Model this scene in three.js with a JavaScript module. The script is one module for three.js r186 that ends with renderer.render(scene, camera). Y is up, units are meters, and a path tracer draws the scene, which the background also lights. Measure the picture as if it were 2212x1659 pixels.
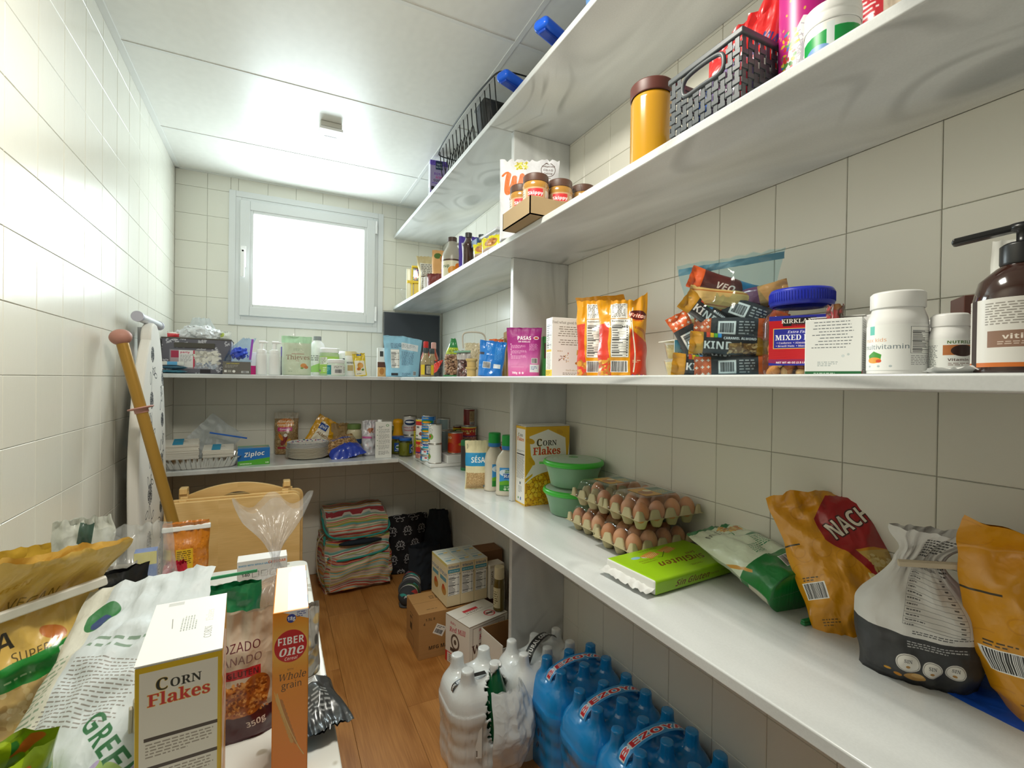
import * as THREE from 'three';
import { RoundedBoxGeometry } from 'three/addons/geometries/RoundedBoxGeometry.js';
import { mergeGeometries, mergeVertices } from 'three/addons/utils/BufferGeometryUtils.js';
import { MarchingCubes } from 'three/addons/objects/MarchingCubes.js';
import { RectAreaLightUniformsLib } from 'three/addons/lights/RectAreaLightUniformsLib.js';
import { createNoise2D, createNoise3D } from 'simplex-noise';

// ---------- camera, sky, lights, exposure ----------
const EYE = 1.183;                                    // lens height above the floor
const scene = new THREE.Scene();
const camera = new THREE.PerspectiveCamera(77.63, 2212 / 1659, 0.02, 30);
camera.position.set(0, EYE, 0);
camera.rotation.set(-0.00644, -0.45941, 0.01323, 'YXZ');
const renderer = new THREE.WebGLRenderer({ antialias: true });
renderer.toneMapping = THREE.LinearToneMapping;
renderer.toneMappingExposure = 1.0;
renderer.shadowMap.enabled = true;
RectAreaLightUniformsLib.init();
scene.background = new THREE.Color(0.86, 0.93, 1.0);  // pale sky outside the window
const WINDOW_LIGHT = 12, LAMP_LIGHT = 66;
// daylight through the frosted pane
const daylight = new THREE.RectAreaLight(new THREE.Color(0.80, 0.96, 1.0), WINDOW_LIGHT, 0.60, 0.50);
daylight.position.set(0.181, EYE + 0.668, -3.07); daylight.lookAt(0.181, EYE + 0.668, 0); scene.add(daylight);
// square lamp on the ceiling over the aisle, above the frame (its fitting is built below)
const LAMP = [0.15, EYE + 1.062, -0.86];
const lamp = new THREE.RectAreaLight(new THREE.Color(1.0, 0.965, 0.85), LAMP_LIGHT, 0.29, 0.29);
lamp.position.set(...LAMP); lamp.lookAt(LAMP[0], 0, LAMP[2]); scene.add(lamp);

// ---------- helpers ----------
let seed = 7;
const rnd = () => { seed = (seed * 1664525 + 1013904223) >>> 0; return seed / 4294967296; };
const rr = (a, b) => a + (b - a) * rnd();
const n2 = createNoise2D(rnd), n3 = createNoise3D(rnd);
const V = (x, y, z) => new THREE.Vector3(x, y, z);
const { PI, sin, cos, abs, min, max, sqrt, floor, hypot, exp, pow } = Math;
const clamp = (x, a = 0, b = 1) => min(b, max(a, x)), mix = (a, b, t) => a + (b - a) * t;
const sm = (a, b, x) => { const t = clamp((x - a) / (b - a)); return t * t * (3 - 2 * t); };
const taken = {};
const numbered = (n) => { const k = taken[n] = (taken[n] ?? -1) + 1; return k ? n + '_' + String(k).padStart(3, '0') : n; };
const shadows = (o) => { o.castShadow = o.receiveShadow = true; return o; };
function part(name, g, m, parent) { const o = shadows(new THREE.Mesh(g, m)); o.name = name; parent.add(o); return o; }
function thing(name, label, category, at = [0, 0, 0], turn = 0, group) {
  const o = new THREE.Group(); o.name = numbered(name); o.position.set(...at); o.rotation.y = turn;
  o.userData = { label, category }; if (group) o.userData.group = group; scene.add(o); return o;
}
function solo(name, label, category, g, m, at = [0, 0, 0], turn = 0, group) {
  const o = part(numbered(name), g, m, scene); o.position.set(...at); o.rotation.y = turn;
  o.userData = { label, category }; if (group) o.userData.group = group; return o;
}
function struct(name, g, m) { const o = part(name, g, m, scene); o.userData = { kind: 'structure' }; return o; }
function copy(o, label, at, turn) {
  const c = o.clone(); c.name = numbered(o.name.replace(/_\d{3}$/, '')); c.userData = { ...o.userData, label };
  c.position.set(...at); if (turn !== undefined) c.rotation.y = turn; scene.add(c); return c;
}
const B = (w, h, d, x = 0, y = 0, z = 0, r = 0) => {
  const g = r ? new RoundedBoxGeometry(w, h, d, 1, r) : new THREE.BoxGeometry(w, h, d); g.translate(x, y, z); return g;
};
// box between two corners, edges rounded by r
const BB = (x0, x1, y0, y1, z0, z1, r = 0) => B(x1 - x0, y1 - y0, z1 - z0, (x0 + x1) / 2, (y0 + y1) / 2, (z0 + z1) / 2, r);
const cyl = (r0, r1, h, x = 0, y = 0, z = 0, n = 24) => { const g = new THREE.CylinderGeometry(r1, r0, h, n); g.translate(x, y + h / 2, z); return g; };
const plain = (g) => { g = g.index ? g.toNonIndexed() : g; for (const k of Object.keys(g.attributes)) if (!['position', 'normal', 'uv'].includes(k)) g.deleteAttribute(k); return g; };
const merge = (list) => mergeGeometries(list.map(plain));
const lathe = (pts, n = 40) => new THREE.LatheGeometry(pts.map(([r, y]) => new THREE.Vector2(max(r, 1e-5), y)), n);
const tube = (pts, r, n = 24, s = 8, closed = false) => new THREE.TubeGeometry(new THREE.CatmullRomCurve3(pts.map((p) => V(...p)), closed), n, r, s, closed);
// uv in metres taken from the face direction, so that grain keeps its real size
function metre(g, s = 1, ox = 0, oy = 0, along = 0) {
  g = plain(g); const p = g.attributes.position, n = g.attributes.normal, uv = new Float32Array(p.count * 2);
  for (let i = 0; i < p.count; i += 3) {
    let ax = 0, ay = 0, az = 0; for (let k = 0; k < 3; k++) { ax += n.getX(i + k); ay += n.getY(i + k); az += n.getZ(i + k); }
    ax = abs(ax); ay = abs(ay); az = abs(az);
    for (let k = 0; k < 3; k++) {
      const x = p.getX(i + k), y = p.getY(i + k), z = p.getZ(i + k);
      let [u, v] = ay >= ax && ay >= az ? [x, z] : ax >= az ? [y, z] : [x, y];
      if (along) [u, v] = [v, u];
      uv[(i + k) * 2] = u * s + ox; uv[(i + k) * 2 + 1] = v * s + oy;
    }
  }
  g.setAttribute('uv', new THREE.BufferAttribute(uv, 2)); return g;
}
const lin = (r, g, b) => new THREE.Color().setRGB(r, g, b);
const M = (color, roughness = 0.6, more = {}) => new THREE.MeshPhysicalMaterial({ color, roughness, ...more });
function canvasOf(w, h) { const c = document.createElement('canvas'); c.width = w; c.height = h; return c; }
function dataTex(n, f, srgb = true, m = n) {           // f(u, v) -> [r, g, b] 0..255, tiles when f does
  const d = new Uint8Array(n * m * 4);
  for (let y = 0; y < m; y++) for (let x = 0; x < n; x++) { const c = f(x / n, y / m), i = (y * n + x) * 4; d[i] = clamp(c[0], 0, 255); d[i + 1] = clamp(c[1], 0, 255); d[i + 2] = clamp(c[2], 0, 255); d[i + 3] = 255; }
  const t = new THREE.DataTexture(d, n, m); t.wrapS = t.wrapT = THREE.RepeatWrapping; t.magFilter = THREE.LinearFilter; t.minFilter = THREE.LinearFilter;
  if (srgb) t.colorSpace = THREE.SRGBColorSpace; t.needsUpdate = true; return t;
}
// noise that repeats every unit
const tn = (u, v, f, k = 0) => { const a = u * 2 * PI, b = v * 2 * PI, r = f / (2 * PI); return 0.5 * (n3(cos(a) * r + k, sin(a) * r + 5.2, cos(b) * r * 1.01) + n3(sin(b) * r + 9.1, cos(a) * r + k, sin(a) * r * 0.97)); };

// ---------- surfaces of the room ----------
const TH = 0.02;                                       // shelf thickness
const XL = -0.493, XR = 1.001, ZB = -3.10, CEIL = EYE + 1.118;
const marbleTex = dataTex(1024, (u, v) => {             // streaks drawn out along v
  const w = n2(u * 1.7, v * 0.9) * 0.5 + n2(u * 4, v * 2 + 8) * 0.15, a = n2(u * 4 + w * 2.2, v * 0.9 + w), b = n2(u * 12 + w * 4, v * 2.2 + 3), d = n2(u * 30 + w * 6, v * 5 + 9);
  const vein = pow(clamp(n2(u * 9 + w * 9 + 11, v * 2.4 + w * 4) * 1.3 - 0.35), 1.5) * clamp(n2(u * 2.5 + 20, v * 1.6) * 1.6) * 46, fine = n2(u * 190, v * 190) * 2 + n2(u * 420, v * 420) * 2;
  const yel = clamp(n2(u * 2.5 + 40, v * 1.5) * 1.5 - 0.5) * 9, g = 216 + a * 12 + b * 7 + d * 4 + fine - vein;
  return [g, g + 3 - yel * 0.5, g + 3 - yel * 1.7];
});
marbleTex.wrapS = marbleTex.wrapT = THREE.MirroredRepeatWrapping;
const marble = M(0xffffff, 0.22, { map: marbleTex, clearcoat: 0.15, clearcoatRoughness: 0.15 });
const tileBump = dataTex(256, (u, v) => { const h = 128 + tn(u, v, 6, 2) * 40 + tn(u, v, 24, 3) * 14; return [h, h, h]; }, false);
const tileTones = [[0.84, 0.825, 0.735], [0.85, 0.835, 0.75], [0.83, 0.815, 0.725]].map((c) => M(lin(...c), 0.24, { bumpMap: tileBump, bumpScale: 0.0006 }));
const grout = M(lin(0.79, 0.77, 0.68), 0.95);
const oakTex = dataTex(1024, (u, v) => {                // grain runs along v, 1 unit = 0.8 m
  const w = n2(u * 2.2, v * 1.1) * 0.30 + n2(u * 7, v * 2.2 + 4) * 0.05, ring = sin((u * 7 + w * 5) * 2 * PI), fine = n2(u * 260, v * 7) * 8 + n2(u * 90, v * 3 + 9) * 7, cloud = n2(u * 2.5 + 3, v * 1.5) * 9;
  const dark = pow(clamp(ring * 0.5 + 0.5), 2.2) * 20 * (0.6 + 0.4 * n2(u * 3, v * 0.8 + 7));
  return [176 - dark + fine + cloud, 120 - dark * 0.95 + fine * 0.9 + cloud * 0.9, 62 - dark * 0.8 + fine * 0.7 + cloud * 0.7];
});
oakTex.wrapS = oakTex.wrapT = THREE.MirroredRepeatWrapping;
const beechTex = dataTex(512, (u, v) => {
  const w = n2(u * 1.6 + 30, v * 0.9) * 0.5, ring = sin((u * 5 + w * 3) * 2 * PI), fine = n2(u * 160, v * 6) * 6;
  return [240 + ring * 4 + fine, 200 + ring * 5 + fine, 132 + ring * 6 + fine];
});
const crinkle = dataTex(512, (u, v) => {                // folded film: ridges of a few millimetres
  const a = 1 - abs(tn(u, v, 5, 50)) * 2, b = 1 - abs(tn(u, v, 11, 60)) * 2.2, c = tn(u, v, 26, 70);
  const h = 128 + a * 52 + b * 34 + c * 12; return [h, h, h];
}, false);
crinkle.channel = 1;
const weaveBump = dataTex(256, (u, v) => { const h = 128 + 60 * sin(u * 64 * PI) * sin(v * 64 * PI) + tn(u, v, 40, 3) * 20; return [h, h, h]; }, false);
weaveBump.channel = 1;
// ---------- room shell ----------
const plaster = M(lin(0.78, 0.78, 0.74), 0.85), wallBack = 0.10;
// a tile: front face and four chamfered edges, its face in the plane z = 0
function tileGeo(w, h) {
  const c = 0.0011, d = 0.006, x = w / 2, y = h / 2, P = [], U = [];
  const q = (a, b, e, f) => { for (const k of [a, b, e, a, e, f]) { P.push(...k); U.push(k[0] / 0.3, k[1] / 0.3); } };
  const F = [[-x + c, -y + c, 0], [x - c, -y + c, 0], [x - c, y - c, 0], [-x + c, y - c, 0]], R = [[-x, -y, -c], [x, -y, -c], [x, y, -c], [-x, y, -c]], K = R.map((p) => [p[0], p[1], -d]);
  q(...F);
  for (let i = 0; i < 4; i++) { const j = (i + 1) % 4; q(R[i], R[j], F[j], F[i]); q(K[i], K[j], R[j], R[i]); }
  const g = new THREE.BufferGeometry(); g.setAttribute('position', new THREE.Float32BufferAttribute(P, 3)); g.setAttribute('uv', new THREE.Float32BufferAttribute(U, 2)); g.computeVertexNormals(); return g;
}
const tileCache = {};
const tileOf = (w, h) => tileCache[w.toFixed(4) + '_' + h.toFixed(4)] ??= tileGeo(w, h);
// rows of tiles between a0..a1 along the wall and 0..top; place(a, y) -> [x, z]; hole = [a0, a1, y0, y1] left open
function tiled(wall, a0, a1, grid, step, y0, ystep, top, turn, place, hole) {
  const gap = 0.0011, cuts = (from, to, g0, s) => { const c = [from]; for (let k = floor((from - g0) / s) + 1; g0 + k * s < to - 0.004; k++) if (g0 + k * s > from + 0.004) c.push(g0 + k * s); c.push(to); return c; };
  const A = cuts(a0, a1, grid, step), Y = cuts(0, top, y0, ystep);
  const bits = (p0, p1, q0, q1) => {
    if (!hole || p1 <= hole[0] || p0 >= hole[1] || q1 <= hole[2] || q0 >= hole[3]) return [[p0, p1, q0, q1]];
    const out = [], m0 = max(p0, hole[0]), m1 = min(p1, hole[1]);
    if (p0 < hole[0]) out.push([p0, hole[0], q0, q1]); if (p1 > hole[1]) out.push([hole[1], p1, q0, q1]);
    if (q0 < hole[2]) out.push([m0, m1, q0, hole[2]]); if (q1 > hole[3]) out.push([m0, m1, hole[3], q1]); return out;
  };
  for (let i = 0; i + 1 < A.length; i++) for (let j = 0; j + 1 < Y.length; j++) for (const [p0, p1, q0, q1] of bits(A[i], A[i + 1], Y[j], Y[j + 1])) {
    if (p1 - p0 < 0.012 || q1 - q0 < 0.012) continue;
    const t = part('tile', tileOf(p1 - p0 - gap, q1 - q0 - gap), tileTones[floor(rnd() * 3)], wall), [x, z] = place((p0 + p1) / 2);
    t.position.set(x, (q0 + q1) / 2, z); t.rotation.set(rr(-0.002, 0.002), turn + rr(-0.0025, 0.0025), 0);
  }
}
const ZF = 0.30, ZH = 1.5;                              // doorway wall, end of the hall behind the lens
const wl = struct('wall_left', BB(XL - 0.005 - wallBack, XL - 0.005, -0.05, CEIL + 0.1, ZB - wallBack, ZH), grout);
tiled(wl, ZB, -0.9, -1.316, 0.15, EYE - 0.002, 0.15, CEIL, PI / 2, (a) => [XL, a]);
const wr = struct('wall_right', BB(XR + 0.005, XR + 0.005 + wallBack, -0.05, CEIL + 0.1, ZB - wallBack, ZH), grout);
tiled(wr, ZB, -0.1, -0.4027, 0.15, EYE - 0.002, 0.15, CEIL, -PI / 2, (a) => [XR, a]);
// back wall with the window opening
const WX0 = -0.215, WX1 = 0.577, WY0 = EYE + 0.324, WY1 = EYE + 1.018;
const wb = struct('wall_back', merge([
  BB(XL - 0.01, WX0, -0.05, CEIL + 0.1, ZB - 0.2, ZB - 0.005), BB(WX1, XR + 0.01, -0.05, CEIL + 0.1, ZB - 0.2, ZB - 0.005),
  BB(WX0, WX1, -0.05, WY0, ZB - 0.2, ZB - 0.005), BB(WX0, WX1, WY1, CEIL + 0.1, ZB - 0.2, ZB - 0.005)]), grout);
tiled(wb, XL, XR, XL, 0.1475, EYE - 0.006, 0.1485, CEIL, 0, (a) => [a, ZB], [-0.235, 0.597, EYE + 0.303, EYE + 1.039]);
// wall with the doorway, hall end
struct('wall_front', merge([BB(0.36, XR, 0, CEIL, ZF, ZF + 0.1), BB(XL, 0.36, 2.06, CEIL, ZF, ZF + 0.1)]), plaster);
struct('wall_hall', BB(XL - 0.1, XR + 0.1, -0.05, CEIL + 0.1, ZH, ZH + 0.1), plaster);

// floor: laminate planks laid along the room
const fl = struct('floor', BB(XL - 0.1, XR + 0.1, -0.1, -0.0125, ZB - 0.2, ZH + 0.1), M(lin(0.08, 0.05, 0.03), 0.9));
const oak = M(0xffffff, 0.36, { map: oakTex });
for (let i = 0, x = XL - 0.03; x < XR; i++, x += 0.192) {
  let z = ZB - 0.02 - ((i * 0.47) % 1.2);
  while (z < ZH) {
    const z1 = z + 1.285, a = max(z, ZB), b = min(z1, ZH), x0 = max(x, XL), x1 = min(x + 0.192, XR);
    if (b > a + 0.01) part('plank', metre(BB(x0 + 0.0004, x1 - 0.0004, -0.0122, 0, a + 0.0004, b - 0.0004, 0.0007), 1.25, i * 0.37, i * 0.23 + floor(z * 3) * 0.31), oak, fl);
    z = z1;
  }
}
// suspended ceiling: panels lying in a metal grid
const ce = struct('ceiling', BB(XL - 0.1, XR + 0.1, CEIL + 0.02, CEIL + 0.12, ZB - 0.2, ZH + 0.1), plaster);
const panelTex = dataTex(256, (u, v) => { const g = 236 + tn(u, v, 30, 11) * 3; return [g, g, g - 6]; });
const panelMat = M(0xffffff, 0.36, { map: panelTex }), railMat = M(lin(0.80, 0.81, 0.78), 0.4);
const cz = [ZH, 0.98, 0.38, -0.22, -0.82, -1.425, -2.02, -2.625, ZB], LX = 0.703;
for (let i = 0; i + 1 < cz.length; i++) for (const [a, b] of [[XL, LX], [LX, XR]]) part('ceiling_panel', metre(BB(a + 0.004, b - 0.004, CEIL + 0.001, CEIL + 0.014, cz[i + 1] + 0.004, cz[i] - 0.004, 0.001)), panelMat, ce);
for (const z of cz.slice(1, -1)) part('cross_rail', BB(XL, XR, CEIL - 0.001, CEIL + 0.003, z - 0.007, z + 0.007), railMat, ce);
part('main_rail', BB(LX - 0.008, LX + 0.008, CEIL - 0.0015, CEIL + 0.003, ZB, ZH), railMat, ce);
for (const x of [XL + 0.011, XR - 0.011]) part('edge_rail', BB(x - 0.011, x + 0.011, CEIL - 0.002, CEIL + 0.004, ZB, ZH, 0.0008), railMat, ce);
part('edge_rail', BB(XL, XR, CEIL - 0.002, CEIL + 0.004, ZB, ZB + 0.02, 0.0008), railMat, ce);

// window: fixed frame, opening sash, frosted pane, handle, hinges
const alu = M(lin(0.80, 0.82, 0.82), 0.3), frameOf = (x0, x1, y0, y1, w, z0, z1, r) => merge([
  BB(x0, x0 + w, y0, y1, z0, z1, r), BB(x1 - w, x1, y0, y1, z0, z1, r), BB(x0 + w, x1 - w, y0, y0 + w, z0, z1, r), BB(x0 + w, x1 - w, y1 - w, y1, z0, z1, r)]);
const win = new THREE.Group(); win.name = 'window_1'; win.userData = { kind: 'structure' }; scene.add(win);
part('window_frame', merge([frameOf(-0.243, 0.605, EYE + 0.295, EYE + 1.047, 0.033, ZB - 0.02, ZB + 0.008, 0.002), frameOf(-0.212, 0.572, EYE + 0.327, EYE + 1.015, 0.03, ZB - 0.10, ZB + 0.004, 0.002)]), alu, win);
const sash = part('window_sash', frameOf(-0.188, 0.552, EYE + 0.349, EYE + 0.995, 0.05, ZB - 0.05, ZB + 0.022, 0.003), alu, win);
part('glazing_bead', frameOf(-0.140, 0.504, EYE + 0.397, EYE + 0.947, 0.018, ZB - 0.05, ZB + 0.016, 0.003), alu, sash);
part('window_pane', BB(-0.126, 0.488, EYE + 0.410, EYE + 0.930, ZB - 0.02, ZB - 0.012), M(0xffffff, 0.5, { emissive: new THREE.Color(1, 1, 1), emissiveIntensity: 2.2 }), win);
const hd = part('window_handle', BB(-0.1845, -0.1545, EYE + 0.615, EYE + 0.738, ZB + 0.02, ZB + 0.030, 0.004), M(0xffffff, 0.3), win);
part('lever', merge([B(0.02, 0.02, 0.05, -0.1695, EYE + 0.70, ZB + 0.05, 0.005), B(0.021, 0.155, 0.014, -0.1705, EYE + 0.632, ZB + 0.068, 0.006)]), M(0xffffff, 0.3), hd);
for (const [a, b] of [[0.913, 0.991], [0.365, 0.455]]) part('hinge', merge([cyl(0.007, 0.007, (b - a) * 0.55 - 0.001, 0.559, EYE + a, ZB + 0.02, 14), cyl(0.007, 0.007, (b - a) * 0.45, 0.559, EYE + a + (b - a) * 0.55, ZB + 0.02, 14)]), M(0xffffff, 0.35), win);

const C0 = M(lin(0.85, 0.85, 0.83), 0.5);
// marble shelves; each is laid from several slabs
function shelf(name, label, slabs) {
  const t = thing(name, label, 'shelf');
  slabs.forEach((s, i) => part('slab', metre(BB(...s, 0.0035), 0.8, i * 0.43 + s[2], i * 0.29 + s[4] * 0.1), marble, t));
  return t;
}
const S1 = EYE + 0.904, S2 = EYE + 0.447, S3 = EYE - 0.006, S4 = EYE - 0.460;    // undersides
const T1 = S1 + TH, T2 = S2 + TH, T3 = S3 + TH, T4 = S4 + 0.022;                 // tops
const J = -1.565, g1 = 0.0007, SX = 0.672, SY = 0.615, SZ = -2.645;
shelf('marble_shelf', 'highest white marble shelf, just below the ceiling', [[SX, XR, S1, T1, ZB, J - g1], [SX, XR, S1, T1, J + g1, 0.28]]);
shelf('marble_shelf', 'second white marble shelf from the ceiling, holding the woven basket and jars', [[SX, XR, S2, T2, ZB, J - g1], [SX, XR, S2, T2, J + g1, 0.28]]);
shelf('marble_shelf', 'eye-level white marble shelf running under the window and along the right wall', [[XL, SY + 0.002, S3, T3, ZB, SZ], [SY, XR, S3, T3, ZB, J - g1], [SY, XR, S3, T3, J + g1, 0.28]]);
shelf('marble_shelf', 'lowest and widest white marble shelf, with egg cartons and crisp bags on it', [[XL, SY, S4, T4, ZB, SZ], [SY, XR, S4, T4, ZB, J - g1], [SY, XR, S4, T4, J + g1, 0.28]]);
// marble uprights that carry the shelves
for (const [y0, y1, x0, label] of [[T2, S1, 0.762, 'marble upright between the two highest shelves'], [T3, S2, 0.766, 'marble upright between the second and the eye-level shelf'],
  [T4, S3, 0.770, 'marble upright behind the cereal box on the lowest shelf'], [0, S4, 0.775, 'marble upright standing on the floor under the lowest shelf']])
  solo('marble_upright', label, 'upright', metre(BB(x0, XR, y0, y1, -1.572, -1.549, 0.003), 0.8, y0 * 3, y0), marble);

// square lamp above the frame; small box on the ceiling
const cl = thing('ceiling_lamp', 'square white ceiling lamp over the aisle', 'lamp', [LAMP[0], CEIL, LAMP[2]]);
part('lamp_body', B(0.32, 0.045, 0.32, 0, -0.0235, 0, 0.006), C0, cl);
part('lamp_diffuser', B(0.29, 0.006, 0.29, 0, -0.049, 0, 0.002), M(0xffffff, 0.5, { emissive: new THREE.Color(1, 0.965, 0.85), emissiveIntensity: 1.5 }), cl);
const eb = thing('ceiling_box', 'small square white box fixed to the ceiling', 'ceiling fitting', [0.207, CEIL, -2.27]);
part('base', B(0.088, 0.022, 0.088, 0, -0.011, 0, 0.003), M(lin(0.75, 0.74, 0.68), 0.6), eb);
part('cover', B(0.096, 0.012, 0.096, 0, -0.030, 0, 0.003), M(0xffffff, 0.35), eb);
part('slot', B(0.052, 0.001, 0.003, 0.002, -0.0362, -0.018), M(0x333338, 0.6), eb);

// open door beside the lens; only its handle reaches into the view
const dr = new THREE.Group(); dr.name = 'door_1'; dr.userData = { kind: 'structure' }; dr.position.set(-0.466, 0, 0.27); dr.rotation.y = -0.10; scene.add(dr);
part('door_leaf', BB(-0.01, 0.028, 0.008, 2.04, -0.80, 0, 0.002), M(lin(0.80, 0.80, 0.77), 0.35), dr);
// ---------- printed packaging: prints are packed side by side on a few sheets ----------
const sheets = [];
function sheetFor(list) {                               // list of [w, h] in pixels, all onto one sheet
  const tryOn = (s) => {
    const save = [s.x, s.y, s.row], out = [];
    for (const [w, h] of list) {
      if (s.x + w + 4 > 2048) { s.x = 0; s.y += s.row; s.row = 0; }
      if (s.y + h + 4 > 2048) { [s.x, s.y, s.row] = save; return null; }
      out.push([s.x + 2, s.y + 2]); s.x += w + 4; s.row = max(s.row, h + 4);
    }
    return out;
  };
  for (const s of sheets) { const o = tryOn(s); if (o) return [s, o]; }
  const c = canvasOf(2048, 2048), tex = new THREE.CanvasTexture(c); tex.colorSpace = THREE.SRGBColorSpace; tex.magFilter = THREE.LinearFilter;
  const s = { c, ctx: c.getContext('2d'), tex, x: 0, y: 0, row: 0, mats: {} }; sheets.push(s); return [s, tryOn(s)];
}
// prints([[w, h, draw], ...]) -> { sheet, r: [[u0, v0, u1, v1], ...] }
function prints(list) {
  const [s, at] = sheetFor(list), r = [];
  list.forEach(([w, h, draw], i) => {
    const [x, y] = at[i], c = s.ctx; c.save(); c.beginPath(); c.rect(x - 1, y - 1, w + 2, h + 2); c.clip(); c.translate(x, y); c.textBaseline = 'alphabetic'; c.lineWidth = 1; draw(c, w, h); c.restore();
    r.push([(x + 0.5) / 2048, 1 - (y + h - 0.5) / 2048, (x + w - 0.5) / 2048, 1 - (y + 0.5) / 2048]);
  });
  return { s, r };
}
const FINISH = { paper: { roughness: 0.62 }, card: { roughness: 0.38, clearcoat: 0.25, clearcoatRoughness: 0.25 }, film: { roughness: 0.3, bump: 0.0022, clearcoat: 0.5, clearcoatRoughness: 0.15 }, soft: { roughness: 0.5, bump: 0.0018 }, label: { roughness: 0.35 }, cloth: { roughness: 0.95, weave: 0.0006 } };
function inked(pr, kind = 'card') {
  return pr.s.mats[kind] ??= (() => { const { bump, weave, ...f } = FINISH[kind]; return M(0xffffff, 0.5, { map: pr.s.tex, ...f, ...(bump ? { bumpMap: crinkle, bumpScale: bump } : weave ? { bumpMap: weaveBump, bumpScale: weave } : {}) }); })();
}
const fit = (r, u, v) => [r[0] + (r[2] - r[0]) * u, r[1] + (r[3] - r[1]) * v];
function remap(g, r) { const a = g.attributes.uv; for (let i = 0; i < a.count; i++) { const [u, v] = fit(r, clamp(a.getX(i)), clamp(a.getY(i))); a.setXY(i, u, v); } return g; }
// --- drawing ---
const fillAll = (c, w, h, col) => { c.fillStyle = col; c.fillRect(-1, -1, w + 2, h + 2); };
const rect = (c, x, y, w, h, col) => { c.fillStyle = col; c.fillRect(x, y, w, h); };
const oval = (c, x, y, a, b, col, rot = 0) => { c.fillStyle = col; c.beginPath(); c.ellipse(x, y, a, b, rot, 0, 7); c.fill(); };
const poly = (c, pts, col) => { c.fillStyle = col; c.beginPath(); pts.forEach(([x, y], i) => i ? c.lineTo(x, y) : c.moveTo(x, y)); c.closePath(); c.fill(); };
const line = (c, pts, col, lw = 2) => { c.strokeStyle = col; c.lineWidth = lw; c.lineCap = 'round'; c.lineJoin = 'round'; c.beginPath(); pts.forEach(([x, y], i) => i ? c.lineTo(x, y) : c.moveTo(x, y)); c.stroke(); };
const curve = (c, x0, y0, ax, ay, bx, by, x1, y1, col, lw) => { c.strokeStyle = col; c.lineWidth = lw; c.lineCap = 'round'; c.beginPath(); c.moveTo(x0, y0); c.bezierCurveTo(ax, ay, bx, by, x1, y1); c.stroke(); };
function text(c, s, x, y, size, col = '#222', o = {}) {
  c.save(); c.translate(x, y); if (o.rot) c.rotate(o.rot); if (o.sx || o.skew) c.transform(o.sx || 1, 0, o.skew || 0, 1, 0, 0);
  c.font = (o.italic ? 'italic ' : '') + (o.bold === false ? '' : 'bold ') + size + 'px ' + (o.font || 'sans-serif'); c.textAlign = o.align || 'center'; c.textBaseline = 'middle';
  if (o.edge) { c.strokeStyle = o.edge; c.lineWidth = o.ew || size * 0.16; c.lineJoin = 'round'; c.strokeText(s, 0, 0); }
  c.fillStyle = col; c.fillText(s, 0, 0); c.restore();
}
// lines of print too small to read
function greek(c, x, y, w, n, lh, col = '#444', o = {}) {
  c.fillStyle = col; const th = o.th || lh * 0.45;
  for (let i = 0; i < n; i++) { let p = x + (o.center ? w * rr(0, 0.12) : 0); const e = x + w * (o.center ? rr(0.88, 1) : i === n - 1 ? 0.6 : rr(0.86, 1)); while (p < e) { const l = lh * rr(0.6, 2.2); c.fillRect(p, y + i * lh, min(l, e - p), th); p += l + lh * 0.45; } }
}
function bars(c, x, y, w, h, vert) { rect(c, x - w * 0.06, y - h * 0.06, w * 1.12, h * 1.12, '#fff'); const L = vert ? h : w; for (let p = 0; p < L;) { const b = rr(0.012, 0.05) * L, g = rr(0.012, 0.035) * L; vert ? rect(c, x, y + p, w, min(b, L - p), '#161616') : rect(c, x + p, y, min(b, L - p), h, '#161616'); p += b + g; } }
function facts(c, x, y, w, h, title) {
  rect(c, x, y, w, h, '#fbfbf6'); c.strokeStyle = '#222'; c.lineWidth = max(1, w * 0.012); c.strokeRect(x + 1, y + 1, w - 2, h - 2);
  if (title) text(c, title, x + w * 0.06, y + h * 0.06, w * 0.15, '#111', { align: 'left' });
  const n = 13; for (let i = 0; i < n; i++) { const yy = y + h * (0.14 + 0.84 * i / n); rect(c, x + w * 0.05, yy, w * 0.9, i % 5 === 1 ? h * 0.018 : 1, '#222'); rect(c, x + w * 0.06, yy + h * 0.022, w * rr(0.3, 0.6), h * 0.024, '#555'); rect(c, x + w * 0.84, yy + h * 0.022, w * 0.09, h * 0.024, '#555'); }
}
const speck = (c, x, y, w, h, n, cols, a, b = a) => { for (let i = 0; i < n; i++) oval(c, x + rnd() * w, y + rnd() * h, rr(0.6, 1.3) * a, rr(0.6, 1.3) * b, cols[floor(rnd() * cols.length)], rnd() * 3); };
const grad = (c, x0, y0, x1, y1, ...st) => { const g = c.createLinearGradient(x0, y0, x1, y1); st.forEach(([p, col]) => g.addColorStop(p, col)); return g; };

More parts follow.
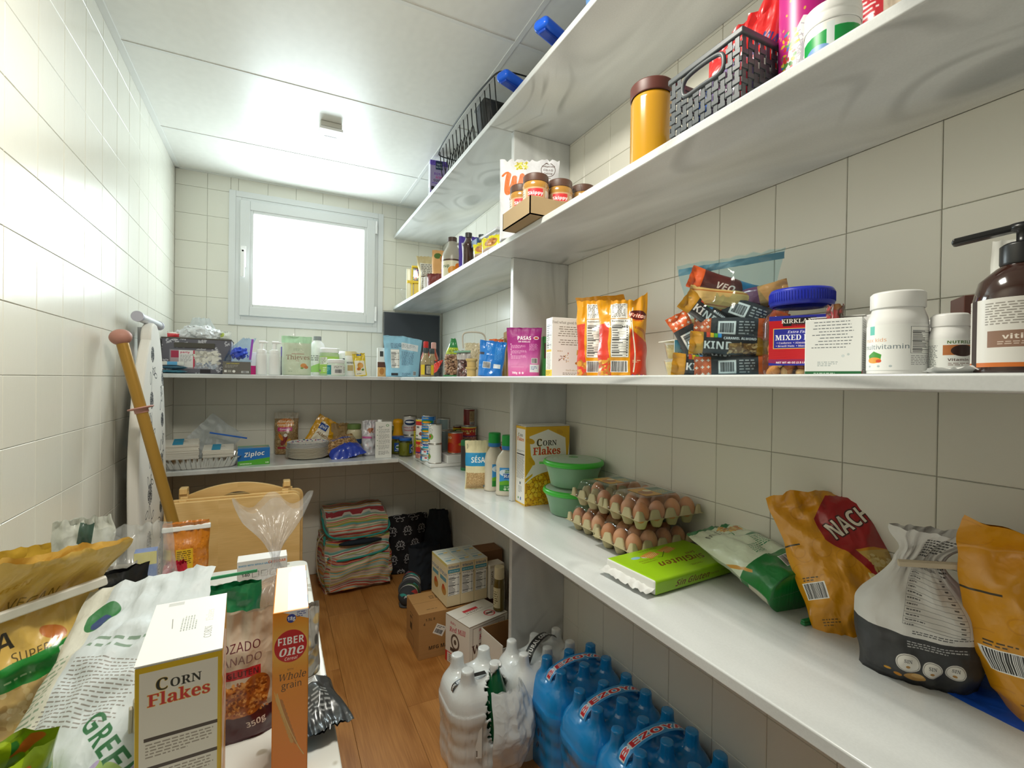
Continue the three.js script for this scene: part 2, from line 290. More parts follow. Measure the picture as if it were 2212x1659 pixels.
// ---------- package shapes ----------
// carton: faces = { r, l, t, b, f, k } each [pxW, pxH, draw] or a colour; front looks along +z, base at y = 0
function cartonGeo(w, h, d, faces, base = '#eee', r = 0.0014) {
  const keys = ['r', 'l', 't', 'b', 'f', 'k'], list = keys.map((k) => { const f = faces[k] ?? base; return typeof f === 'string' ? [8, 8, (c) => fillAll(c, 8, 8, f)] : f; });
  const pr = prints(list), g = new RoundedBoxGeometry(w, h, d, 1, r), a = g.attributes.uv, n = a.count / 6;
  for (let i = 0; i < a.count; i++) { const [u, v] = fit(pr.r[floor(i / n)], clamp(a.getX(i)), clamp(a.getY(i))); a.setXY(i, u, v); }
  g.translate(0, h / 2, 0); return { g, pr };
}
function carton(name, label, cat, at, turn, [w, h, d], faces, base, kind = 'card', group) {
  const { g, pr } = cartonGeo(w, h, d, faces, base); return solo(name, label, cat, g, inked(pr, kind), at, turn, group);
}
// bag of film or paper. front looks along +z, base at y = 0
function bagGeo(o) {
  const { w, h, d, nx = 24, ny = 34, k = rnd() * 99, stand = false } = o, crumple = min(o.crumple ?? 0.004, 0.010), pleat = min(o.pleat ?? 0.004, 0.007);
  const full = o.full || ((t) => (stand ? 0.96 : sm(-0.02, 0.24, t)) * pow(1 - sm(0.45, 0.98, t), 0.8)), wide = o.wide || (() => 1);
  const P = [], U = [], U1 = [], I = [];
  const rects = o.rects || [[0, 0, 1, 1], [0, 0, 1, 1]];
  const point = (s, t, side) => {
    const f = full(t), e = pow(max(0, 1 - pow(abs(s), stand && t < 0.3 ? 3.2 : 2.3)), 0.62), wr = (1 - f) * pleat;
    let x = s * w / 2 * wide(t) * (1 - 0.10 * f * (d / w)), y = t * h, z = side * (d / 2) * f * e;
    z += wr * n2(s * 4.5 + k, t * 1.2) * (1 - pow(abs(s), 6)) + (0.55 * n3(x * 26 + k, y * 22, side * 3 + k) + 0.75 * (0.42 - abs(n3(x * 15 + k, y * 11 + 7, side * 2 + k)) * 1.5) + 0.3 * (0.4 - abs(n3(x * 40 - k, y * 26, side * 2 + k)))) * crumple * e * (t < 0.02 ? 0 : 1) * side;
    x += n2(y * 12 + k, 2 + s) * crumple * 0.5 * (abs(s) > 0.9 ? 1 : 0.3); y += t > 0.97 ? n2(s * 3 + k, 3) * crumple * 0.5 : 0;
    const v = V(x, y, z); if (o.warp) o.warp(v, s, t, side); return v;
  };
  for (const side of [1, -1]) {
    const b = P.length / 3, r = rects[side > 0 ? 0 : 1];
    for (let j = 0; j <= ny; j++) for (let i = 0; i <= nx; i++) {
      const s = i / nx * 2 - 1, t = j / ny, v = point(s, t, side); P.push(v.x, v.y, v.z);
      const [uu, vv] = fit(r, side > 0 ? (s + 1) / 2 : (1 - s) / 2, t); U.push(uu, vv); U1.push(s * w * 2.6 + k, t * h * 5.2);
    }
    for (let j = 0; j < ny; j++) for (let i = 0; i < nx; i++) { const a = b + j * (nx + 1) + i, c = a + nx + 1; side > 0 ? I.push(a, a + 1, c + 1, a, c + 1, c) : I.push(a, c + 1, a + 1, a, c, c + 1); }
  }
  const off = (nx + 1) * (ny + 1); for (let i = 0; i < nx; i++) I.push(i, off + i, i + 1, i + 1, off + i, off + i + 1);
  const g = new THREE.BufferGeometry(); g.setAttribute('position', new THREE.Float32BufferAttribute(P, 3)); g.setAttribute('uv', new THREE.Float32BufferAttribute(U, 2)); g.setAttribute('uv1', new THREE.Float32BufferAttribute(U1, 2)); g.setIndex(I); g.computeVertexNormals(); return g;
}
// printed bag as one mesh: arts = [front, back] each [pxW, pxH, draw]
function bagMesh(o, arts, kind = 'film') {
  const pr = prints([arts[0], arts[1] || arts[0]]), g = bagGeo({ ...o, rects: pr.r }); return [g, inked(pr, kind)];
}
function bag(name, label, cat, at, turn, o, arts, kind, group) { const [g, m] = bagMesh(o, arts, kind); return solo(name, label, cat, g, m, at, turn, group); }
// turned body with a printed band: pts profile bottom to top; the whole height of the band takes the print once around
function labelled(pts, y0, y1, art, kind = 'label', n = 40, turn = 0) {
  const pr = prints([art]), g = lathe(pts, n), a = g.attributes.uv, p = g.attributes.position;
  for (let i = 0; i < a.count; i++) { const [u, v] = fit(pr.r[0], clamp((a.getX(i) + turn) % 1.00001), clamp((p.getY(i) - y0) / (y1 - y0))); a.setXY(i, u, v); }
  return [g, inked(pr, kind)];
}
// part of a cylinder wall carrying a print; angle 0 looks along +z
function wrap(r, h, y, span, art, kind = 'label', mid = 0, n = 24) {
  const pr = prints([art]), g = new THREE.CylinderGeometry(r, r, h, n, 1, true, mid - span / 2, span); g.translate(0, y + h / 2, 0); remap(g, pr.r[0]); return [g, inked(pr, kind)];
}
const clearFilm = M(0xffffff, 0.08, { transmission: 1, thickness: 0, ior: 1.35, bumpMap: crinkle, bumpScale: 0.003 });
const hazeFilm = M(lin(0.9, 0.93, 0.95), 0.35, { transmission: 0.85, thickness: 0, ior: 1.4, bumpMap: crinkle, bumpScale: 0.003 });
const clearPlastic = M(0xffffff, 0.06, { transmission: 1, thickness: 0, ior: 1.45 });
const whitePlastic = M(lin(0.86, 0.86, 0.84), 0.35), steel = M(lin(0.62, 0.60, 0.56), 0.28, { metalness: 1 }), gold = M(lin(0.72, 0.62, 0.36), 0.3, { metalness: 1 });
const solid = {}; const C = (hex, rough = 0.4, more) => more ? M(hex, rough, more) : solid[hex + '_' + rough] ??= M(hex, rough);
const face = (x, z, extra = 0) => -Math.atan2(x, -z) + extra;   // turn that shows a front to the doorway
// smooth union of tapered capsules meshed on a grid: joints = [x0,y0,z0,r0,x1,y1,z1,r1], k = blend
function blob(field, min3, max3, cell) {
  const s = max(max3[0] - min3[0], max3[1] - min3[1], max3[2] - min3[2]) / 2, cx = [0, 1, 2].map((i) => (min3[i] + max3[i]) / 2), N = Math.ceil(2.2 * s / cell) + 4;
  const mc = new MarchingCubes(N, M(0xffffff), false, false, 180000), half = N / 2; mc.isolation = 0; mc.reset();
  for (let z = 0; z < N; z++) for (let y = 0; y < N; y++) for (let x = 0; x < N; x++) mc.field[x + y * N + z * N * N] = -field(cx[0] + (x - half) / half * s * 1.1, cx[1] + (y - half) / half * s * 1.1, cx[2] + (z - half) / half * s * 1.1);
  mc.update(); const c = mc.count, p = mc.positionArray.slice(0, c * 3);
  for (let i = 0; i < p.length; i++) p[i] = p[i] * s * 1.1 + cx[i % 3];
  let g = new THREE.BufferGeometry(); g.setAttribute('position', new THREE.BufferAttribute(p, 3)); g = mergeVertices(g, 1e-5); g.computeVertexNormals(); return g;
}
const capsule = (x, y, z, [ax, ay, az, ra, bx, by, bz, rb]) => { const dx = bx - ax, dy = by - ay, dz = bz - az, t = clamp(((x - ax) * dx + (y - ay) * dy + (z - az) * dz) / (dx * dx + dy * dy + dz * dz + 1e-12)); return hypot(x - ax - dx * t, y - ay - dy * t, z - az - dz * t) - mix(ra, rb, t); };
const smin = (a, b, k) => { const h = max(k - abs(a - b), 0) / k; return min(a, b) - h * h * k * 0.25; };
// ---------- lowest shelf, right wall ----------
function aim(o, up, front) { const y = V(...up).normalize(), f = V(...front), x = V(0, 0, 0).crossVectors(y, f).normalize(), z = V(0, 0, 0).crossVectors(x, y); o.quaternion.setFromRotationMatrix(new THREE.Matrix4().makeBasis(x, y, z)); return o; }
const cornLogo = (c, x, y, s, sx = 1) => {
  text(c, 'C', x - s * 1.02, y, s * 1.12, '#24251f', { font: 'serif', edge: '#d8b23c', ew: s * 0.05, sx }); text(c, 'ORN', x + s * 0.36, y + s * 0.07, s * 0.82, '#24251f', { font: 'serif', sx });
  text(c, 'Flakes', x, y + s * 0.98, s * 1.12, '#d03434', { font: 'serif', edge: '#e8c860', ew: s * 0.06, sx });
};
const flakes = (c, x, y, w, h, n, s) => { rect(c, x, y, w, h, '#d09a10'); for (let i = 0; i < n; i++) { c.save(); c.translate(x + rnd() * w, y + rnd() * h); c.rotate(rnd() * 6); oval(c, 1.5, 2, s * 1.1, s * 0.8, '#a86c08'); poly(c, [[-s, -s * 0.3], [-s * 0.2, -s * 0.8], [s, -s * 0.4], [s * 0.8, s * 0.6], [-s * 0.4, s * 0.8]], ['#f0c31c', '#e6b010', '#f7d23a', '#d99a0c', '#efbd25'][floor(rnd() * 5)]); c.restore(); } };
const cornFront = [430, 660, (c, w, h) => {
  fillAll(c, w, h, '#f4f2ea'); poly(c, [[0, 0], [w, 0], [w, 120], [w * 0.94, 330], [w * 0.9, 100], [w * 0.5, 25], [w * 0.08, 80], [w * 0.12, 240], [w * 0.2, 300], [0, 420]], '#e3b315');
  oval(c, 45, 120, 42, 22, '#d8a514', 0.3); oval(c, 60, 290, 40, 20, '#d8a514', 0.8); oval(c, 330, 48, 34, 18, '#d8a514', 0.3); poly(c, [[0, 430], [70, 390], [66, 410], [0, 460]], '#e3b315');
  cornLogo(c, 205, 135, 74);
  c.save(); c.beginPath(); c.ellipse(260, 680, 360, 300, 0, 0, 7); c.clip(); flakes(c, 0, 380, w, 290, 420, 22); c.restore();
}];
const cornSide = [190, 660, (c, w, h) => {
  fillAll(c, w, h, '#e3b315'); rect(c, 12, 22, w - 22, h - 38, '#f5f3ee'); cornLogo(c, 92, 75, 36); greek(c, 20, 205, 150, 2, 10, '#555', { th: 3 }); rect(c, 20, 232, 150, 10, '#25211f');
  greek(c, 20, 250, 150, 22, 9, '#777', { th: 4 }); rect(c, 80, 470, 26, 22, '#5a6674'); greek(c, 60, 505, 70, 6, 10, '#888'); oval(c, 60, 610, 10, 10, '#4b8a3a'); rect(c, 95, 598, 18, 26, '#3b62a8');
}];
const cfb = thing('cereal_box', 'tall yellow and white corn flakes box beside the marble upright', 'cereal box', [0.872, T4, -1.504], -0.03);
{ const { g, pr } = cartonGeo(0.178, 0.278, 0.08, { f: cornFront, k: cornFront, l: cornSide, r: cornSide, t: '#efeeea' }); part('box_body', g, inked(pr), cfb);
  part('top_flap', merge([B(0.176, 0.0012, 0.038, 0, 0.2795, 0.020), B(0.176, 0.0012, 0.044, 0, 0.2812, -0.018)]), C(0xf2f0ea, 0.6), cfb); }

// frosted green bowls with ribbed lids
const frosted = M(lin(0.42, 0.72, 0.48), 0.42, { transmission: 0.55, thickness: 0 }), limeRim = M(lin(0.06, 0.55, 0.05), 0.3), lidClear = M(lin(0.62, 0.78, 0.62), 0.38, { transmission: 0.3, thickness: 0 });
function bowl(label, at, tab) {
  const t = thing('food_bowl', label, 'food bowl', at, -0.5);
  part('bowl', lathe([[0, 0.001], [0.066, 0.001], [0.072, 0.005], [0.082, 0.045], [0.093, 0.072], [0.0955, 0.072], [0.0845, 0.045], [0.0745, 0.0035], [0.066, 0]].reverse(), 56), frosted, t);
  const lid = part('lid', lathe([[0.094, 0.083], [0.09, 0.0865], [0.082, 0.0855], [0.079, 0.0875], [0.068, 0.0885], [0.065, 0.0875], [0.062, 0.0898], [0.050, 0.0905], [0.047, 0.0892], [0.044, 0.0915], [0.032, 0.092], [0.029, 0.0905], [0.024, 0.093], [0.0, 0.0935]], 56), lidClear, t);
  part('lid_rim', lathe([[0.088, 0.070], [0.098, 0.069], [0.101, 0.073], [0.101, 0.079], [0.098, 0.084], [0.093, 0.0865], [0.090, 0.083], [0.088, 0.076]], 56), limeRim, lid);
  part('lid_knob', cyl(0.0165, 0.016, 0.0015, 0, 0.0925, 0, 32), M(lin(0.18, 0.42, 0.18), 0.4), lid);
  if (tab) part('lift_tab', (() => { const g = B(0.018, 0.004, 0.03, -0.105, 0.072, 0, 0.002); return g; })(), limeRim, lid);
  return t;
}
bowl('lower of two green lidded bowls stacked by the corn flakes box', [0.893, T4, -1.335]);
bowl('upper of two green lidded bowls stacked by the corn flakes box', [0.893, T4 + 0.0935, -1.335], true);
// popcorn-like food at the bottom of the bowls
for (const [y, n, label] of [[T4 + 0.004, 60, 'pale flakes lying in the lower green bowl'], [T4 + 0.0975, 26, 'pale clumps lying in the upper green bowl']]) {
  const im = new THREE.InstancedMesh(new THREE.IcosahedronGeometry(0.007, 1), C(0xd8cf9c, 0.8), n); im.name = numbered('food_pieces'); im.userData = { label, category: 'food', kind: 'stuff' };
  for (let i = 0; i < n; i++) { const a = rnd() * 7, r = 0.062 * sqrt(rnd()); im.setMatrixAt(i, new THREE.Matrix4().compose(V(0.893 + cos(a) * r, y + 0.005 + rnd() * 0.012, -1.335 + sin(a) * r), new THREE.Quaternion().setFromEuler(new THREE.Euler(a, r * 90, a)), V(rr(0.7, 1.5), rr(0.5, 1), rr(0.7, 1.3)))); }
  shadows(im); scene.add(im);
}

// egg cartons: pulp tray, clear lid, paper label; the eggs stand in them
const PX = 0.0495, PZ = 0.0475, CW = 4 * PX + 0.014, CD = 3 * PZ + 0.012;
function gridGeo(nx, nz, w, d, h) {
  const P = [], I = []; for (let j = 0; j <= nz; j++) for (let i = 0; i <= nx; i++) { const x = (i / nx - 0.5) * w, z = (j / nz - 0.5) * d; P.push(x, h(x, z), z); }
  for (let j = 0; j < nz; j++) for (let i = 0; i < nx; i++) { const a = j * (nx + 1) + i, b = a + nx + 1; I.push(a, b, a + 1, a + 1, b, b + 1); }
  const g = new THREE.BufferGeometry(); g.setAttribute('position', new THREE.Float32BufferAttribute(P, 3)); g.setIndex(I); g.computeVertexNormals(); return g;
}
const trayGeo = gridGeo(62, 46, CW, CD, (x, z) => {
  const ex = CW / 2 - abs(x), ez = CD / 2 - abs(z), e = min(ex, ez); if (e < 0.0065) return 0.030 - (e < 0.0035 ? 0.001 : 0);
  const f = (cos(2 * PI * (x / PX + 0.5)) + cos(2 * PI * z / PZ)) / 4 + 0.5;
  return mix(0.050, 0.001, sm(0.12, 0.86, f)) + 0.0004 * n2(x * 300, z * 300);
});
const lidGeo = (() => {
  const n = 140, P = [], I = [], rings = [[0, 0.0305, 0], [0.005, 0.031, 0], [0.008, 0.036, 1], [0.017, 0.068, 1], [0.020, 0.0735, 0.8], [0.026, 0.0765, 0.3], [0.034, 0.0765, 0]];
  for (const [inset, y, sc] of rings) for (let i = 0; i < n; i++) {
    const a = i / n * 2 * PI, hx = CW / 2 - inset, hz = CD / 2 - inset, k = 1 / pow(pow(abs(cos(a)), 9) + pow(abs(sin(a)), 9), 1 / 9);
    let x = clamp(cos(a) * k, -1, 1) * hx, z = clamp(sin(a) * k, -1, 1) * hz; const q = sc * 0.0022 * (abs(x) / hx > abs(z) / hz ? cos(2 * PI * z / PZ) : cos(2 * PI * (x / PX + 0.5)));
    P.push(x + Math.sign(x) * (abs(x) / hx > 0.98 ? q : 0), y, z + Math.sign(z) * (abs(z) / hz > 0.98 ? q : 0));
  }
  for (let r = 0; r + 1 < rings.length; r++) for (let i = 0; i < n; i++) { const j = (i + 1) % n, a = r * n + i, b = r * n + j, c = a + n, d = b + n; I.push(a, c, b, b, c, d); }
  const c0 = P.length / 3; P.push(0, 0.0765, 0); for (let i = 0; i < n; i++) I.push((rings.length - 1) * n + i, c0, (rings.length - 1) * n + (i + 1) % n);
  const g = new THREE.BufferGeometry(); g.setAttribute('position', new THREE.Float32BufferAttribute(P, 3)); g.setIndex(I); g.computeVertexNormals(); return g;
})();
const pulp = M(lin(0.52, 0.46, 0.27), 0.9), eggLabel = prints([[240, 160, (c, w, h) => { fillAll(c, w, h, '#7f8f86'); rect(c, 0, 0, 130, h, '#d59a2c'); oval(c, 60, 90, 50, 36, '#a5662e'); oval(c, 100, 60, 30, 20, '#e9d9b0'); rect(c, 135, 20, 95, 30, '#5f7d6d'); greek(c, 140, 70, 88, 6, 11, '#d8c14a'); }]]);
const eggGeo = lathe([...Array(17)].map((_, i) => { const t = i / 16 * PI, s = sin(t); return [0.0217 * s * (1 - 0.10 * -cos(t)), 0.029 - 0.0285 * cos(t)]; }), 24);
const eggMats = [[0.62, 0.30, 0.15], [0.56, 0.24, 0.10], [0.66, 0.35, 0.20], [0.58, 0.28, 0.16]].map((c) => M(lin(...c), 0.5));
function eggCarton(label, where, at, turn, skip = []) {
  const t = thing('egg_carton', label, 'egg carton', at, turn);
  part('pulp_tray', trayGeo, pulp, t); const l = part('clear_lid', lidGeo, clearPlastic, t); part('paper_label', remap(new THREE.PlaneGeometry(0.1, 0.075).rotateX(-PI / 2).translate(0.0, 0.0772, 0), eggLabel.r[0]), inked(eggLabel), l);
  let n = 0; for (let i = 0; i < 4; i++) for (let j = 0; j < 3; j++) {
    if (skip.includes(i * 3 + j)) continue; const q = V((i - 1.5) * PX, 0.010, (j - 1) * PZ).applyAxisAngle(V(0, 1, 0), turn);
    const e = solo('egg', 'brown egg in the ' + where, 'egg', eggGeo, eggMats[floor(rnd() * 4)], [at[0] + q.x, at[1] + q.y, at[2] + q.z], rnd() * 6, 'eggs in the ' + where); e.scale.setScalar(rr(0.95, 1.03)); n++;
  }
}
eggCarton('clear-lidded egg carton at the bottom front of the stack of four', 'bottom front egg carton', [0.868, T4, -0.968], 0.03);
eggCarton('clear-lidded egg carton at the bottom of the stack, next to the green bowls', 'bottom carton next to the green bowls', [0.885, T4, -1.128], 0.0, [6, 7, 8, 9, 10]);
eggCarton('clear-lidded egg carton on top of the stack, at the front', 'top front egg carton', [0.884, T4 + 0.0772, -0.955], -0.02);
eggCarton('half-empty egg carton on top of the stack, next to the green bowls', 'half-empty top carton next to the green bowls', [0.886, T4 + 0.0772, -1.108], 0.01, [0, 1, 5, 4, 6, 7, 8]);

// flat green packet of crackers
{
  const W = 0.262, D = 0.150, H = 0.036, green = '#9ccb12';
  const top = [760, 440, (c, w, h) => {
    fillAll(c, w, h, green); c.save(); c.translate(w, h); c.rotate(PI); poly(c, [[0, 0], [95, 0], [30, 130], [0, 180]], '#e8eae6');
    text(c, '- CRACKER -', 300, 70, 26, '#5c4217', { bold: false, skew: -0.2 }); text(c, 'Sin', 190, 150, 84, '#7a4a14', { italic: true, skew: -0.25 }); text(c, 'Sem', 180, 226, 46, '#7a4a14', { italic: true, skew: -0.25 }); text(c, 'Gluten', 380, 165, 100, '#7a4a14', { italic: true, skew: -0.25 });
    text(c, 'CON ROMERO', 560, 240, 22, '#6b4a18', { bold: false }); text(c, 'COM ALECRIM', 560, 268, 22, '#6b4a18', { bold: false }); oval(c, 600, 330, 38, 20, '#8fc0d8'); oval(c, 520, 315, 38, 18, '#d8dde6'); rect(c, 490, 318, 58, 10, '#c8343c');
    for (const [x, y] of [[210, 330], [390, 310]]) { poly(c, [[x, y], [x + 120, y - 40], [x + 165, y + 30], [x + 30, y + 66]], '#d99a44'); for (let i = 0; i < 7; i++) line(c, [[x + 14 + i * 18, y + 40 - i * 4], [x + 40 + i * 16, y - 14]], '#f0cf95', 5); } line(c, [[330, 330], [420, 260], [450, 270]], '#3f5a1c', 5); greek(c, 330, 395, 200, 2, 12, '#587a14'); c.restore();
  }];
  const side = [760, 110, (c, w, h) => { fillAll(c, w, h, '#8fbf10'); text(c, 'Sin Gluten', 330, 60, 64, '#6f4514', { italic: true, skew: -0.25 }); text(c, '- CRACKER -', 540, 62, 22, '#6f4514', { bold: false }); text(c, 'Con ROMERO', 680, 55, 24, '#6f4514', { bold: false, italic: true }); }];
  const pr = prints([[8, 8, (c) => fillAll(c, 8, 8, '#a4cf1c')], [8, 8, (c) => fillAll(c, 8, 8, '#e3e4e0')], top, [8, 8, (c) => fillAll(c, 8, 8, green)], side, side]);
  const g = new RoundedBoxGeometry(W, H, D, 3, 0.007), a = g.attributes.uv, p = g.attributes.position, n = a.count / 6;
  for (let i = 0; i < a.count; i++) {
    const [u, v] = fit(pr.r[floor(i / n)], clamp(a.getX(i)), clamp(a.getY(i))); a.setXY(i, u, v); const x = p.getX(i), y = p.getY(i), z = p.getZ(i);
    p.setY(i, y * (0.9 + 0.1 * (1 - pow(2 * x / W, 4))) + (y > 0 ? 0.002 * n2(x * 40, z * 40) : 0)); }
  g.translate(0, H / 2, 0); g.computeVertexNormals();
  const t = thing('cracker_packet', 'flat lime green cracker packet lying in front of the egg cartons', 'cracker packet', [0.823, T4, -0.822], 0.07);
  part('packet', g, inked(pr, 'card'), t);
  const fg = new THREE.PlaneGeometry(0.03, D * 0.97, 6, 20).rotateX(-PI / 2), fp = fg.attributes.position; for (let i = 0; i < fp.count; i++) fp.setY(i, 0.012 + 0.004 * n2(fp.getZ(i) * 60, fp.getX(i) * 30) - (fp.getX(i) + 0.015) * -0.2);
  fg.translate(-W / 2 - 0.010, 0, 0); fg.computeVertexNormals(); part('end_seal', fg, M(lin(0.75, 0.75, 0.73), 0.3), t);
}
// pale green bag of maize snack lying towards the wall
{
  const art = [380, 560, (c, w, h) => {
    fillAll(c, w, h, '#dfe9cf'); rect(c, 0, 0, w, 26, '#2d7d4d'); rect(c, 0, 400, w, 160, '#0d7a33'); speck(c, 190, 40, 130, 80, 60, ['#d9961c', '#eac04a', '#c47a12'], 16, 8); text(c, 'MAÍZ', 120, 110, 50, '#26352a', { bold: false, rot: -0.1 }); text(c, 'O', 190, 158, 46, '#26804a', { bold: false });
    rect(c, 215, 205, 120, 26, '#2d7d4d'); greek(c, 215, 240, 130, 8, 11, '#3b8f5c'); greek(c, 130, 300, 90, 7, 11, '#3b8f5c'); bars(c, 190, 440, 100, 50); greek(c, 190, 508, 90, 4, 9, '#9cc7a4'); rect(c, 310, 500, 20, 24, '#d8a828'); rect(c, 330, 440, 46, 100, '#d9d3bb');
    poly(c, [[40, 430], [0, 300], [0, 330], [30, 440]], '#d79a2c');
  }];
  const b = bag('snack_bag', 'pale green maize snack bag with dark green base, lying by the wall', 'snack bag', [0.910, T4 + 0.040, -0.575], 0, { w: 0.150, h: 0.262, d: 0.088, stand: true, crumple: 0.007, full: (t) => (0.97 - 0.35 * t) * pow(1 - sm(0.5, 1, t), 0.7), k: 3, warp: (v, s, t) => { v.z -= 0.02 * t * t; if (t > 0.75) v.x *= 1 - (t - 0.75) * 0.4; } }, [art, art], 'film');
  aim(b, [0.16, 0.24, -0.95], [-0.22, 0.95, 0.22]);
}
const clipG = (w) => merge([B(w, 0.006, 0.010, 0, 0.003, 0, 0.002), B(w * 0.94, 0.004, 0.008, -w * 0.03, 0.008, 0, 0.0015)]);
solo('bag_clip', 'dark green bag clip lying on the marble in front of the snack bags', 'bag clip', clipG(0.085), M(lin(0.02, 0.22, 0.07), 0.35), [0.905, T4, -0.535], -0.1);
// orange nacho bags
const nacho = (mirror) => [520, 720, (c, w, h) => {
  fillAll(c, w, h, '#dd980c'); for (let i = 0; i < 16; i++) { c.strokeStyle = 'rgba(190,120,10,0.35)'; c.lineWidth = 5; c.beginPath(); c.arc(rnd() * w * 0.6, rnd() * h, rr(20, 50), 0, 5); c.stroke(); }
  poly(c, [[205, 150], [300, 30], [520, 20], [520, 330], [440, 320], [340, 330], [430, 430], [455, 520], [425, 520], [380, 430], [290, 330], [215, 270]], '#a8161a');
  poly(c, [[350, 340], [520, 330], [520, 620], [430, 600], [455, 520], [430, 430]], '#d8b45c'); speck(c, 365, 350, 150, 240, 90, ['#e4c878', '#c79d42', '#eed892'], 14, 9);
  text(c, 'NACHOS', 250, 235, 122, '#f2ead8', { rot: -0.42, edge: '#3a0d0a', ew: 14, align: 'left', sx: 0.72 });
  bars(c, 26, 470, 95, 70); greek(c, 30, 440, 80, 2, 12, '#40300a'); rect(c, 0, 270, 80, 8, '#3b3320'); greek(c, 60, 630, 90, 3, 12, '#7a560a');
}];
{
  const b = bag('crisp_bag', 'orange and red nacho bag leaning on the tiled wall behind the knotted bag', 'crisp bag', [0.918, T4, -0.462], 0, { w: 0.175, h: 0.262, d: 0.075, crumple: 0.009, pleat: 0.014, k: 11, ny: 40, full: (t) => sm(-0.05, 0.25, t) * (1 - 0.75 * sm(0.35, 0.95, t)), wide: (t) => 0.86 + 0.2 * t, warp: (v, s, t) => { if (t > 0.92) v.z -= (t - 0.92) * 0.25 * sin(s * 3); } }, [nacho(), nacho()], 'film');
  aim(b, [0.22, 0.84, -0.48], [-0.72, 0.35, 0.55]);
  const c = bag('crisp_bag', 'large open orange nacho bag at the near end of the lowest shelf', 'crisp bag', [0.925, T4, -0.215], 0, { w: 0.215, h: 0.262, d: 0.125, crumple: 0.014, pleat: 0.02, k: 23, ny: 40, nx: 28, stand: true, full: (t) => 0.85 * (1 - 0.72 * sm(0.5, 1, t)), wide: (t) => 0.80 + 0.24 * sm(0, 0.4, t), warp: (v, s, t) => { if (t < 0.12) v.x *= 0.85 + t; if (t > 0.84 && s < 0) { v.z += (t - 0.84) * 0.3; v.y -= (t - 0.84) * 0.18 * (1 + s); } } }, [nacho(), nacho()], 'film');
  c.rotation.set(-0.10, -1.02, 0.05, 'YXZ');
}
// white and black paper bag of nuts, knotted with a clip
{
  const art = [560, 620, (c, w, h) => {
    fillAll(c, w, h, '#dcdad6'); c.save(); c.translate(210, 150); c.rotate(0.07); text(c, 'INFORMACIÓN NUTRICIONAL', 0, 0, 15, '#333', { align: 'left' }); c.strokeStyle = '#555'; c.strokeRect(-8, -14, 260, 215); for (let i = 0; i < 11; i++) { rect(c, -8, 20 + i * 17, 260, 1, '#666'); greek(c, 0, 26 + i * 17, rr(60, 150), 1, 8, '#555'); rect(c, 215, 26 + i * 17, 20, 4, '#555'); } c.restore();
    greek(c, 220, 30, 200, 7, 12, '#4a4a4a'); greek(c, 455, 120, 80, 5, 14, '#555'); greek(c, 230, 372, 260, 2, 9, '#555');
    rect(c, 0, 400, w, 220, '#37383a'); greek(c, 210, 418, 260, 3, 9, '#bbb'); for (const [x, y, a, b] of [[210, 505, 50, 40], [310, 515, 42, 36], [400, 505, 40, 34]]) { oval(c, x, y, a, b, '#e4e1da'); c.strokeStyle = '#77756f'; c.lineWidth = 2; c.beginPath(); c.ellipse(x, y, a - 5, b - 5, 0, 0, 7); c.stroke(); text(c, 'SIN', x, y - 10, 19, '#555', { font: 'serif' }); oval(c, x, y + 14, 9, 6, '#b08346'); }
    oval(c, 130, 560, 16, 9, '#e9a81c'); oval(c, 175, 578, 18, 10, '#d88f14'); oval(c, 245, 572, 46, 26, '#c99a55'); oval(c, 255, 560, 26, 14, '#dfb673');
  }];
  const t = thing('nut_bag', 'white and dark grey bag of nuts twisted shut with a beige clip', 'nut bag', [0.876, T4, -0.372], -1.02);
  const [g, m] = bagMesh({ w: 0.165, h: 0.222, d: 0.120, stand: true, crumple: 0.008, pleat: 0.02, k: 31, nx: 30, ny: 44, full: (t) => (0.55 + 0.45 * sm(0, 0.18, t)) * (1 - 0.9 * sm(0.42, 0.80, t)) + 0.25 * sm(0.84, 1, t), wide: (t) => (0.9 + 0.12 * sm(0, 0.2, t)) * (1 - 0.62 * sm(0.45, 0.78, t)) + 0.35 * sm(0.84, 1, t), warp: (v, s, t) => { if (t > 0.8) { v.x += (t - 0.8) * 0.12; } } }, [art, art], 'soft');
  part('bag_body', g, m, t); const k = part('bag_clip', clipG(0.082), C(0xcdbfa6, 0.5), t); k.position.set(0.012, 0.176, 0.014); k.rotation.set(PI / 2, 0.1, -0.12);
}
{ const b = bag('blue_packet', 'bright blue packet corner at the near end of the lowest shelf', 'packet', [0.925, T4 + 0.006, -0.192], 0, { w: 0.16, h: 0.13, d: 0.016, crumple: 0.004, k: 5 }, [[16, 16, (c) => fillAll(c, 16, 16, '#1553c8')]], 'soft'); aim(b, [0.12, 0.05, -1], [-0.15, 1, 0.05]); }
// ---------- lowest shelf, far corner: cans, jars, bottles ----------
function can(label, [x, y, z], r, h, art, turn = 0, lidMat = steel, group = 'tins in the far corner') {
  const t = thing('tin_can', label, 'tin can', [x, y, z], turn, group);
  const [g, m] = wrap(r, h - 0.008, 0.004, 2 * PI, art, 'label', 0, 32); part('paper_label', g, m, t);
  part('base_rim', lathe([[0, 0.0015], [r - 0.002, 0.0015], [r - 0.0015, 0], [r + 0.0008, 0.001], [r + 0.0008, 0.004], [r - 0.0004, 0.0055]], 32), lidMat, t);
  part('tin_lid', lathe([[r - 0.0004, h - 0.0055], [r + 0.0008, h - 0.004], [r + 0.0008, h - 0.001], [r - 0.0015, h], [r - 0.003, h - 0.002], [r * 0.8, h - 0.003], [r * 0.78, h - 0.002], [0, h - 0.0025]], 32), lidMat, t);
  return t;
}
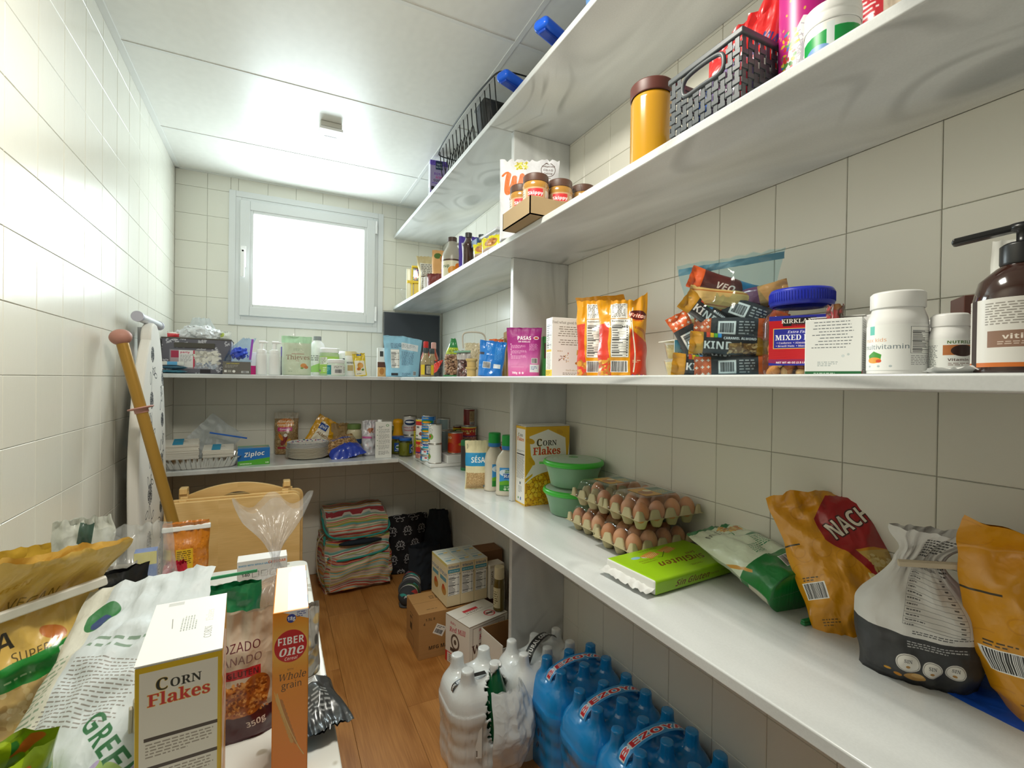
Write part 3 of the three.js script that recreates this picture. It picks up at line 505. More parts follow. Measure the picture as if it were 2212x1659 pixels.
// prints wrap once around; the middle (x = w/2) looks along +z
const A = {
  tuna: [300, 60, (c, w, h) => { fillAll(c, w, h, '#1f4fa8'); rect(c, 0, 34, w, 26, '#1aa3c4'); text(c, 'StarKist', 170, 26, 24, '#fff', { font: 'serif' }); rect(c, 90, 6, 40, 46, '#e9eef2'); oval(c, 118, 20, 9, 9, '#d43a3a'); greek(c, 200, 10, 90, 5, 9, '#cfe0f4'); }],
  bluetall: [300, 120, (c, w, h) => { fillAll(c, w, h, '#1b78cf'); text(c, 'milk', 120, 26, 24, '#f3d33c', { italic: true }); oval(c, 130, 82, 50, 26, '#2f8a2f'); oval(c, 130, 88, 34, 14, '#f0a024'); bars(c, 190, 60, 50, 44); greek(c, 190, 12, 90, 4, 10, '#cde2fa'); }],
  white: [300, 170, (c, w, h) => { fillAll(c, w, h, '#f0f1ee'); greek(c, 60, 12, 60, 1, 10, '#4d8a3a'); greek(c, 60, 30, 55, 9, 12, '#999'); oval(c, 96, 110, 22, 28, '#7ba846'); oval(c, 90, 105, 10, 12, '#c8452f'); bars(c, 60, 130, 30, 32, true); oval(c, 225, 120, 14, 14, '#d9912c'); greek(c, 215, 20, 60, 10, 9, '#888'); }],
  ros: [300, 160, (c, w, h) => { fillAll(c, w, h, '#c8332b'); rect(c, 0, 0, w, 14, '#efd02c'); text(c, 'Rosarita', 145, 46, 44, '#f7d96a', { font: 'serif', edge: '#8c1712', ew: 4 }); oval(c, 150, 92, 18, 24, '#d9402f'); oval(c, 150, 75, 11, 10, '#e9c9a0'); rect(c, 0, 104, w, 12, '#5a2a78'); rect(c, 0, 118, w, 42, '#b5786a'); speck(c, 0, 118, w, 42, 60, ['#c9988a', '#93564a', '#dcb5a8'], 7, 4); rect(c, 205, 20, 60, 80, '#ece8e0'); greek(c, 208, 26, 52, 7, 10, '#777'); }],
  redtall: [300, 200, (c, w, h) => { fillAll(c, w, h, '#c8332b'); rect(c, 0, 0, w, 18, '#f0d428'); rect(c, 60, 18, 16, h, '#f0d428'); rect(c, 85, 60, 130, 140, '#f1ece6'); text(c, 'Ro', 185, 48, 34, '#f7d96a', { font: 'serif' }); oval(c, 165, 108, 32, 16, '#6a4a9c'); oval(c, 165, 150, 44, 26, '#8a4436'); speck(c, 130, 132, 70, 40, 40, ['#a85f4d', '#6e3024'], 6, 4); oval(c, 104, 170, 8, 8, '#3a7a34'); bars(c, 100, 70, 24, 20); }],
  tomato: [300, 170, (c, w, h) => { c.fillStyle = grad(c, 0, 0, w, 0, [0, '#a01a22'], [0.3, '#e9922a'], [0.55, '#d82a26'], [1, '#8e1622']); c.fillRect(0, 0, w, h); text(c, 'TOMATO', 70, 40, 26, '#f7ead0'); oval(c, 110, 120, 34, 40, '#d6361f'); oval(c, 170, 125, 34, 38, '#e24a22'); oval(c, 185, 95, 16, 12, '#e8b62a'); greek(c, 215, 10, 66, 10, 12, '#f0c9cc'); bars(c, 225, 125, 44, 34); }],
  brown: [300, 150, (c, w, h) => { c.fillStyle = grad(c, 0, 0, w, 0, [0, '#a82a1e'], [0.35, '#6e1a18'], [1, '#7a2018']); c.fillRect(0, 0, w, h); rect(c, 150, 16, 90, 100, '#b39a72'); greek(c, 154, 20, 80, 9, 10, '#5c4326'); bars(c, 155, 118, 40, 22); oval(c, 70, 90, 30, 40, '#c2482c'); }],
  yellow: [300, 90, (c, w, h) => { fillAll(c, w, h, '#e8c41c'); rect(c, 0, 0, w, 16, '#7a2a20'); oval(c, 150, 52, 40, 20, '#2f7a34'); oval(c, 150, 50, 24, 10, '#f3e9a0'); greek(c, 205, 25, 70, 5, 11, '#6c5a10'); }],
  silver: [300, 150, (c, w, h) => { fillAll(c, w, h, '#c4c9c8'); rect(c, 120, 0, 60, h, '#8ea3a6'); greek(c, 190, 10, 80, 11, 11, '#7b8286'); }],
  ocean: [300, 150, (c, w, h) => { fillAll(c, w, h, '#d3d2cf'); oval(c, 150, 48, 44, 24, '#12305e'); oval(c, 150, 44, 36, 9, '#eef2f5'); text(c, 'WHOLE BERRY', 150, 92, 17, '#b33a4c'); text(c, 'CRANBERRY', 150, 114, 19, '#b33a4c'); }],
};
const y0 = T4;
// stepped white stand
{
  const t = thing('stepped_stand', 'white stepped plastic stand carrying the tins', 'stand', [0.792, y0, -2.46], 0.0);
  part('lower_step', B(0.205, 0.016, 0.325, 0, 0.008, 0, 0.004), whitePlastic, t); part('upper_step', B(0.118, 0.042, 0.325, 0.045, 0.037, 0, 0.004), whitePlastic, t); part('end_rim', merge([B(0.02, 0.03, 0.325, 0.108, 0.073, 0, 0.003)]), whitePlastic, t);
}
const yl = y0 + 0.0165, yh = y0 + 0.0585, F0 = -0.3;
can('white tin at the front of the stepped stand, lower of two', [0.728, yl, -2.345], 0.0335, 0.099, A.white, F0); can('white tin at the front of the stepped stand, upper of two', [0.728, yl + 0.0992, -2.345], 0.0335, 0.099, A.white, F0 + 0.4);
let ty = yl; for (const [h, n] of [[0.0315, 'bottom'], [0.0315, 'second'], [0.0315, 'third']]) { can(n + ' flat blue tuna tin of the stack behind the white tins', [0.717, ty, -2.424], 0.041, h, A.tuna, F0 + rr(-0.5, 0.5)); ty += h + 0.0003; }
for (const [h, n] of [[0.046, 'lower blue milk tin stacked on the tuna tins'], [0.046, 'middle blue milk tin stacked on the tuna tins'], [0.048, 'topmost blue milk tin stacked on the tuna tins']]) { can(n, [0.717, ty, -2.424], 0.036, h, A.bluetall, F0 + rr(-0.2, 0.2)); ty += h + 0.0003; }
can('red and yellow bean tin behind the tuna tins, lower one', [0.716, yl, -2.513], 0.042, 0.105, A.ros, F0 + 0.2); can('tall red bean tin with white panel, on top of the bean tin', [0.716, yl + 0.1052, -2.513], 0.042, 0.108, A.redtall, F0);
can('red tomato tin on the upper step of the stand', [0.842, yh, -2.36], 0.039, 0.110, A.tomato, F0);
can('silver tin on the upper step behind the blue stack', [0.81, yh, -2.46], 0.036, 0.112, A.silver, F0); can('grey tin standing on a silver tin, topmost at the back', [0.81, yh + 0.1122, -2.46], 0.036, 0.062, A.silver, F0);
can('red bean tin beside the wall on the upper step', [0.865, yh, -2.575], 0.040, 0.100, A.ros, F0 - 0.1);
can('pale tin under the dark brown tin, by the right wall', [0.952, y0, -2.45], 0.042, 0.11, A.silver, F0); can('red bean tin carrying the dark brown tin', [0.952, y0 + 0.1103, -2.45], 0.042, 0.078, A.ros, F0 - 0.2); can('dark red-brown tin on top of the tallest tower by the wall', [0.952, y0 + 0.1886, -2.45], 0.030, 0.096, A.brown, F0);
can('short yellow tin with dark rim, left of the tallest tower', [0.936, y0 + 0.13, -2.575], 0.031, 0.05, A.yellow, F0); can('green-yellow tin under the short yellow tin', [0.936, y0 + 0.0655, -2.575], 0.031, 0.064, A.yellow, F0); can('blue tin at the bottom of the yellow tins', [0.936, y0, -2.575], 0.031, 0.065, A.bluetall, F0);
can('grey cranberry tin behind the mustard bottle, upper one', [0.715, y0 + 0.112, -2.80], 0.038, 0.112, A.ocean, F0); can('grey tin under the cranberry tin behind the mustard', [0.715, y0, -2.80], 0.038, 0.1115, A.ocean, F0 - 0.5);
// gold-lidded tins by the wall
can('gold-lidded spice tin with orange label near the sesame bag', [0.852, y0, -2.11], 0.036, 0.150, [200, 120, (c, w, h) => { fillAll(c, w, h, '#c98a34'); speck(c, 0, 0, w, h, 140, ['#a86a20', '#dba850', '#e8c070'], 4); }], F0, gold, 'gold-lidded tins');
can('gold-lidded tin with red label by the wall', [0.925, y0, -2.0], 0.036, 0.150, [200, 120, (c, w, h) => { fillAll(c, w, h, '#a5322c'); rect(c, 60, 40, 80, 50, '#e8dcc8'); }], F0, gold, 'gold-lidded tins');
can('gold-lidded tin with red label behind the dressing bottles', [0.93, y0, -1.90], 0.036, 0.152, [200, 120, (c, w, h) => { fillAll(c, w, h, '#b33a30'); rect(c, 60, 40, 80, 50, '#e8dcc8'); }], F0 + 0.3, gold, 'gold-lidded tins');
{ const t = thing('spice_jar', 'dark spice jar with green lid beside the stepped stand', 'spice jar', [0.838, y0, -2.19], 0); part('jar', lathe([[0, 0], [0.024, 0], [0.026, 0.004], [0.026, 0.12], [0.023, 0.126]], 24), C(0x3c3a38, 0.35), t); part('lid', lathe([[0.0255, 0.12], [0.0265, 0.123], [0.0265, 0.144], [0.024, 0.146], [0, 0.146]], 24), C(0x2b7a4a, 0.4), t); part('base_ring', cyl(0.0268, 0.0268, 0.014, 0, 0.0, 0, 24), C(0x2b7a4a, 0.4), t); }
// jars of pickles, mustard, olives
function pickleJar(label, at, turn) {
  const t = thing('pickle_jar', label, 'pickle jar', at, turn, 'pickle jars');
  part('contents', lathe([[0, 0.004], [0.033, 0.004], [0.036, 0.012], [0.036, 0.078], [0, 0.08]], 28), M(lin(0.20, 0.20, 0.02), 0.5, { bumpMap: tileBump, bumpScale: 0.004 }), t);
  part('glass', lathe([[0, 0], [0.034, 0], [0.0385, 0.006], [0.0395, 0.04], [0.0385, 0.078], [0.033, 0.088], [0.031, 0.092]], 32), M(lin(0.75, 0.78, 0.45), 0.05, { transmission: 1, thickness: 0 }), t);
  part('lid', lathe([[0.033, 0.09], [0.036, 0.091], [0.036, 0.103], [0.034, 0.105], [0, 0.105]], 32), C(0x2a63b8, 0.35), t);
  const [g, m] = wrap(0.0398, 0.05, 0.02, 1.5, [120, 60, (c, w, h) => { fillAll(c, w, h, '#2456a8'); oval(c, 60, 30, 44, 18, '#e9eef0'); rect(c, 20, 24, 80, 12, '#3a7a34'); greek(c, 12, 50, 90, 1, 8, '#fff'); }], 'label', 0.9); part('label', g, m, t); return t;
}
const pj = pickleJar('front jar of green pickles with blue lid', [0.668, y0, -2.715], 0.2); copy(pj, 'rear jar of green pickles with blue lid', [0.646, y0, -2.81], -0.9);
{ const t = thing('mustard_bottle', 'yellow mustard squeeze bottle behind the pickle jars', 'mustard bottle', [0.668, y0, -2.905], 0); part('bottle', lathe([[0, 0], [0.03, 0], [0.034, 0.01], [0.034, 0.09], [0.028, 0.12], [0.024, 0.15], [0.03, 0.165], [0.031, 0.185], [0.024, 0.197], [0, 0.2]], 28), C(0xe8a80c, 0.35), t); part('cap_seam', lathe([[0.0312, 0.168], [0.0316, 0.172], [0.0312, 0.176]], 28), C(0xd89a08, 0.4), t); }
bag('snack_bag', 'small yellow bag of pistachios behind the pickle jars', 'snack bag', [0.775, y0, -2.75], face(0.72, -2.7), { w: 0.10, h: 0.165, d: 0.05, k: 4 }, [[120, 180, (c, w, h) => { fillAll(c, w, h, '#d9cf3a'); rect(c, 0, 0, w, 30, '#b8641c'); oval(c, 80, 100, 26, 22, '#5a4a26'); oval(c, 84, 70, 16, 12, '#2e2a22'); greek(c, 10, 40, 80, 5, 12, '#5f6a1a'); poly(c, [[0, 90], [20, 180], [34, 180], [8, 80]], '#c8dc28'); }]]);
{ const t = thing('jar', 'dark olive jar with pale green lid behind the drinks carton', 'jar', [0.635, y0, -2.96], 0); part('glass', lathe([[0, 0], [0.034, 0], [0.036, 0.006], [0.036, 0.12], [0.030, 0.13]], 28), M(lin(0.10, 0.12, 0.06), 0.2), t); part('lid', cyl(0.035, 0.034, 0.02, 0, 0.128, 0, 28), C(0x7c8a5a, 0.5), t); const [g, m] = wrap(0.0363, 0.06, 0.03, 1.6, [60, 60, (c, w, h) => { fillAll(c, w, h, '#c8cdc4'); greek(c, 6, 8, 48, 6, 8, '#555'); }], 'label', 0.3); part('label', g, m, t); }
// sesame bag and dressing bottles
bag('sesame_bag', 'cream sesame seed bag with blue band beside the dressing bottles', 'seed bag', [0.735, y0, -1.785], face(0.73, -1.78, 0.04), { w: 0.105, h: 0.196, d: 0.036, crumple: 0.003, pleat: 0.003, k: 8, full: (t) => sm(-0.02, 0.12, t) * (1 - 0.85 * sm(0.4, 0.95, t)) }, [[300, 560, (c, w, h) => {
  fillAll(c, w, h, '#e6ddb4'); rect(c, 0, 140, w, 150, '#2a97cf'); text(c, 'SÉSAMO', 66, 220, 84, '#fff', { align: 'left', sx: 0.85 }); poly(c, [[15, 370], [w, 365], [w, h - 12], [10, h - 12]], '#b99a6a'); speck(c, 15, 365, w - 20, h - 380, 1500, ['#caa878', '#9a7a4c', '#dcc294', '#b08c5c'], 4, 2.6); text(c, '250 g', 250, 520, 34, '#2a97cf'); line(c, [[26, 40], [30, 70], [26, 92]], '#53625a', 5); }]], 'soft');
bag('seed_packet', 'thin orange lentil packet in clear film behind the sesame bag', 'seed packet', [0.795, y0, -1.945], face(0.8, -1.94), { w: 0.085, h: 0.145, d: 0.03, k: 9 }, [[80, 140, (c, w, h) => { fillAll(c, w, h, '#c98426'); speck(c, 0, 0, w, h, 300, ['#e0a040', '#a8651a'], 4); }]]);
function dressing(label, at, turn) {
  const t = thing('dressing_bottle', label, 'dressing bottle', at, turn, 'salad dressing bottles'), body = M(lin(0.72, 0.66, 0.54), 0.28);
  const b = part('bottle', (() => { const g = lathe([[0, 0], [0.044, 0], [0.0475, 0.004], [0.0475, 0.012], [0.0455, 0.016], [0.0455, 0.112], [0.0475, 0.116], [0.0465, 0.126], [0.040, 0.148], [0.026, 0.166], [0.021, 0.174], [0.021, 0.18]], 40); g.scale(1, 1, 0.72); return g; })(), body, t);
  const pr = prints([[210, 280, (c, w, h) => { fillAll(c, w, h, '#3f9be0'); oval(c, 60, 60, 60, 40, '#dfeefa'); oval(c, 160, 120, 50, 40, '#eaf4fb'); poly(c, [[0, 170], [70, 150], [210, 190], [210, 280], [0, 280]], '#6ab52c'); poly(c, [[0, 210], [210, 190], [210, 280], [0, 280]], '#2f8f3a'); poly(c, [[60, 30], [210, 22], [210, 58], [56, 64]], '#2c7a3a'); text(c, 'Hidden Valley', 130, 45, 25, '#fff', { font: 'serif' }); poly(c, [[40, 72], [210, 66], [210, 128], [52, 132]], '#1f5fb0'); text(c, 'Ranch', 124, 100, 50, '#fff', { font: 'serif' }); greek(c, 50, 222, 110, 2, 12, '#d9efcf'); for (let i = 0; i < 3; i++) oval(c, 60 + i * 36, 258, 14, 13, '#cfe8c4'); }]]);
  const lg = new THREE.CylinderGeometry(0.0461, 0.0461, 0.088, 20, 1, true, -0.95, 1.9); lg.scale(1, 1, 0.724); lg.translate(0, 0.064, 0); remap(lg, pr.r[0]); part('label', lg, inked(pr, 'label'), b);
  const cap = part('cap', lathe([[0.0225, 0.174], [0.0245, 0.176], [0.0245, 0.226], [0.0225, 0.229], [0, 0.229]], 36), C(0x149a3c, 0.35), t); part('seal_band', lathe([[0.0248, 0.174], [0.0252, 0.175], [0.0252, 0.188], [0.0247, 0.189]], 36), C(0x2a7ac0, 0.35), cap);
  return t;
}
const dr1 = dressing('cream dressing bottle with green cap standing against the marble upright', [0.806, y0, -1.655], face(0.8, -1.65, 0.25)); copy(dr1, 'cream dressing bottle with green cap next to the sesame bag', [0.792, y0, -1.752], face(0.79, -1.75, 0.9));

// ---------- lowest shelf under the window ----------
// foil roasting tray with napkin packs
{
  const t = thing('foil_tray', 'crinkled aluminium foil tray holding napkin packs', 'foil tray', [-0.318, y0, -2.775], 0.05), foil = M(lin(0.78, 0.76, 0.72), 0.22, { metalness: 1 });
  const rings = [[0.125, 0.085, 0.0], [0.135, 0.092, 0.004], [0.158, 0.112, 0.052], [0.165, 0.118, 0.0545], [0.169, 0.122, 0.053]], n = 240, P = [], I = [];
  rings.forEach(([a, b, y], r) => { for (let i = 0; i < n; i++) { const an = i / n * 2 * PI, k = 1 / pow(pow(abs(cos(an)), 6) + pow(abs(sin(an)), 6), 1 / 6), fl = (r === 1 || r === 2) ? 0.0028 * Math.sign(sin(i / n * 2 * PI * 46)) : 0; P.push(cos(an) * k * (a + fl) , y + (r > 2 ? 0.0014 * n2(i * 0.3, r) : 0), sin(an) * k * (b + fl)); } });
  for (let r = 0; r + 1 < rings.length; r++) for (let i = 0; i < n; i++) { const j = (i + 1) % n, a = r * n + i, b = r * n + j; I.push(a, a + n, b, b, a + n, b + n); }
  const c0 = P.length / 3; P.push(0, 0.0005, 0); for (let i = 0; i < n; i++) I.push(i, (i + 1) % n, c0);
  const g = new THREE.BufferGeometry(); g.setAttribute('position', new THREE.Float32BufferAttribute(P, 3)); g.setIndex(I); g.computeVertexNormals(); part('tray_body', g, foil, t);
}
function napkins(label, at, turn, [w, h, d], tilt) {
  const t = thing('napkin_pack', label, 'napkin pack', at, turn, 'napkin packs');
  const G = []; const n = 14; for (let i = 0; i < n; i++) G.push(B(w * (1 - 0.02 * rnd()), h / n * 0.93, d * (1 - 0.03 * rnd()), rr(-0.002, 0.002), h * (i + 0.5) / n, rr(-0.002, 0.002)));
  part('napkins', merge(G), C(0xeae5da, 0.9), t); part('blue_band', B(w * 0.28, 0.0015, d * 0.99, -w * 0.08, h + 0.001, 0), C(0x2fa0cc, 0.5), t); const [bg, bm] = bagMesh({ w: w * 1.06, h: d * 1.06, d: h * 1.08, k: 7, full: (q) => pow(sin(PI * clamp(q, 0.02, 0.98)), 0.22), crumple: 0.003 }, [[8, 8, (c) => fillAll(c, 8, 8, '#fff')]]); bg.rotateX(-PI / 2); bg.translate(0, h / 2, d * 0.53); part('clear_wrap', bg, clearFilm, t);
  t.rotation.set(tilt, turn, 0, 'YXZ'); return t;
}
napkins('larger pack of cream napkins with blue band in the foil tray', [-0.405, y0 + 0.052, -2.765], 0.1, [0.145, 0.072, 0.145], 0.08);
napkins('smaller pack of cream napkins in the foil tray', [-0.25, y0 + 0.042, -2.765], 0.05, [0.13, 0.05, 0.12], 0.1);
{ const b = bag('zip_bag', 'clear zip bag with blue seal lying behind the napkin packs', 'plastic bag', [-0.215, y0 + 0.055, -2.885], 0, { w: 0.24, h: 0.19, d: 0.03, k: 14, crumple: 0.006 }, [[8, 8, (c) => fillAll(c, 8, 8, '#fff')]]); b.material = hazeFilm; aim(b, [-0.75, 0.62, -0.05], [0.2, 0.6, 0.75]);
  solo('zip_seal', 'blue zip strip of the clear bag behind the napkins', 'zip strip', B(0.17, 0.008, 0.003, 0, 0, 0, 0.001), C(0x2467c8, 0.4), [-0.215, y0 + 0.138, -2.845]).rotation.set(0, 0.1, -0.22); }
carton('sandwich_bag_box', 'blue and green sandwich bag box beside the foil tray', 'box', [-0.098, y0, -2.762], face(-0.098, -2.75, 0.03), [0.142, 0.085, 0.1], { f: [320, 200, (c, w, h) => { fillAll(c, w, h, '#1373c6'); poly(c, [[0, 150], [w * 0.5, 138], [w, 118], [w, h], [0, h]], '#55b02e'); text(c, 'Ziploc', 165, 70, 72, '#fff', { skew: -0.2, rot: -0.09, edge: '#0d4f92', ew: 8 }); text(c, 'SANDWICH', 78, 182, 22, '#f2f9ea', { bold: true }); text(c, '145', 290, 178, 24, '#f2f9ea'); }], t: [160, 100, (c, w, h) => { fillAll(c, w, h, '#5f9fb8'); rect(c, 0, 0, w, 26, '#5cb333'); oval(c, 110, 60, 40, 20, '#c9a27a'); }], l: '#1373c6', r: '#1373c6' }, '#1373c6');
// stack of paper plates: each plate a piece of its own
{
  const plateG = lathe([[0, 0], [0.078, 0], [0.088, 0.003], [0.108, 0.013], [0.112, 0.0135], [0.108, 0.0145], [0.087, 0.0042], [0.078, 0.0012], [0, 0.0012]], 48), cream = C(0xefe6d2, 0.75), dec = C(0xf4f2ee, 0.6);
  for (let i = 0; i < 22; i++) { const up = i > 13, p = solo('paper_plate', i === 21 ? 'white flower-rimmed paper plate on top of the plate stack' : up ? 'white paper plate in the upper half of the plate stack' : 'cream paper plate in the lower half of the plate stack', 'paper plate', plateG, up ? dec : cream, [0.163 + rr(-0.001, 0.001), y0 + i * 0.0036, -2.862 + rr(-0.001, 0.001)], 0, 'stack of paper plates'); if (up) p.scale.set(0.96, 1, 0.96); }
  const pp = prints([[220, 220, (c, w, h) => { fillAll(c, w, h, '#f4f2ee'); for (let i = 0; i < 46; i++) { const a = i / 46 * 2 * PI + rr(-0.06, 0.06), r = rr(86, 103); oval(c, 110 + cos(a) * r, 110 + sin(a) * r, rr(3, 7), rr(3, 7), ['#7a4a8c', '#3a7a8c', '#b0486a', '#4a5a9c'][i % 4]); } }]]);
  const tg = plateG.clone(), tp = tg.attributes.position, tu = tg.attributes.uv; for (let i = 0; i < tp.count; i++) { const [u, v] = fit(pp.r[0], clamp(0.5 + tp.getX(i) / 0.226), clamp(0.5 - tp.getZ(i) / 0.226)); tu.setXY(i, u, v); }
  const top = scene.children[scene.children.length - 1]; top.geometry = tg; top.material = inked(pp, 'paper');
}
bag('seed_bag', 'bird seed bag with orange label standing at the back wall', 'seed bag', [0.058, y0, -3.045], face(0.058, -3.04), { w: 0.128, h: 0.238, d: 0.06, k: 2, stand: true }, [[230, 430, (c, w, h) => { fillAll(c, w, h, '#9a7c50'); speck(c, 0, 60, w, h, 1300, ['#b89a6c', '#7c5f38', '#cdb184', '#8f7044'], 4, 3); rect(c, 0, 0, w, 60, '#c9c2b2'); oval(c, 105, 110, 80, 50, '#e0841c'); text(c, 'Alimento', 105, 92, 34, '#fff3d8', { font: 'serif', italic: true }); text(c, 'completo', 105, 124, 34, '#fff3d8', { font: 'serif', italic: true }); rect(c, 30, 150, 140, 40, '#c8287a'); text(c, 'Canarios', 100, 170, 24, '#fff'); oval(c, 90, 280, 26, 60, '#8a2f2c', 0.4); oval(c, 60, 250, 16, 40, '#e28a1c', -0.5); oval(c, 104, 232, 18, 18, '#f0ece4'); oval(c, 130, 300, 16, 40, '#e0a030', 0.6); rect(c, 30, 350, 110, 20, '#a82838'); }]]);
{ const b = bag('almond_bag', 'yellow almond bag leaning behind the paper plates', 'nut bag', [0.20, y0 + 0.02, -2.985], 0, { w: 0.16, h: 0.2, d: 0.04, k: 6, crumple: 0.008 }, [[240, 300, (c, w, h) => { fillAll(c, w, h, '#d9a010'); poly(c, [[50, 40], [130, 60], [200, 250], [40, 260]], '#eee6d0'); rect(c, 45, 60, 76, 56, '#1f4a9c'); text(c, 'Del', 82, 88, 34, '#fff', { italic: true, font: 'serif' }); text(c, 'ALMONDS', 140, 160, 34, '#8a5a14', { rot: 0.15 }); oval(c, 90, 225, 34, 16, '#a86a30'); oval(c, 140, 235, 30, 14, '#b87a3c'); }]]); b.rotation.set(-0.12, 0.05, -0.55, 'YXZ'); }
{ const b = bag('walnut_bag', 'clear and blue bag of chopped walnuts lying beside the plates', 'nut bag', [0.37, y0 + 0.006, -2.745], 0, { w: 0.19, h: 0.215, d: 0.085, k: 16, crumple: 0.008, full: (t) => sm(-0.02, 0.2, t) * (1 - sm(0.6, 1, t)) }, [[300, 300, (c, w, h) => { fillAll(c, w, h, '#a98358'); speck(c, 0, 0, w, h, 700, ['#c49c6a', '#8a6540', '#d8b886', '#74522e'], 8, 5); rect(c, 0, 190, w, 110, '#2b45b4'); poly(c, [[70, 60], [230, 60], [240, 120], [70, 120]], '#2b45b4'); text(c, 'WALNUTS', 150, 92, 40, '#f2f4fa'); }]]); aim(b, [-0.25, 0.42, -0.85], [-0.1, 0.9, 0.45]); }
{ const t = thing('mayonnaise_jar', 'cream mayonnaise jar with olive green lid at the back', 'jar', [0.424, y0, -2.985], 0.1); part('jar', lathe([[0, 0], [0.04, 0], [0.044, 0.008], [0.044, 0.12], [0.036, 0.136], [0.033, 0.14]], 32), C(0xe6dcb8, 0.25), t); part('lid', lathe([[0.0385, 0.138], [0.04, 0.14], [0.04, 0.166], [0.038, 0.168], [0, 0.168]], 32), C(0x6f8a4a, 0.45), t); const [g, m] = wrap(0.0444, 0.07, 0.03, 3, [120, 70, (c, w, h) => { fillAll(c, w, h, '#d8cfa8'); rect(c, 10, 20, 100, 30, '#2c4f8c'); }]); part('label', g, m, t); }
bag('paper_bag', 'small crumpled brown paper bag behind the walnut bag', 'paper bag', [0.345, y0, -3.0], 0.1, { w: 0.10, h: 0.172, d: 0.06, k: 19, stand: true, crumple: 0.01 }, [[16, 16, (c) => fillAll(c, 16, 16, '#9c8054')]], 'paper');
{ const b = bag('zip_bag', 'clear zip bag of sweets with pink strip beside the drinks carton', 'plastic bag', [0.487, y0, -2.83], 0.1, { w: 0.085, h: 0.2, d: 0.06, k: 21, stand: true, crumple: 0.008 }, [[120, 240, (c, w, h) => { fillAll(c, w, h, '#c9c8ce'); rect(c, 0, 108, w, 14, '#c85a9c'); oval(c, 66, 70, 30, 18, '#b0643c'); oval(c, 40, 160, 30, 34, '#dcdde2'); speck(c, 0, 0, w, h, 30, ['#e4e4ea', '#aeb0ba', '#d8c6cc'], 14, 8); }]]); }
{ const t = thing('drinks_carton', 'white drinks carton with screw cap standing at the shelf corner', 'drinks carton', [0.545, y0, -2.725], face(0.545, -2.7, 0.05)); const f = [150, 420, (c, w, h) => { fillAll(c, w, h, '#e9e8e2'); oval(c, 110, 40, 14, 14, '#4a8a4a'); oval(c, 110, 40, 9, 9, '#e9e8e2'); greek(c, 30, 50, 50, 2, 14, '#777'); for (let b = 0; b < 4; b++) { oval(c, 18, 92 + b * 62, 4, 4, '#3a7a34'); greek(c, 30, 84 + b * 62, 105, 5, 11, '#9a9a94'); } greek(c, 30, 340, 100, 4, 12, '#8c8c88'); c.strokeStyle = '#999'; c.strokeRect(30, 345, 36, 40); }]; const { g, pr } = cartonGeo(0.088, 0.20, 0.058, { f, k: f, l: f, r: f, t: '#e6e4dc' }, '#eee'); part('carton_body', g, inked(pr), t); part('screw_cap', cyl(0.013, 0.012, 0.012, -0.02, 0.2, 0.005, 20), C(0xf4f4f2, 0.4), t); }
// ---------- eye-level shelf, right wall ----------
const ym = T3;
const pouchFull = (t) => (0.95 - 0.55 * t) * (1 - sm(0.8, 1, t));
bag('raisin_pouch', 'magenta raisin pouch standing in front of the marble upright', 'pouch', [0.775, ym, -1.475], face(0.775, -1.475), { w: 0.124, h: 0.172, d: 0.06, stand: true, k: 41, crumple: 0.002, pleat: 0.002, full: pouchFull, wide: (t) => 0.9 + 0.1 * t }, [[300, 420, (c, w, h) => {
  c.fillStyle = grad(c, 0, 0, 0, h, [0, '#8e1470'], [0.35, '#a92a86'], [0.75, '#d884b8'], [1, '#d8509c']); c.fillRect(0, 0, w, h); text(c, 'PASAS', 150, 92, 42, '#fff'); text(c, 'SIN SEMILLAS', 150, 122, 16, '#fff'); oval(c, 255, 90, 24, 14, '#f0ece8'); oval(c, 255, 90, 17, 8, '#c83a2c');
  for (let i = 0; i < 3; i++) { oval(c, 32, 142 + i * 44, 5, 5, '#f2cfe6'); greek(c, 30, 152 + i * 44, 150, 3, 10, '#e9b4d6'); } greek(c, 195, 140, 80, 6, 10, '#dca0ca'); bars(c, 222, 262, 50, 40); rect(c, 205, 315, 86, 64, '#e6e8ee'); greek(c, 215, 330, 60, 3, 11, '#4a68a8'); text(c, '700g', 62, 385, 24, '#fff'); oval(c, 110, 386, 10, 10, '#f6dcec'); oval(c, 140, 386, 10, 10, '#f6dcec'); rect(c, 30, 335, 120, 2, '#f0c4de'); }]], 'soft');
carton('tea_box', 'green box behind the raisin pouch and the cracker box', 'box', [0.885, ym, -1.47], -0.35, [0.075, 0.145, 0.04], { f: [100, 160, (c, w, h) => { fillAll(c, w, h, '#2f7a36'); rect(c, 8, 26, 50, 60, '#3c1a14'); text(c, 'TEA', 40, 66, 22, '#c8a03a'); oval(c, 70, 130, 30, 24, '#8fb83a'); }], t: '#c8352c' }, '#4c9a3a');
carton('card_box', 'white box with red edge behind the green box', 'box', [0.945, ym, -1.50], -0.3, [0.07, 0.165, 0.05], { f: [80, 170, (c, w, h) => { fillAll(c, w, h, '#efece6'); rect(c, 0, 0, w, 10, '#d02a34'); rect(c, 0, 0, 9, h, '#d02a34'); }] }, '#d02a34');
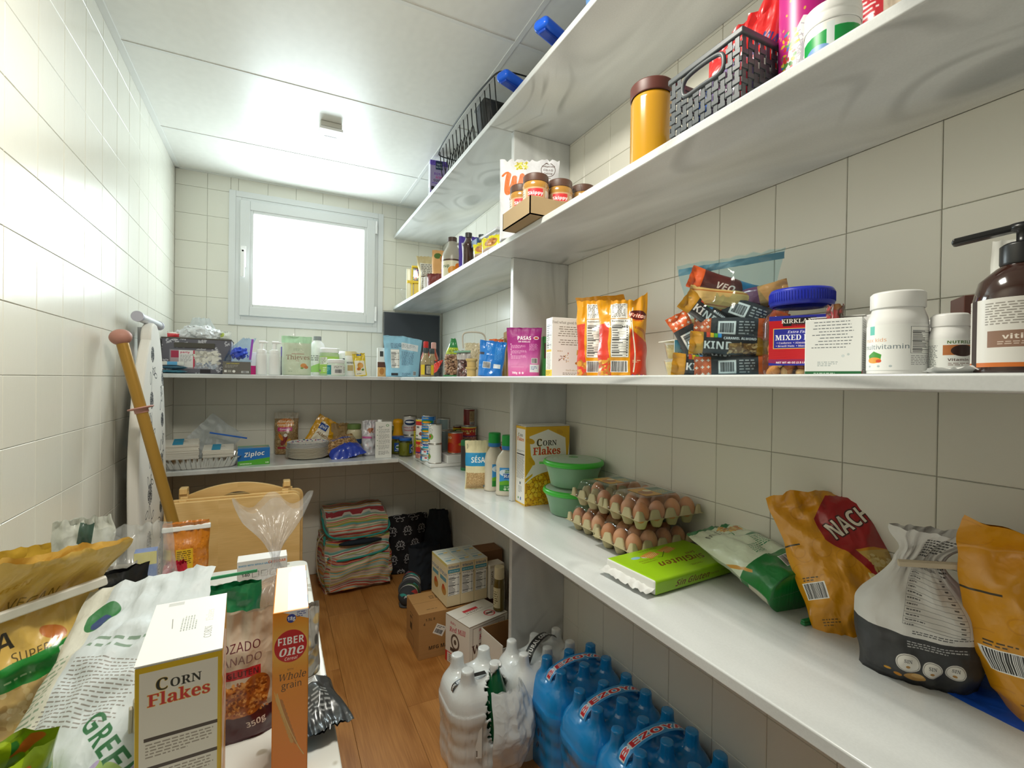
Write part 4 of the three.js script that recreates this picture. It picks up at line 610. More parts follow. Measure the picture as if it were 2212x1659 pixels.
carton('cracker_box', 'white cracker box with small printed text and cracker pictures', 'cracker box', [0.795, ym, -1.225], -0.12, [0.128, 0.176, 0.045], {
  f: [430, 590, (c, w, h) => { fillAll(c, w, h, '#f1efec'); text(c, 'Feel what good food can do', 215, 48, 33, '#3b342c', { font: 'serif', bold: false }); greek(c, 60, 88, 310, 5, 22, '#7c7468', { center: true, th: 7 }); greek(c, 70, 220, 270, 3, 22, '#7c7468', { center: true, th: 7 }); line(c, [[300, 308], [330, 300], [370, 310]], '#6a6258', 3);
    for (const [x, y, a] of [[300, 345, 0.1], [385, 400, -0.1]]) { c.save(); c.translate(x, y); c.rotate(a); rect(c, -26, -26, 52, 52, '#d8a83c'); for (let i = 0; i < 9; i++) oval(c, -14 + (i % 3) * 14, -14 + floor(i / 3) * 14, 2, 2, '#a87a20'); c.restore(); } oval(c, 276, 452, 20, 13, '#b8732c'); speck(c, 60, 350, 130, 90, 26, ['#6a3a24', '#c89a3a', '#a8532c', '#3a2a20'], 6, 4); greek(c, 60, 330, 90, 1, 16, '#b09468'); text(c, "You'll also love our", 250, 525, 22, '#a08c58', { italic: true, font: 'serif', bold: false }); greek(c, 120, 548, 250, 2, 14, '#8a8478'); }],
  l: [150, 590, (c, w, h) => { fillAll(c, w, h, '#f1efec'); facts(c, 14, 14, 122, 300, 'Nutrition Facts'); rect(c, 14, 318, 122, 22, '#e8c41c'); greek(c, 24, 352, 100, 12, 14, '#8a8478', { center: true }); rect(c, 0, 520, w, 70, '#f0cc1c'); greek(c, 14, 535, 110, 3, 14, '#7a6410'); }], r: '#f1efec' }, '#f1efec');
solo('yellow_bottle', 'yellow-capped bottle peeking out behind the cracker box', 'bottle', lathe([[0, -0.17], [0.02, -0.17], [0.02, -0.16], [0.022, 0], [0.021, 0.008], [0, 0.011]], 24), C(0xe2d91c, 0.4), [0.915, ym + 0.17, -1.395]);
bag('orange_bag', 'flat orange bag with folded top behind the twist bags', 'crisp bag', [0.935, ym, -1.225], -0.95, { w: 0.15, h: 0.245, d: 0.05, k: 44, crumple: 0.004, warp: (v, s, t) => { if (t > 0.78) v.z += (t - 0.78) * 0.35; } }, [[60, 90, (c, w, h) => { fillAll(c, w, h, '#e8a20c'); rect(c, 0, 60, w, 30, '#d88c0a'); }]], 'film');
// two bags of twisted crisps, backs showing
const twist = (logo) => [330, 600, (c, w, h) => {
  fillAll(c, w, h, '#e8a010'); poly(c, [[0, 190], [70, 180], [60, 330], [90, 600], [0, 600]], '#d8331a'); poly(c, [[210, 230], [330, 330], [330, 600], [215, 600]], '#d63a1c'); curve(c, 228, 60, 196, 220, 270, 330, 236, 560, '#f2ead6', 9);
  speck(c, 0, 470, 75, 130, 26, ['#d89a2c', '#e8b850', '#b8701c'], 18, 10); rect(c, 84, 26, 110, 120, '#eeece6'); greek(c, 92, 34, 92, 9, 12, '#666'); facts(c, 82, 150, 122, 300, 'Nutrition Facts'); text(c, '160', 176, 212, 26, '#111'); bars(c, 88, 480, 104, 80); for (let i = 0; i < 6; i++) oval(c, 230 + i * 15, 585, 6, 6, ['#3a6ac8', '#c83a6a', '#3aa86a', '#e8c83a', '#8a4ac8', '#f0f0f0'][i]);
  if (logo) { c.save(); c.translate(262, 120); c.rotate(0.12); oval(c, 0, 0, 62, 40, '#5a1410'); text(c, 'Fritos', 0, 4, 42, '#f6ead2', { italic: true, edge: '#c8281c', ew: 6 }); text(c, 'TWISTS', 0, 42, 20, '#d8281c', { italic: true }); c.restore(); curve(c, 250, 220, 300, 230, 330, 260, 330, 300, '#c8741c', 20); } greek(c, 230, 470, 60, 2, 12, '#f6d6b0'); }];
bag('crisp_bag', 'orange and red twist crisp bag, left of the pair, partly hidden', 'crisp bag', [0.815, ym, -1.11], face(0.815, -1.11, 0.02), { w: 0.115, h: 0.215, d: 0.065, k: 51, stand: true, crumple: 0.006, pleat: 0.012, full: (t) => 0.9 * (1 - 0.8 * sm(0.55, 1, t)) }, [twist(false), twist(false)], 'film');
bag('crisp_bag', 'orange and red twist crisp bag, right of the pair, with logo corner', 'crisp bag', [0.805, ym, -0.985], face(0.805, -0.985, 0.08), { w: 0.128, h: 0.198, d: 0.07, k: 53, stand: true, crumple: 0.007, pleat: 0.014, full: (t) => 0.92 * (1 - 0.8 * sm(0.55, 1, t)), warp: (v, s, t) => { if (t > 0.9 && s > 0.4) v.y += (s - 0.4) * (t - 0.9) * 0.35; } }, [twist(true), twist(true)], 'film');
// sleeve of fruit cups
{
  const t = thing('fruit_cup_sleeve', 'white fruit cup sleeve with cut-out sides beside the bag of bars', 'fruit cups', [0.770, ym, -0.80], face(0.77, -0.8, 0.22)), W = 0.075, H = 0.078, D = 0.085;
  const f = prints([[260, 280, (c, w, h) => { fillAll(c, w, h, '#f0efe8'); c.fillStyle = grad(c, 0, 0, 0, 150, [0, '#58b4d8'], [1, '#e6f2f0']); c.fillRect(0, 0, w, 140); poly(c, [[190, 0], [260, 0], [260, 80]], '#d8d23a'); text(c, 'Dole', 105, 48, 52, '#d2202c', { font: 'serif' }); rect(c, 60, 74, 90, 4, '#d2202c'); greek(c, 30, 92, 190, 3, 14, '#8aa0a8'); rect(c, 84, 140, 90, 46, '#2f8a4a'); text(c, 'NON GMO', 130, 163, 18, '#e8f4dc'); text(c, 'Nutrition', 20, 206, 25, '#222', { align: 'left' }); text(c, 'Facts', 20, 232, 25, '#222', { align: 'left' }); greek(c, 20, 250, 130, 2, 8, '#555'); text(c, '60', 150, 264, 24, '#222'); }]]);
  const sh = new THREE.Shape(); [[-D / 2, H * 0.45], [-D * 0.30, 0], [D / 2 - 0.002, 0], [D / 2 - 0.002, H], [-D * 0.30, H]].forEach(([x, y], i) => i ? sh.lineTo(x, y) : sh.moveTo(x, y)); const ho = new THREE.Path(); [[-D * 0.38, H * 0.45], [-D * 0.26, 0.006], [D * 0.40, 0.006], [D * 0.40, H - 0.006], [-D * 0.26, H - 0.006]].forEach(([x, y], i) => i ? ho.lineTo(x, y) : ho.moveTo(x, y)); sh.holes.push(ho);
  const g = new THREE.ExtrudeGeometry(sh, { depth: 0.001, bevelEnabled: false }); const tub = merge([B(0.001, H, W, D / 2, H / 2, W / 2), B(D * 0.8, 0.001, W, 0.01, 0.0005, W / 2), B(D * 0.8, 0.001, W, 0.01, H, W / 2)]);
  for (const q of [g, tub]) { q.translate(0, 0, -W); q.rotateY(0); } part('card_sleeve', merge([g, tub]), C(0xefece2, 0.5), t);
  const fp = new THREE.PlaneGeometry(W, H); fp.rotateY(PI / 2); fp.translate(D / 2 + 0.0012, H / 2, -W / 2); remap(fp, f.r[0]); part('printed_face', fp, inked(f), t);
  t.rotation.y += -PI / 2 + 0.30;
  for (const [y, n] of [[0.002, 'lower'], [0.040, 'upper']]) { const cup = part('fruit_cup', lathe([[0, 0], [0.024, 0], [0.031, 0.034], [0.034, 0.035]], 24), M(lin(0.9, 0.9, 0.85), 0.15, { transmission: 0.8, thickness: 0 }), t); cup.position.set(-0.002, y, -W / 2); part('fruit', lathe([[0, 0.002], [0.022, 0.002], [0.0285, 0.030], [0, 0.031]], 16), M(lin(0.75, 0.55, 0.06), 0.4, { bumpMap: tileBump, bumpScale: 0.01 }), cup); }
}
// zip bag filled with snack bars
const barArt = {
  gold: [230, 70, (c, w, h) => { fillAll(c, w, h, '#b8841c'); rect(c, 40, 0, 150, h, '#2c2a2c'); ['#d8452c', '#e8b41c', '#5aa83a', '#3a8ac8'].forEach((k, i) => rect(c, 48 + i * 11, 0, 10, 18, k)); text(c, 'KIND', 82, 42, 34, '#f2f0ec'); text(c, 'CARAMEL ALMOND', 142, 20, 10, '#eee'); rect(c, 112, 34, 78, 30, '#8a6238'); speck(c, 112, 34, 78, 30, 40, ['#b08a54', '#5c3c20', '#d0b080'], 5, 3); }],
  dark: [230, 70, (c, w, h) => { fillAll(c, w, h, '#34363a'); rect(c, 0, 0, 50, h, '#d8602c'); for (let i = 0; i < 9; i++) { const x = 8 + (i % 3) * 17, y = 12 + floor(i / 3) * 22; rect(c, x - 5, y - 1.5, 10, 3, '#f4efe6'); rect(c, x - 1.5, y - 5, 3, 10, '#f4efe6'); } rect(c, 180, 0, 50, h, '#c8571f'); rect(c, 70, 14, 50, 42, '#e9e7e2'); bars(c, 76, 20, 38, 30); greek(c, 128, 14, 46, 5, 9, '#aaa'); }],
  blue: [230, 70, (c, w, h) => { fillAll(c, w, h, '#5c2420'); poly(c, [[150, 0], [230, 0], [230, 70], [180, 70]], '#2a86b8'); rect(c, 0, 0, 40, h, '#d85a24'); text(c, 'VEO', 110, 40, 30, '#e8e2d8', { italic: true }); }],
  tan: [230, 70, (c, w, h) => { fillAll(c, w, h, '#c8a868'); line(c, [[0, 14], [230, 8]], '#b06a2c', 4); line(c, [[0, 56], [230, 60]], '#b06a2c', 4); }],
  foil: [230, 70, (c, w, h) => { fillAll(c, w, h, '#8a6a4a'); rect(c, 60, 0, 90, h, '#6a3a5a'); rect(c, 150, 0, 80, h, '#b8905a'); }],
};
{
  const bx = 0.835, bz = -0.685, th = face(bx, bz, 0.05), ex = V(cos(th), 0, -sin(th)), ez = V(sin(th), 0, cos(th));
  const geos = {}; for (const k in barArt) { const [g, m] = bagMesh({ w: 0.046, h: 0.150, d: 0.020, k: 3, nx: 10, ny: 22, crumple: 0.003, pleat: 0.003, full: (t) => sm(0.06, 0.16, t) * (1 - sm(0.84, 0.94, t)) }, [[barArt[k][1], barArt[k][0], (c, w, h) => { c.translate(w, 0); c.rotate(PI / 2); barArt[k][2](c, h, w); }]], 'film'); g.translate(0, -0.075, 0); geos[k] = [g, m]; }
  [['gold', 'gold-ended snack bar with bold lettering, lowest front in the zip bag', 0.0, 0.066, 0.034, 1.52, 0.1], ['dark', 'dark snack bar with orange crossed ends lying under the gold bar', 0.01, 0.020, 0.028, 1.60, 0], ['gold', 'gold snack bar at the very bottom of the zip bag', -0.035, 0.022, 0.012, 1.5, 0.2], ['dark', 'dark snack bar with orange ends above the gold bar', 0.008, 0.097, 0.030, 1.52, 0],
    ['gold', 'gold snack bar showing its barcode, tilted in the middle of the bag', -0.028, 0.118, 0.022, 0.95, 0.3], ['dark', 'dark snack bar with orange crossed end, upper right in the bag', 0.03, 0.130, 0.020, 1.15, -0.1], ['dark', 'dark snack bar standing steeply at the left edge of the bag', -0.068, 0.065, 0.006, 0.5, 0.1], ['dark', 'dark snack bar standing at the right edge of the bag', 0.066, 0.078, 0.004, -0.35, 0.2],
    ['tan', 'beige wrapped bar lying across the upper third of the bag', -0.005, 0.155, 0.018, 1.42, 0.2], ['foil', 'brown and plum foil bar beside the beige bar', 0.032, 0.156, 0.008, 1.75, -0.2], ['blue', 'brown bar with blue corner at the top of the pile', -0.008, 0.184, 0.010, 1.25, 0.3], ['gold', 'gold snack bar at the back of the bag', 0.01, 0.05, -0.02, 1.4, 0], ['tan', 'beige wrapped bar at the back of the bag', 0.0, 0.11, -0.02, 1.7, 0]].forEach(([k, label, a, y, d, roll, tw]) => {
    const o = solo('snack_bar', label, 'snack bar', geos[k][0], geos[k][1], [bx + ex.x * a + ez.x * d, ym + y, bz + ex.z * a + ez.z * d], 0, 'snack bars in the zip bag'); o.rotation.set(0, th + tw, roll, 'YXZ');
  });
  const t = thing('zip_bag', 'large clear zip bag filled with snack bars, blue-tinted top', 'plastic bag', [bx, ym, bz], th);
  part('clear_bag', bagGeo({ w: 0.192, h: 0.246, d: 0.115, stand: true, k: 61, nx: 28, ny: 36, crumple: 0.007, pleat: 0.006, full: (q) => 0.95 * (1 - 0.92 * sm(0.4, 0.95, q)), wide: (q) => 0.98 + 0.08 * sm(0.7, 1, q) - 0.08 * sm(0.3, 0.7, q) * (1 - sm(0.7, 1, q)), warp: (v, s, q) => { v.y += 0.012 * q * s; } }), M(lin(0.82, 0.93, 0.97), 0.1, { transmission: 1, thickness: 0, ior: 1.3, bumpMap: crinkle, bumpScale: 0.002 }), t);
  part('zip_strip', bagGeo({ w: 0.198, h: 0.014, d: 0.002, k: 61, nx: 20, ny: 3, crumple: 0.0008, pleat: 0.004, warp: (v, s) => { v.y += 0.225 + 0.011 * s; } }), M(lin(0.30, 0.52, 0.62), 0.3, { transmission: 0.5, thickness: 0 }), t);
}
// square clear jar of mixed nuts
{
  const x = 0.853, z = -0.545, t = thing('nut_jar', 'square clear jar of mixed nuts with blue lid and red label', 'nut jar', [x, ym, z], face(x, z, -0.02)), W = 0.118;
  const sq = (r, p) => { const pts = []; for (let i = 0; i < 48; i++) { const a = i / 48 * 2 * PI, k = 1 / pow(pow(abs(cos(a)), p) + pow(abs(sin(a)), p), 1 / p); pts.push([cos(a) * k * r, sin(a) * k * r]); } return pts; };
  const rings = [[0, 0.052, 5], [0.006, 0.057, 6], [0.012, 0.0585, 7], [0.095, 0.0585, 7], [0.108, 0.055, 5], [0.122, 0.046, 2.6], [0.130, 0.043, 2]], P = [], I = [];
  rings.forEach(([y, r, p]) => sq(r, p).forEach(([a, b]) => P.push(a, y, b))); for (let r = 0; r + 1 < rings.length; r++) for (let i = 0; i < 48; i++) { const j = (i + 1) % 48, a = r * 48 + i, b = r * 48 + j; I.push(a, a + 48, b, b, a + 48, b + 48); }
  const g = new THREE.BufferGeometry(); g.setAttribute('position', new THREE.Float32BufferAttribute(P, 3)); g.setIndex(I); g.computeVertexNormals(); part('clear_jar', g, M(lin(0.93, 0.92, 0.88), 0.06, { transmission: 1, thickness: 0 }), t);
  part('lid', (() => { const q = lathe([[0.046, 0.127], [0.0505, 0.129], [0.0515, 0.140], [0.0515, 0.152], [0.049, 0.1565], [0, 0.1565]], 48); return q; })(), C(0x1f2fb4, 0.35), t);
  const rib = new THREE.InstancedMesh(B(0.0012, 0.016, 0.0012), C(0x1f2fb4, 0.35), 72); rib.name = 'lid_ribs'; rib.userData = { kind: 'stuff' }; for (let i = 0; i < 72; i++) { const a = i / 72 * 2 * PI; rib.setMatrixAt(i, new THREE.Matrix4().makeTranslation(cos(a) * 0.0517, 0.142, sin(a) * 0.0517)); } shadows(rib); t.add(rib);
  const art = prints([[420, 380, (c, w, h) => { fillAll(c, w, h, '#2a2f9a'); rect(c, 0, 36, w, 296, '#c41420'); for (let i = 0; i < 40; i++) curve(c, 0, 240 + i * 3, 140, 220 + i * 4, 260, 280 + i * 2, w, 240 + i * 3, i % 2 ? '#a80f1a' : '#d83038', 2); rect(c, 30, 96, 360, 156, '#e8c86a'); rect(c, 35, 101, 350, 146, '#2a2f9a'); rect(c, 95, 18, 220, 62, '#1b1516'); text(c, 'KIRKLAND', 205, 42, 44, '#f2ece2', { font: 'serif' }); text(c, 'Signature', 205, 72, 22, '#d8202c', { italic: true, font: 'serif' });
    text(c, 'Extra Fancy', 205, 124, 26, '#eeeafe', { italic: true, font: 'serif' }); text(c, 'MIXED NUTS', 208, 166, 56, '#fff', { font: 'serif', sx: 0.9 }); text(c, '• Cashews  • Almonds  • Pecans', 208, 206, 20, '#f0dede', { font: 'serif' }); text(c, '• Brazil Nuts  • Macadamia Nuts', 208, 230, 20, '#f0dede', { font: 'serif' }); text(c, 'NET WT 40 OZ (2.5 LB) 1.13 kg', 190, 356, 20, '#fff'); }]]);
  const lp = new THREE.PlaneGeometry(0.094, 0.086); lp.translate(0, 0.062, 0.0592); remap(lp, art.r[0]); part('label', lp, inked(art, 'label'), t);
  const nut = new THREE.SphereGeometry(0.0095, 10, 7); nut.scale(1.25, 0.72, 0.8); const cols = [0xd9a85c, 0xc8873c, 0xa8602c, 0xe0bc80, 0x8a4a22].map((k) => new THREE.Color(k)), im = new THREE.InstancedMesh(nut, C(0xffffff, 0.55), 260); im.name = 'mixed_nuts'; im.userData = { kind: 'stuff' };
  for (let i = 0; i < 260; i++) { im.setMatrixAt(i, new THREE.Matrix4().compose(V(rr(-0.045, 0.045), 0.008 + floor(i / 52) * 0.0105 + rr(0, 0.004), rr(-0.045, 0.045)), new THREE.Quaternion().setFromEuler(new THREE.Euler(rnd() * 6, rnd() * 6, rnd() * 6)), V(1, 1, 1))); im.setColorAt(i, cols[floor(rnd() * 5)]); } shadows(im); t.add(im);
}
// probiotic box with open top and a brown wrapper
{
  const x = 0.80, z = -0.455, t = thing('supplement_box', 'small white supplement box with green base line and open top', 'box', [x, ym, z], face(x, z, 0.04) - 0.18);
  const { g, pr } = cartonGeo(0.075, 0.090, 0.05, { f: [300, 360, (c, w, h) => { fillAll(c, w, h, '#eeefec'); for (let i = 0; i < 9; i++) greek(c, 30 + rr(0, 30), 18 + i * 20, 210, 1, 12, '#6a7074', { center: true, th: 5 }); greek(c, 70, 270, 120, 3, 11, '#aab4b6'); oval(c, 205, 235, 9, 9, '#d6dede'); oval(c, 232, 226, 7, 7, '#c6d0d0'); rect(c, 0, 330, w, 30, '#1f6a3a'); greek(c, 50, 340, 190, 1, 10, '#d6e8d8'); }], r: [200, 360, (c, w, h) => { fillAll(c, w, h, '#e4e6e4'); greek(c, 18, 20, 160, 22, 14, '#8a9092', { th: 6 }); oval(c, 20, 340, 20, 20, '#a83a3a'); }] }, '#eeefec'); part('box_body', g, inked(pr), t);
  part('open_flap', B(0.074, 0.001, 0.022, 0, 0.097, -0.022).rotateX(0), C(0xe8e8e4, 0.6), t);
  const w = bag('wrapper', 'crumpled brown foil wrapper sticking out of the small white box', 'wrapper', [x + 0.01, ym + 0.088, z - 0.006], 0.4, { w: 0.05, h: 0.026, d: 0.03, k: 71, crumple: 0.009, nx: 16, ny: 12, full: () => 0.7 }, [[40, 24, (c, w, h) => { fillAll(c, w, h, '#5a2a18'); speck(c, 0, 0, w, h, 12, ['#8a5a2c', '#a83a3a', '#3a1a10'], 6, 3); }]], 'film');
}
function pillBottle(name, label, at, turn, r, h, capR, capH, art, span = 3.4, capCol = 0xf0f0ee) {
  const t = thing(name, label, 'bottle', at, turn), nb = h - capH * 0.86; part('bottle', lathe([[0, 0], [r * 0.9, 0], [r, 0.004], [r, nb * 0.78], [r * 0.96, nb * 0.86], [capR * 0.94, nb * 0.97], [capR * 0.92, nb + capH * 0.2]], 48), C(0xf2f2f0, 0.22), t);
  part('cap', lathe([[capR * 0.95, nb - 0.001], [capR, nb], [capR, h - 0.003], [capR - 0.003, h], [0, h]], 48), C(capCol, 0.3), t); if (art) { const [g, m] = wrap(r + 0.0004, nb * 0.66, nb * 0.08, span, art, 'label', 0, 32); part('label', g, m, t); } return t;
}
pillBottle('vitamin_bottle', 'larger white multivitamin bottle with wide white cap', [0.790, ym, -0.366], face(0.79, -0.366, -0.05), 0.0345, 0.118, 0.0315, 0.026, [520, 330, (c, w, h) => { fillAll(c, w, h, '#f1f2ef'); rect(c, 120, 6, 34, 64, '#5cc0b0'); text(c, 'max kids', 150, 110, 36, '#e0a27a', { bold: false }); text(c, 'multivitamin', 196, 160, 46, '#6a7880', { bold: false }); poly(c, [[110, 220], [150, 190], [196, 216], [190, 262], [118, 262]], '#4a9a3a'); oval(c, 150, 256, 44, 22, '#e8a03a'); oval(c, 180, 262, 16, 12, '#d8542c'); for (let i = 0; i < 4; i++) oval(c, 60 + i * 60, 300, 8, 8, '#b9c4c6'); facts(c, 330, 20, 150, 190); greek(c, 332, 225, 150, 6, 12, '#aaa'); }], 3.6);
pillBottle('vitamin_bottle', 'white bottle half hidden behind the multivitamin bottle', [0.885, ym, -0.430], 0, 0.030, 0.102, 0.026, 0.024);
pillBottle('vitamin_bottle', 'small white vitamin bottle with dark picture on its label', [0.810, ym, -0.314], face(0.81, -0.314, 0.05), 0.0225, 0.083, 0.0205, 0.019, [300, 200, (c, w, h) => { fillAll(c, w, h, '#eef0ec'); rect(c, 120, 40, 130, 60, '#b8703c'); oval(c, 195, 74, 46, 34, '#3a2420'); text(c, 'NUTRILITE', 195, 24, 24, '#4a6a2c'); text(c, 'Vitamin D', 190, 128, 22, '#5a4440'); greek(c, 140, 146, 90, 2, 10, '#98857e'); rect(c, 120, 180, 130, 16, '#3a4a34'); greek(c, 10, 40, 90, 14, 10, '#8a8f8c'); }], 3.6);
pillBottle('vitamin_bottle', 'white bottle behind the small vitamin bottle', [0.90, ym, -0.370], 0, 0.026, 0.086, 0.024, 0.02);
carton('brown_box', 'dark brown box with gold edge behind the small vitamin bottle', 'box', [0.93, ym, -0.315], -0.9, [0.075, 0.118, 0.05], { t: '#8a4a34' }, '#54291c');
carton('red_box', 'small red and blue box beside the brown pump bottle', 'box', [0.845, ym, -0.272], -0.9, [0.05, 0.062, 0.03], { f: [40, 50, (c, w, h) => { fillAll(c, w, h, '#c0202c'); rect(c, 0, 0, w, 20, '#2a3a9a'); }] }, '#c0202c');
// brown pump bottle
{
  const x = 0.735, z = -0.222, t = thing('pump_bottle', 'large dark brown pump bottle with white label at the right edge', 'pump bottle', [x, ym, z], face(x, z, -0.05)), amber = M(lin(0.035, 0.012, 0.008), 0.12, { clearcoat: 0.6 });
  part('bottle', lathe([[0, 0], [0.038, 0], [0.041, 0.004], [0.041, 0.082], [0.036, 0.104], [0.022, 0.118], [0.0175, 0.121], [0.0175, 0.126]], 48), amber, t);
  const [g, m] = wrap(0.0414, 0.074, 0.008, 3.6, [560, 400, (c, w, h) => { fillAll(c, w, h, '#d9d6cf'); rect(c, 90, 0, 40, h, '#2a1812'); rect(c, 0, h - 26, 90, 26, '#c86a24'); rect(c, 130, h - 26, w, 26, '#c86a24'); greek(c, 14, 20, 62, 24, 13, '#8f8a82'); greek(c, 170, 26, 330, 9, 15, '#8f8a82'); rect(c, 180, 190, 220, 96, '#8a6a58'); text(c, 'vitivip', 290, 225, 40, '#e4d8cc'); greek(c, 215, 252, 150, 2, 12, '#cbb8aa'); }], 'label', 0, 40); part('label', g, m, t);
  const p = part('pump', lathe([[0.0185, 0.121], [0.0195, 0.123], [0.0195, 0.142], [0.016, 0.145], [0.0065, 0.146], [0.0065, 0.158], [0.0125, 0.159], [0.0125, 0.166], [0, 0.168]], 36), C(0x17181a, 0.3), t); const noz = B(0.058, 0.008, 0.016, -0.030, 0.163, 0, 0.003); noz.applyMatrix4(new THREE.Matrix4().makeRotationZ(0.0)); const nn = noz.attributes.position; for (let i = 0; i < nn.count; i++) if (nn.getX(i) < -0.03) nn.setY(i, nn.getY(i) - 0.007 * ((-0.03 - nn.getX(i)) / 0.03)); part('nozzle', noz, C(0x17181a, 0.3), p);
}
bag('paper_packet', 'white printed paper packet behind the brown pump bottle', 'packet', [0.80, ym, -0.232], face(0.8, -0.232), { w: 0.075, h: 0.165, d: 0.03, stand: true, k: 81, crumple: 0.003 }, [[120, 260, (c, w, h) => { fillAll(c, w, h, '#dcdcd6'); greek(c, 14, 30, 92, 12, 15, '#4a4c4c', { th: 7 }); }]], 'paper');
bag('paper_packet', 'flat crumpled white sachet lying under the small vitamin bottle', 'packet', [0.70, ym + 0.001, -0.250], -1.1, { w: 0.08, h: 0.05, d: 0.006, k: 82, crumple: 0.003, warp: (v, s, t) => { const y = v.y; v.y = v.z + 0.004 + 0.008 * max(0, 0.3 - t) ; v.z = -y; } }, [[16, 16, (c) => fillAll(c, 16, 16, '#dcdcd8')]], 'paper');

// ---------- eye-level shelf, corner ----------
bag('blue_packet', 'bright blue flour packet leaning beside the raisin pouch', 'packet', [0.768, ym, -1.755], face(0.768, -1.755, 0.03), { w: 0.105, h: 0.145, d: 0.06, k: 91, stand: true, crumple: 0.005 }, [[220, 300, (c, w, h) => { fillAll(c, w, h, '#1278d0'); greek(c, 60, 40, 40, 4, 12, '#7ab6ec'); greek(c, 130, 50, 70, 10, 11, '#5aa2e4'); bars(c, 40, 180, 60, 46); rect(c, 130, 190, 60, 34, '#e8eef4'); rect(c, 0, 100, 40, 20, '#2c2f4a'); }]]).rotation.z = -0.10;
bag('orange_packet', 'orange and yellow packet behind the blue flour packet', 'packet', [0.865, ym, -1.865], face(0.86, -1.86), { w: 0.10, h: 0.165, d: 0.05, k: 92, stand: true }, [[80, 120, (c, w, h) => { fillAll(c, w, h, '#e8a818'); rect(c, 0, 0, w, 24, '#e0641c'); rect(c, 14, 60, 50, 40, '#f0d88a'); }]]);
{ const t = thing('cardboard_box', 'open brown cardboard box with white panel behind the raisin pouch', 'cardboard box', [0.905, ym, -1.79], face(0.9, -1.79, 0.2)); const w = 0.10, h = 0.19, d = 0.07, kraft = C(0xa88454, 0.85); part('box_walls', merge([BB(-w / 2, w / 2, 0, h, -d / 2, -d / 2 + 0.003), BB(-w / 2, w / 2, 0, h * 0.8, d / 2 - 0.003, d / 2), BB(-w / 2, -w / 2 + 0.003, 0, h, -d / 2, d / 2), BB(w / 2 - 0.003, w / 2, 0, h, -d / 2, d / 2), BB(-w / 2, w / 2, 0, 0.003, -d / 2, d / 2)]), kraft, t); part('white_panel', BB(-w * 0.38, w * 0.38, h * 0.1, h * 0.74, d / 2, d / 2 + 0.001), C(0xeceae4, 0.6), t); part('flap', BB(-w * 0.45, -w * 0.1, 0, 0.002, -0.03, 0.03).rotateZ(0.5).translate(-0.05, h - 0.02, 0), kraft, t); }
{ const t = thing('rice_bag', 'clear bag of rice with folded top and handle strip', 'rice bag', [0.812, ym, -2.03], face(0.812, -2.03)); const [g, m] = bagMesh({ w: 0.10, h: 0.155, d: 0.075, stand: true, k: 95, crumple: 0.004, wide: (q) => 0.75 + 0.25 * q, full: (q) => 0.95 - 0.2 * q }, [[160, 220, (c, w, h) => { fillAll(c, w, h, '#cfc4a4'); speck(c, 0, 0, w, h, 1200, ['#e4dbc0', '#b8ab88', '#d8cdb0', '#a89c7c'], 3, 1.8); }]]); part('rice', g, m, t); part('handle_strip', tube([[-0.052, 0.13, 0.02], [-0.054, 0.19, 0.02], [-0.044, 0.2, 0.02], [0.03, 0.2, 0.02], [0.045, 0.185, 0.02], [0.05, 0.15, 0.02]], 0.004, 40, 6), M(lin(0.55, 0.5, 0.42), 0.4), t); }
{ const coneG = lathe([[0, 0], [0.017, 0], [0.0185, 0.003], [0.019, 0.030], [0.0235, 0.032], [0.0245, 0.040], [0.023, 0.041], [0.02, 0.034], [0, 0.033]], 28), cm = M(lin(0.62, 0.44, 0.16), 0.8, { bumpMap: weaveBump, bumpScale: 0.002 }); solo('ice_cream_cone', 'lower of two stacked wafer cones beside the blue packet', 'wafer cone', coneG, cm, [0.725, ym, -1.845], 0, 'wafer cones'); solo('ice_cream_cone', 'upper of two stacked wafer cones beside the blue packet', 'wafer cone', coneG, cm, [0.725, ym + 0.0345, -1.845], 0, 'wafer cones'); }
{ const t = thing('date_bag', 'clear clipped bag of dark dates between the beans and the rice', 'food bag', [0.742, ym, -1.985], face(0.742, -1.985)); const [g, m] = bagMesh({ w: 0.062, h: 0.118, d: 0.05, k: 97, stand: true, crumple: 0.006 }, [[90, 170, (c, w, h) => { fillAll(c, w, h, '#4a2c28'); speck(c, 0, 60, w, h, 120, ['#6a4440', '#2c1614', '#8a6a68', '#b8a8a8'], 9, 5); rect(c, 0, 0, w, 60, '#b9b4b2'); }]]); part('bag_body', g, m, t); const k = part('clip', B(0.075, 0.008, 0.008, 0, 0.112, 0.006, 0.002), C(0x7fae96, 0.4), t); k.rotation.z = 0.06; }
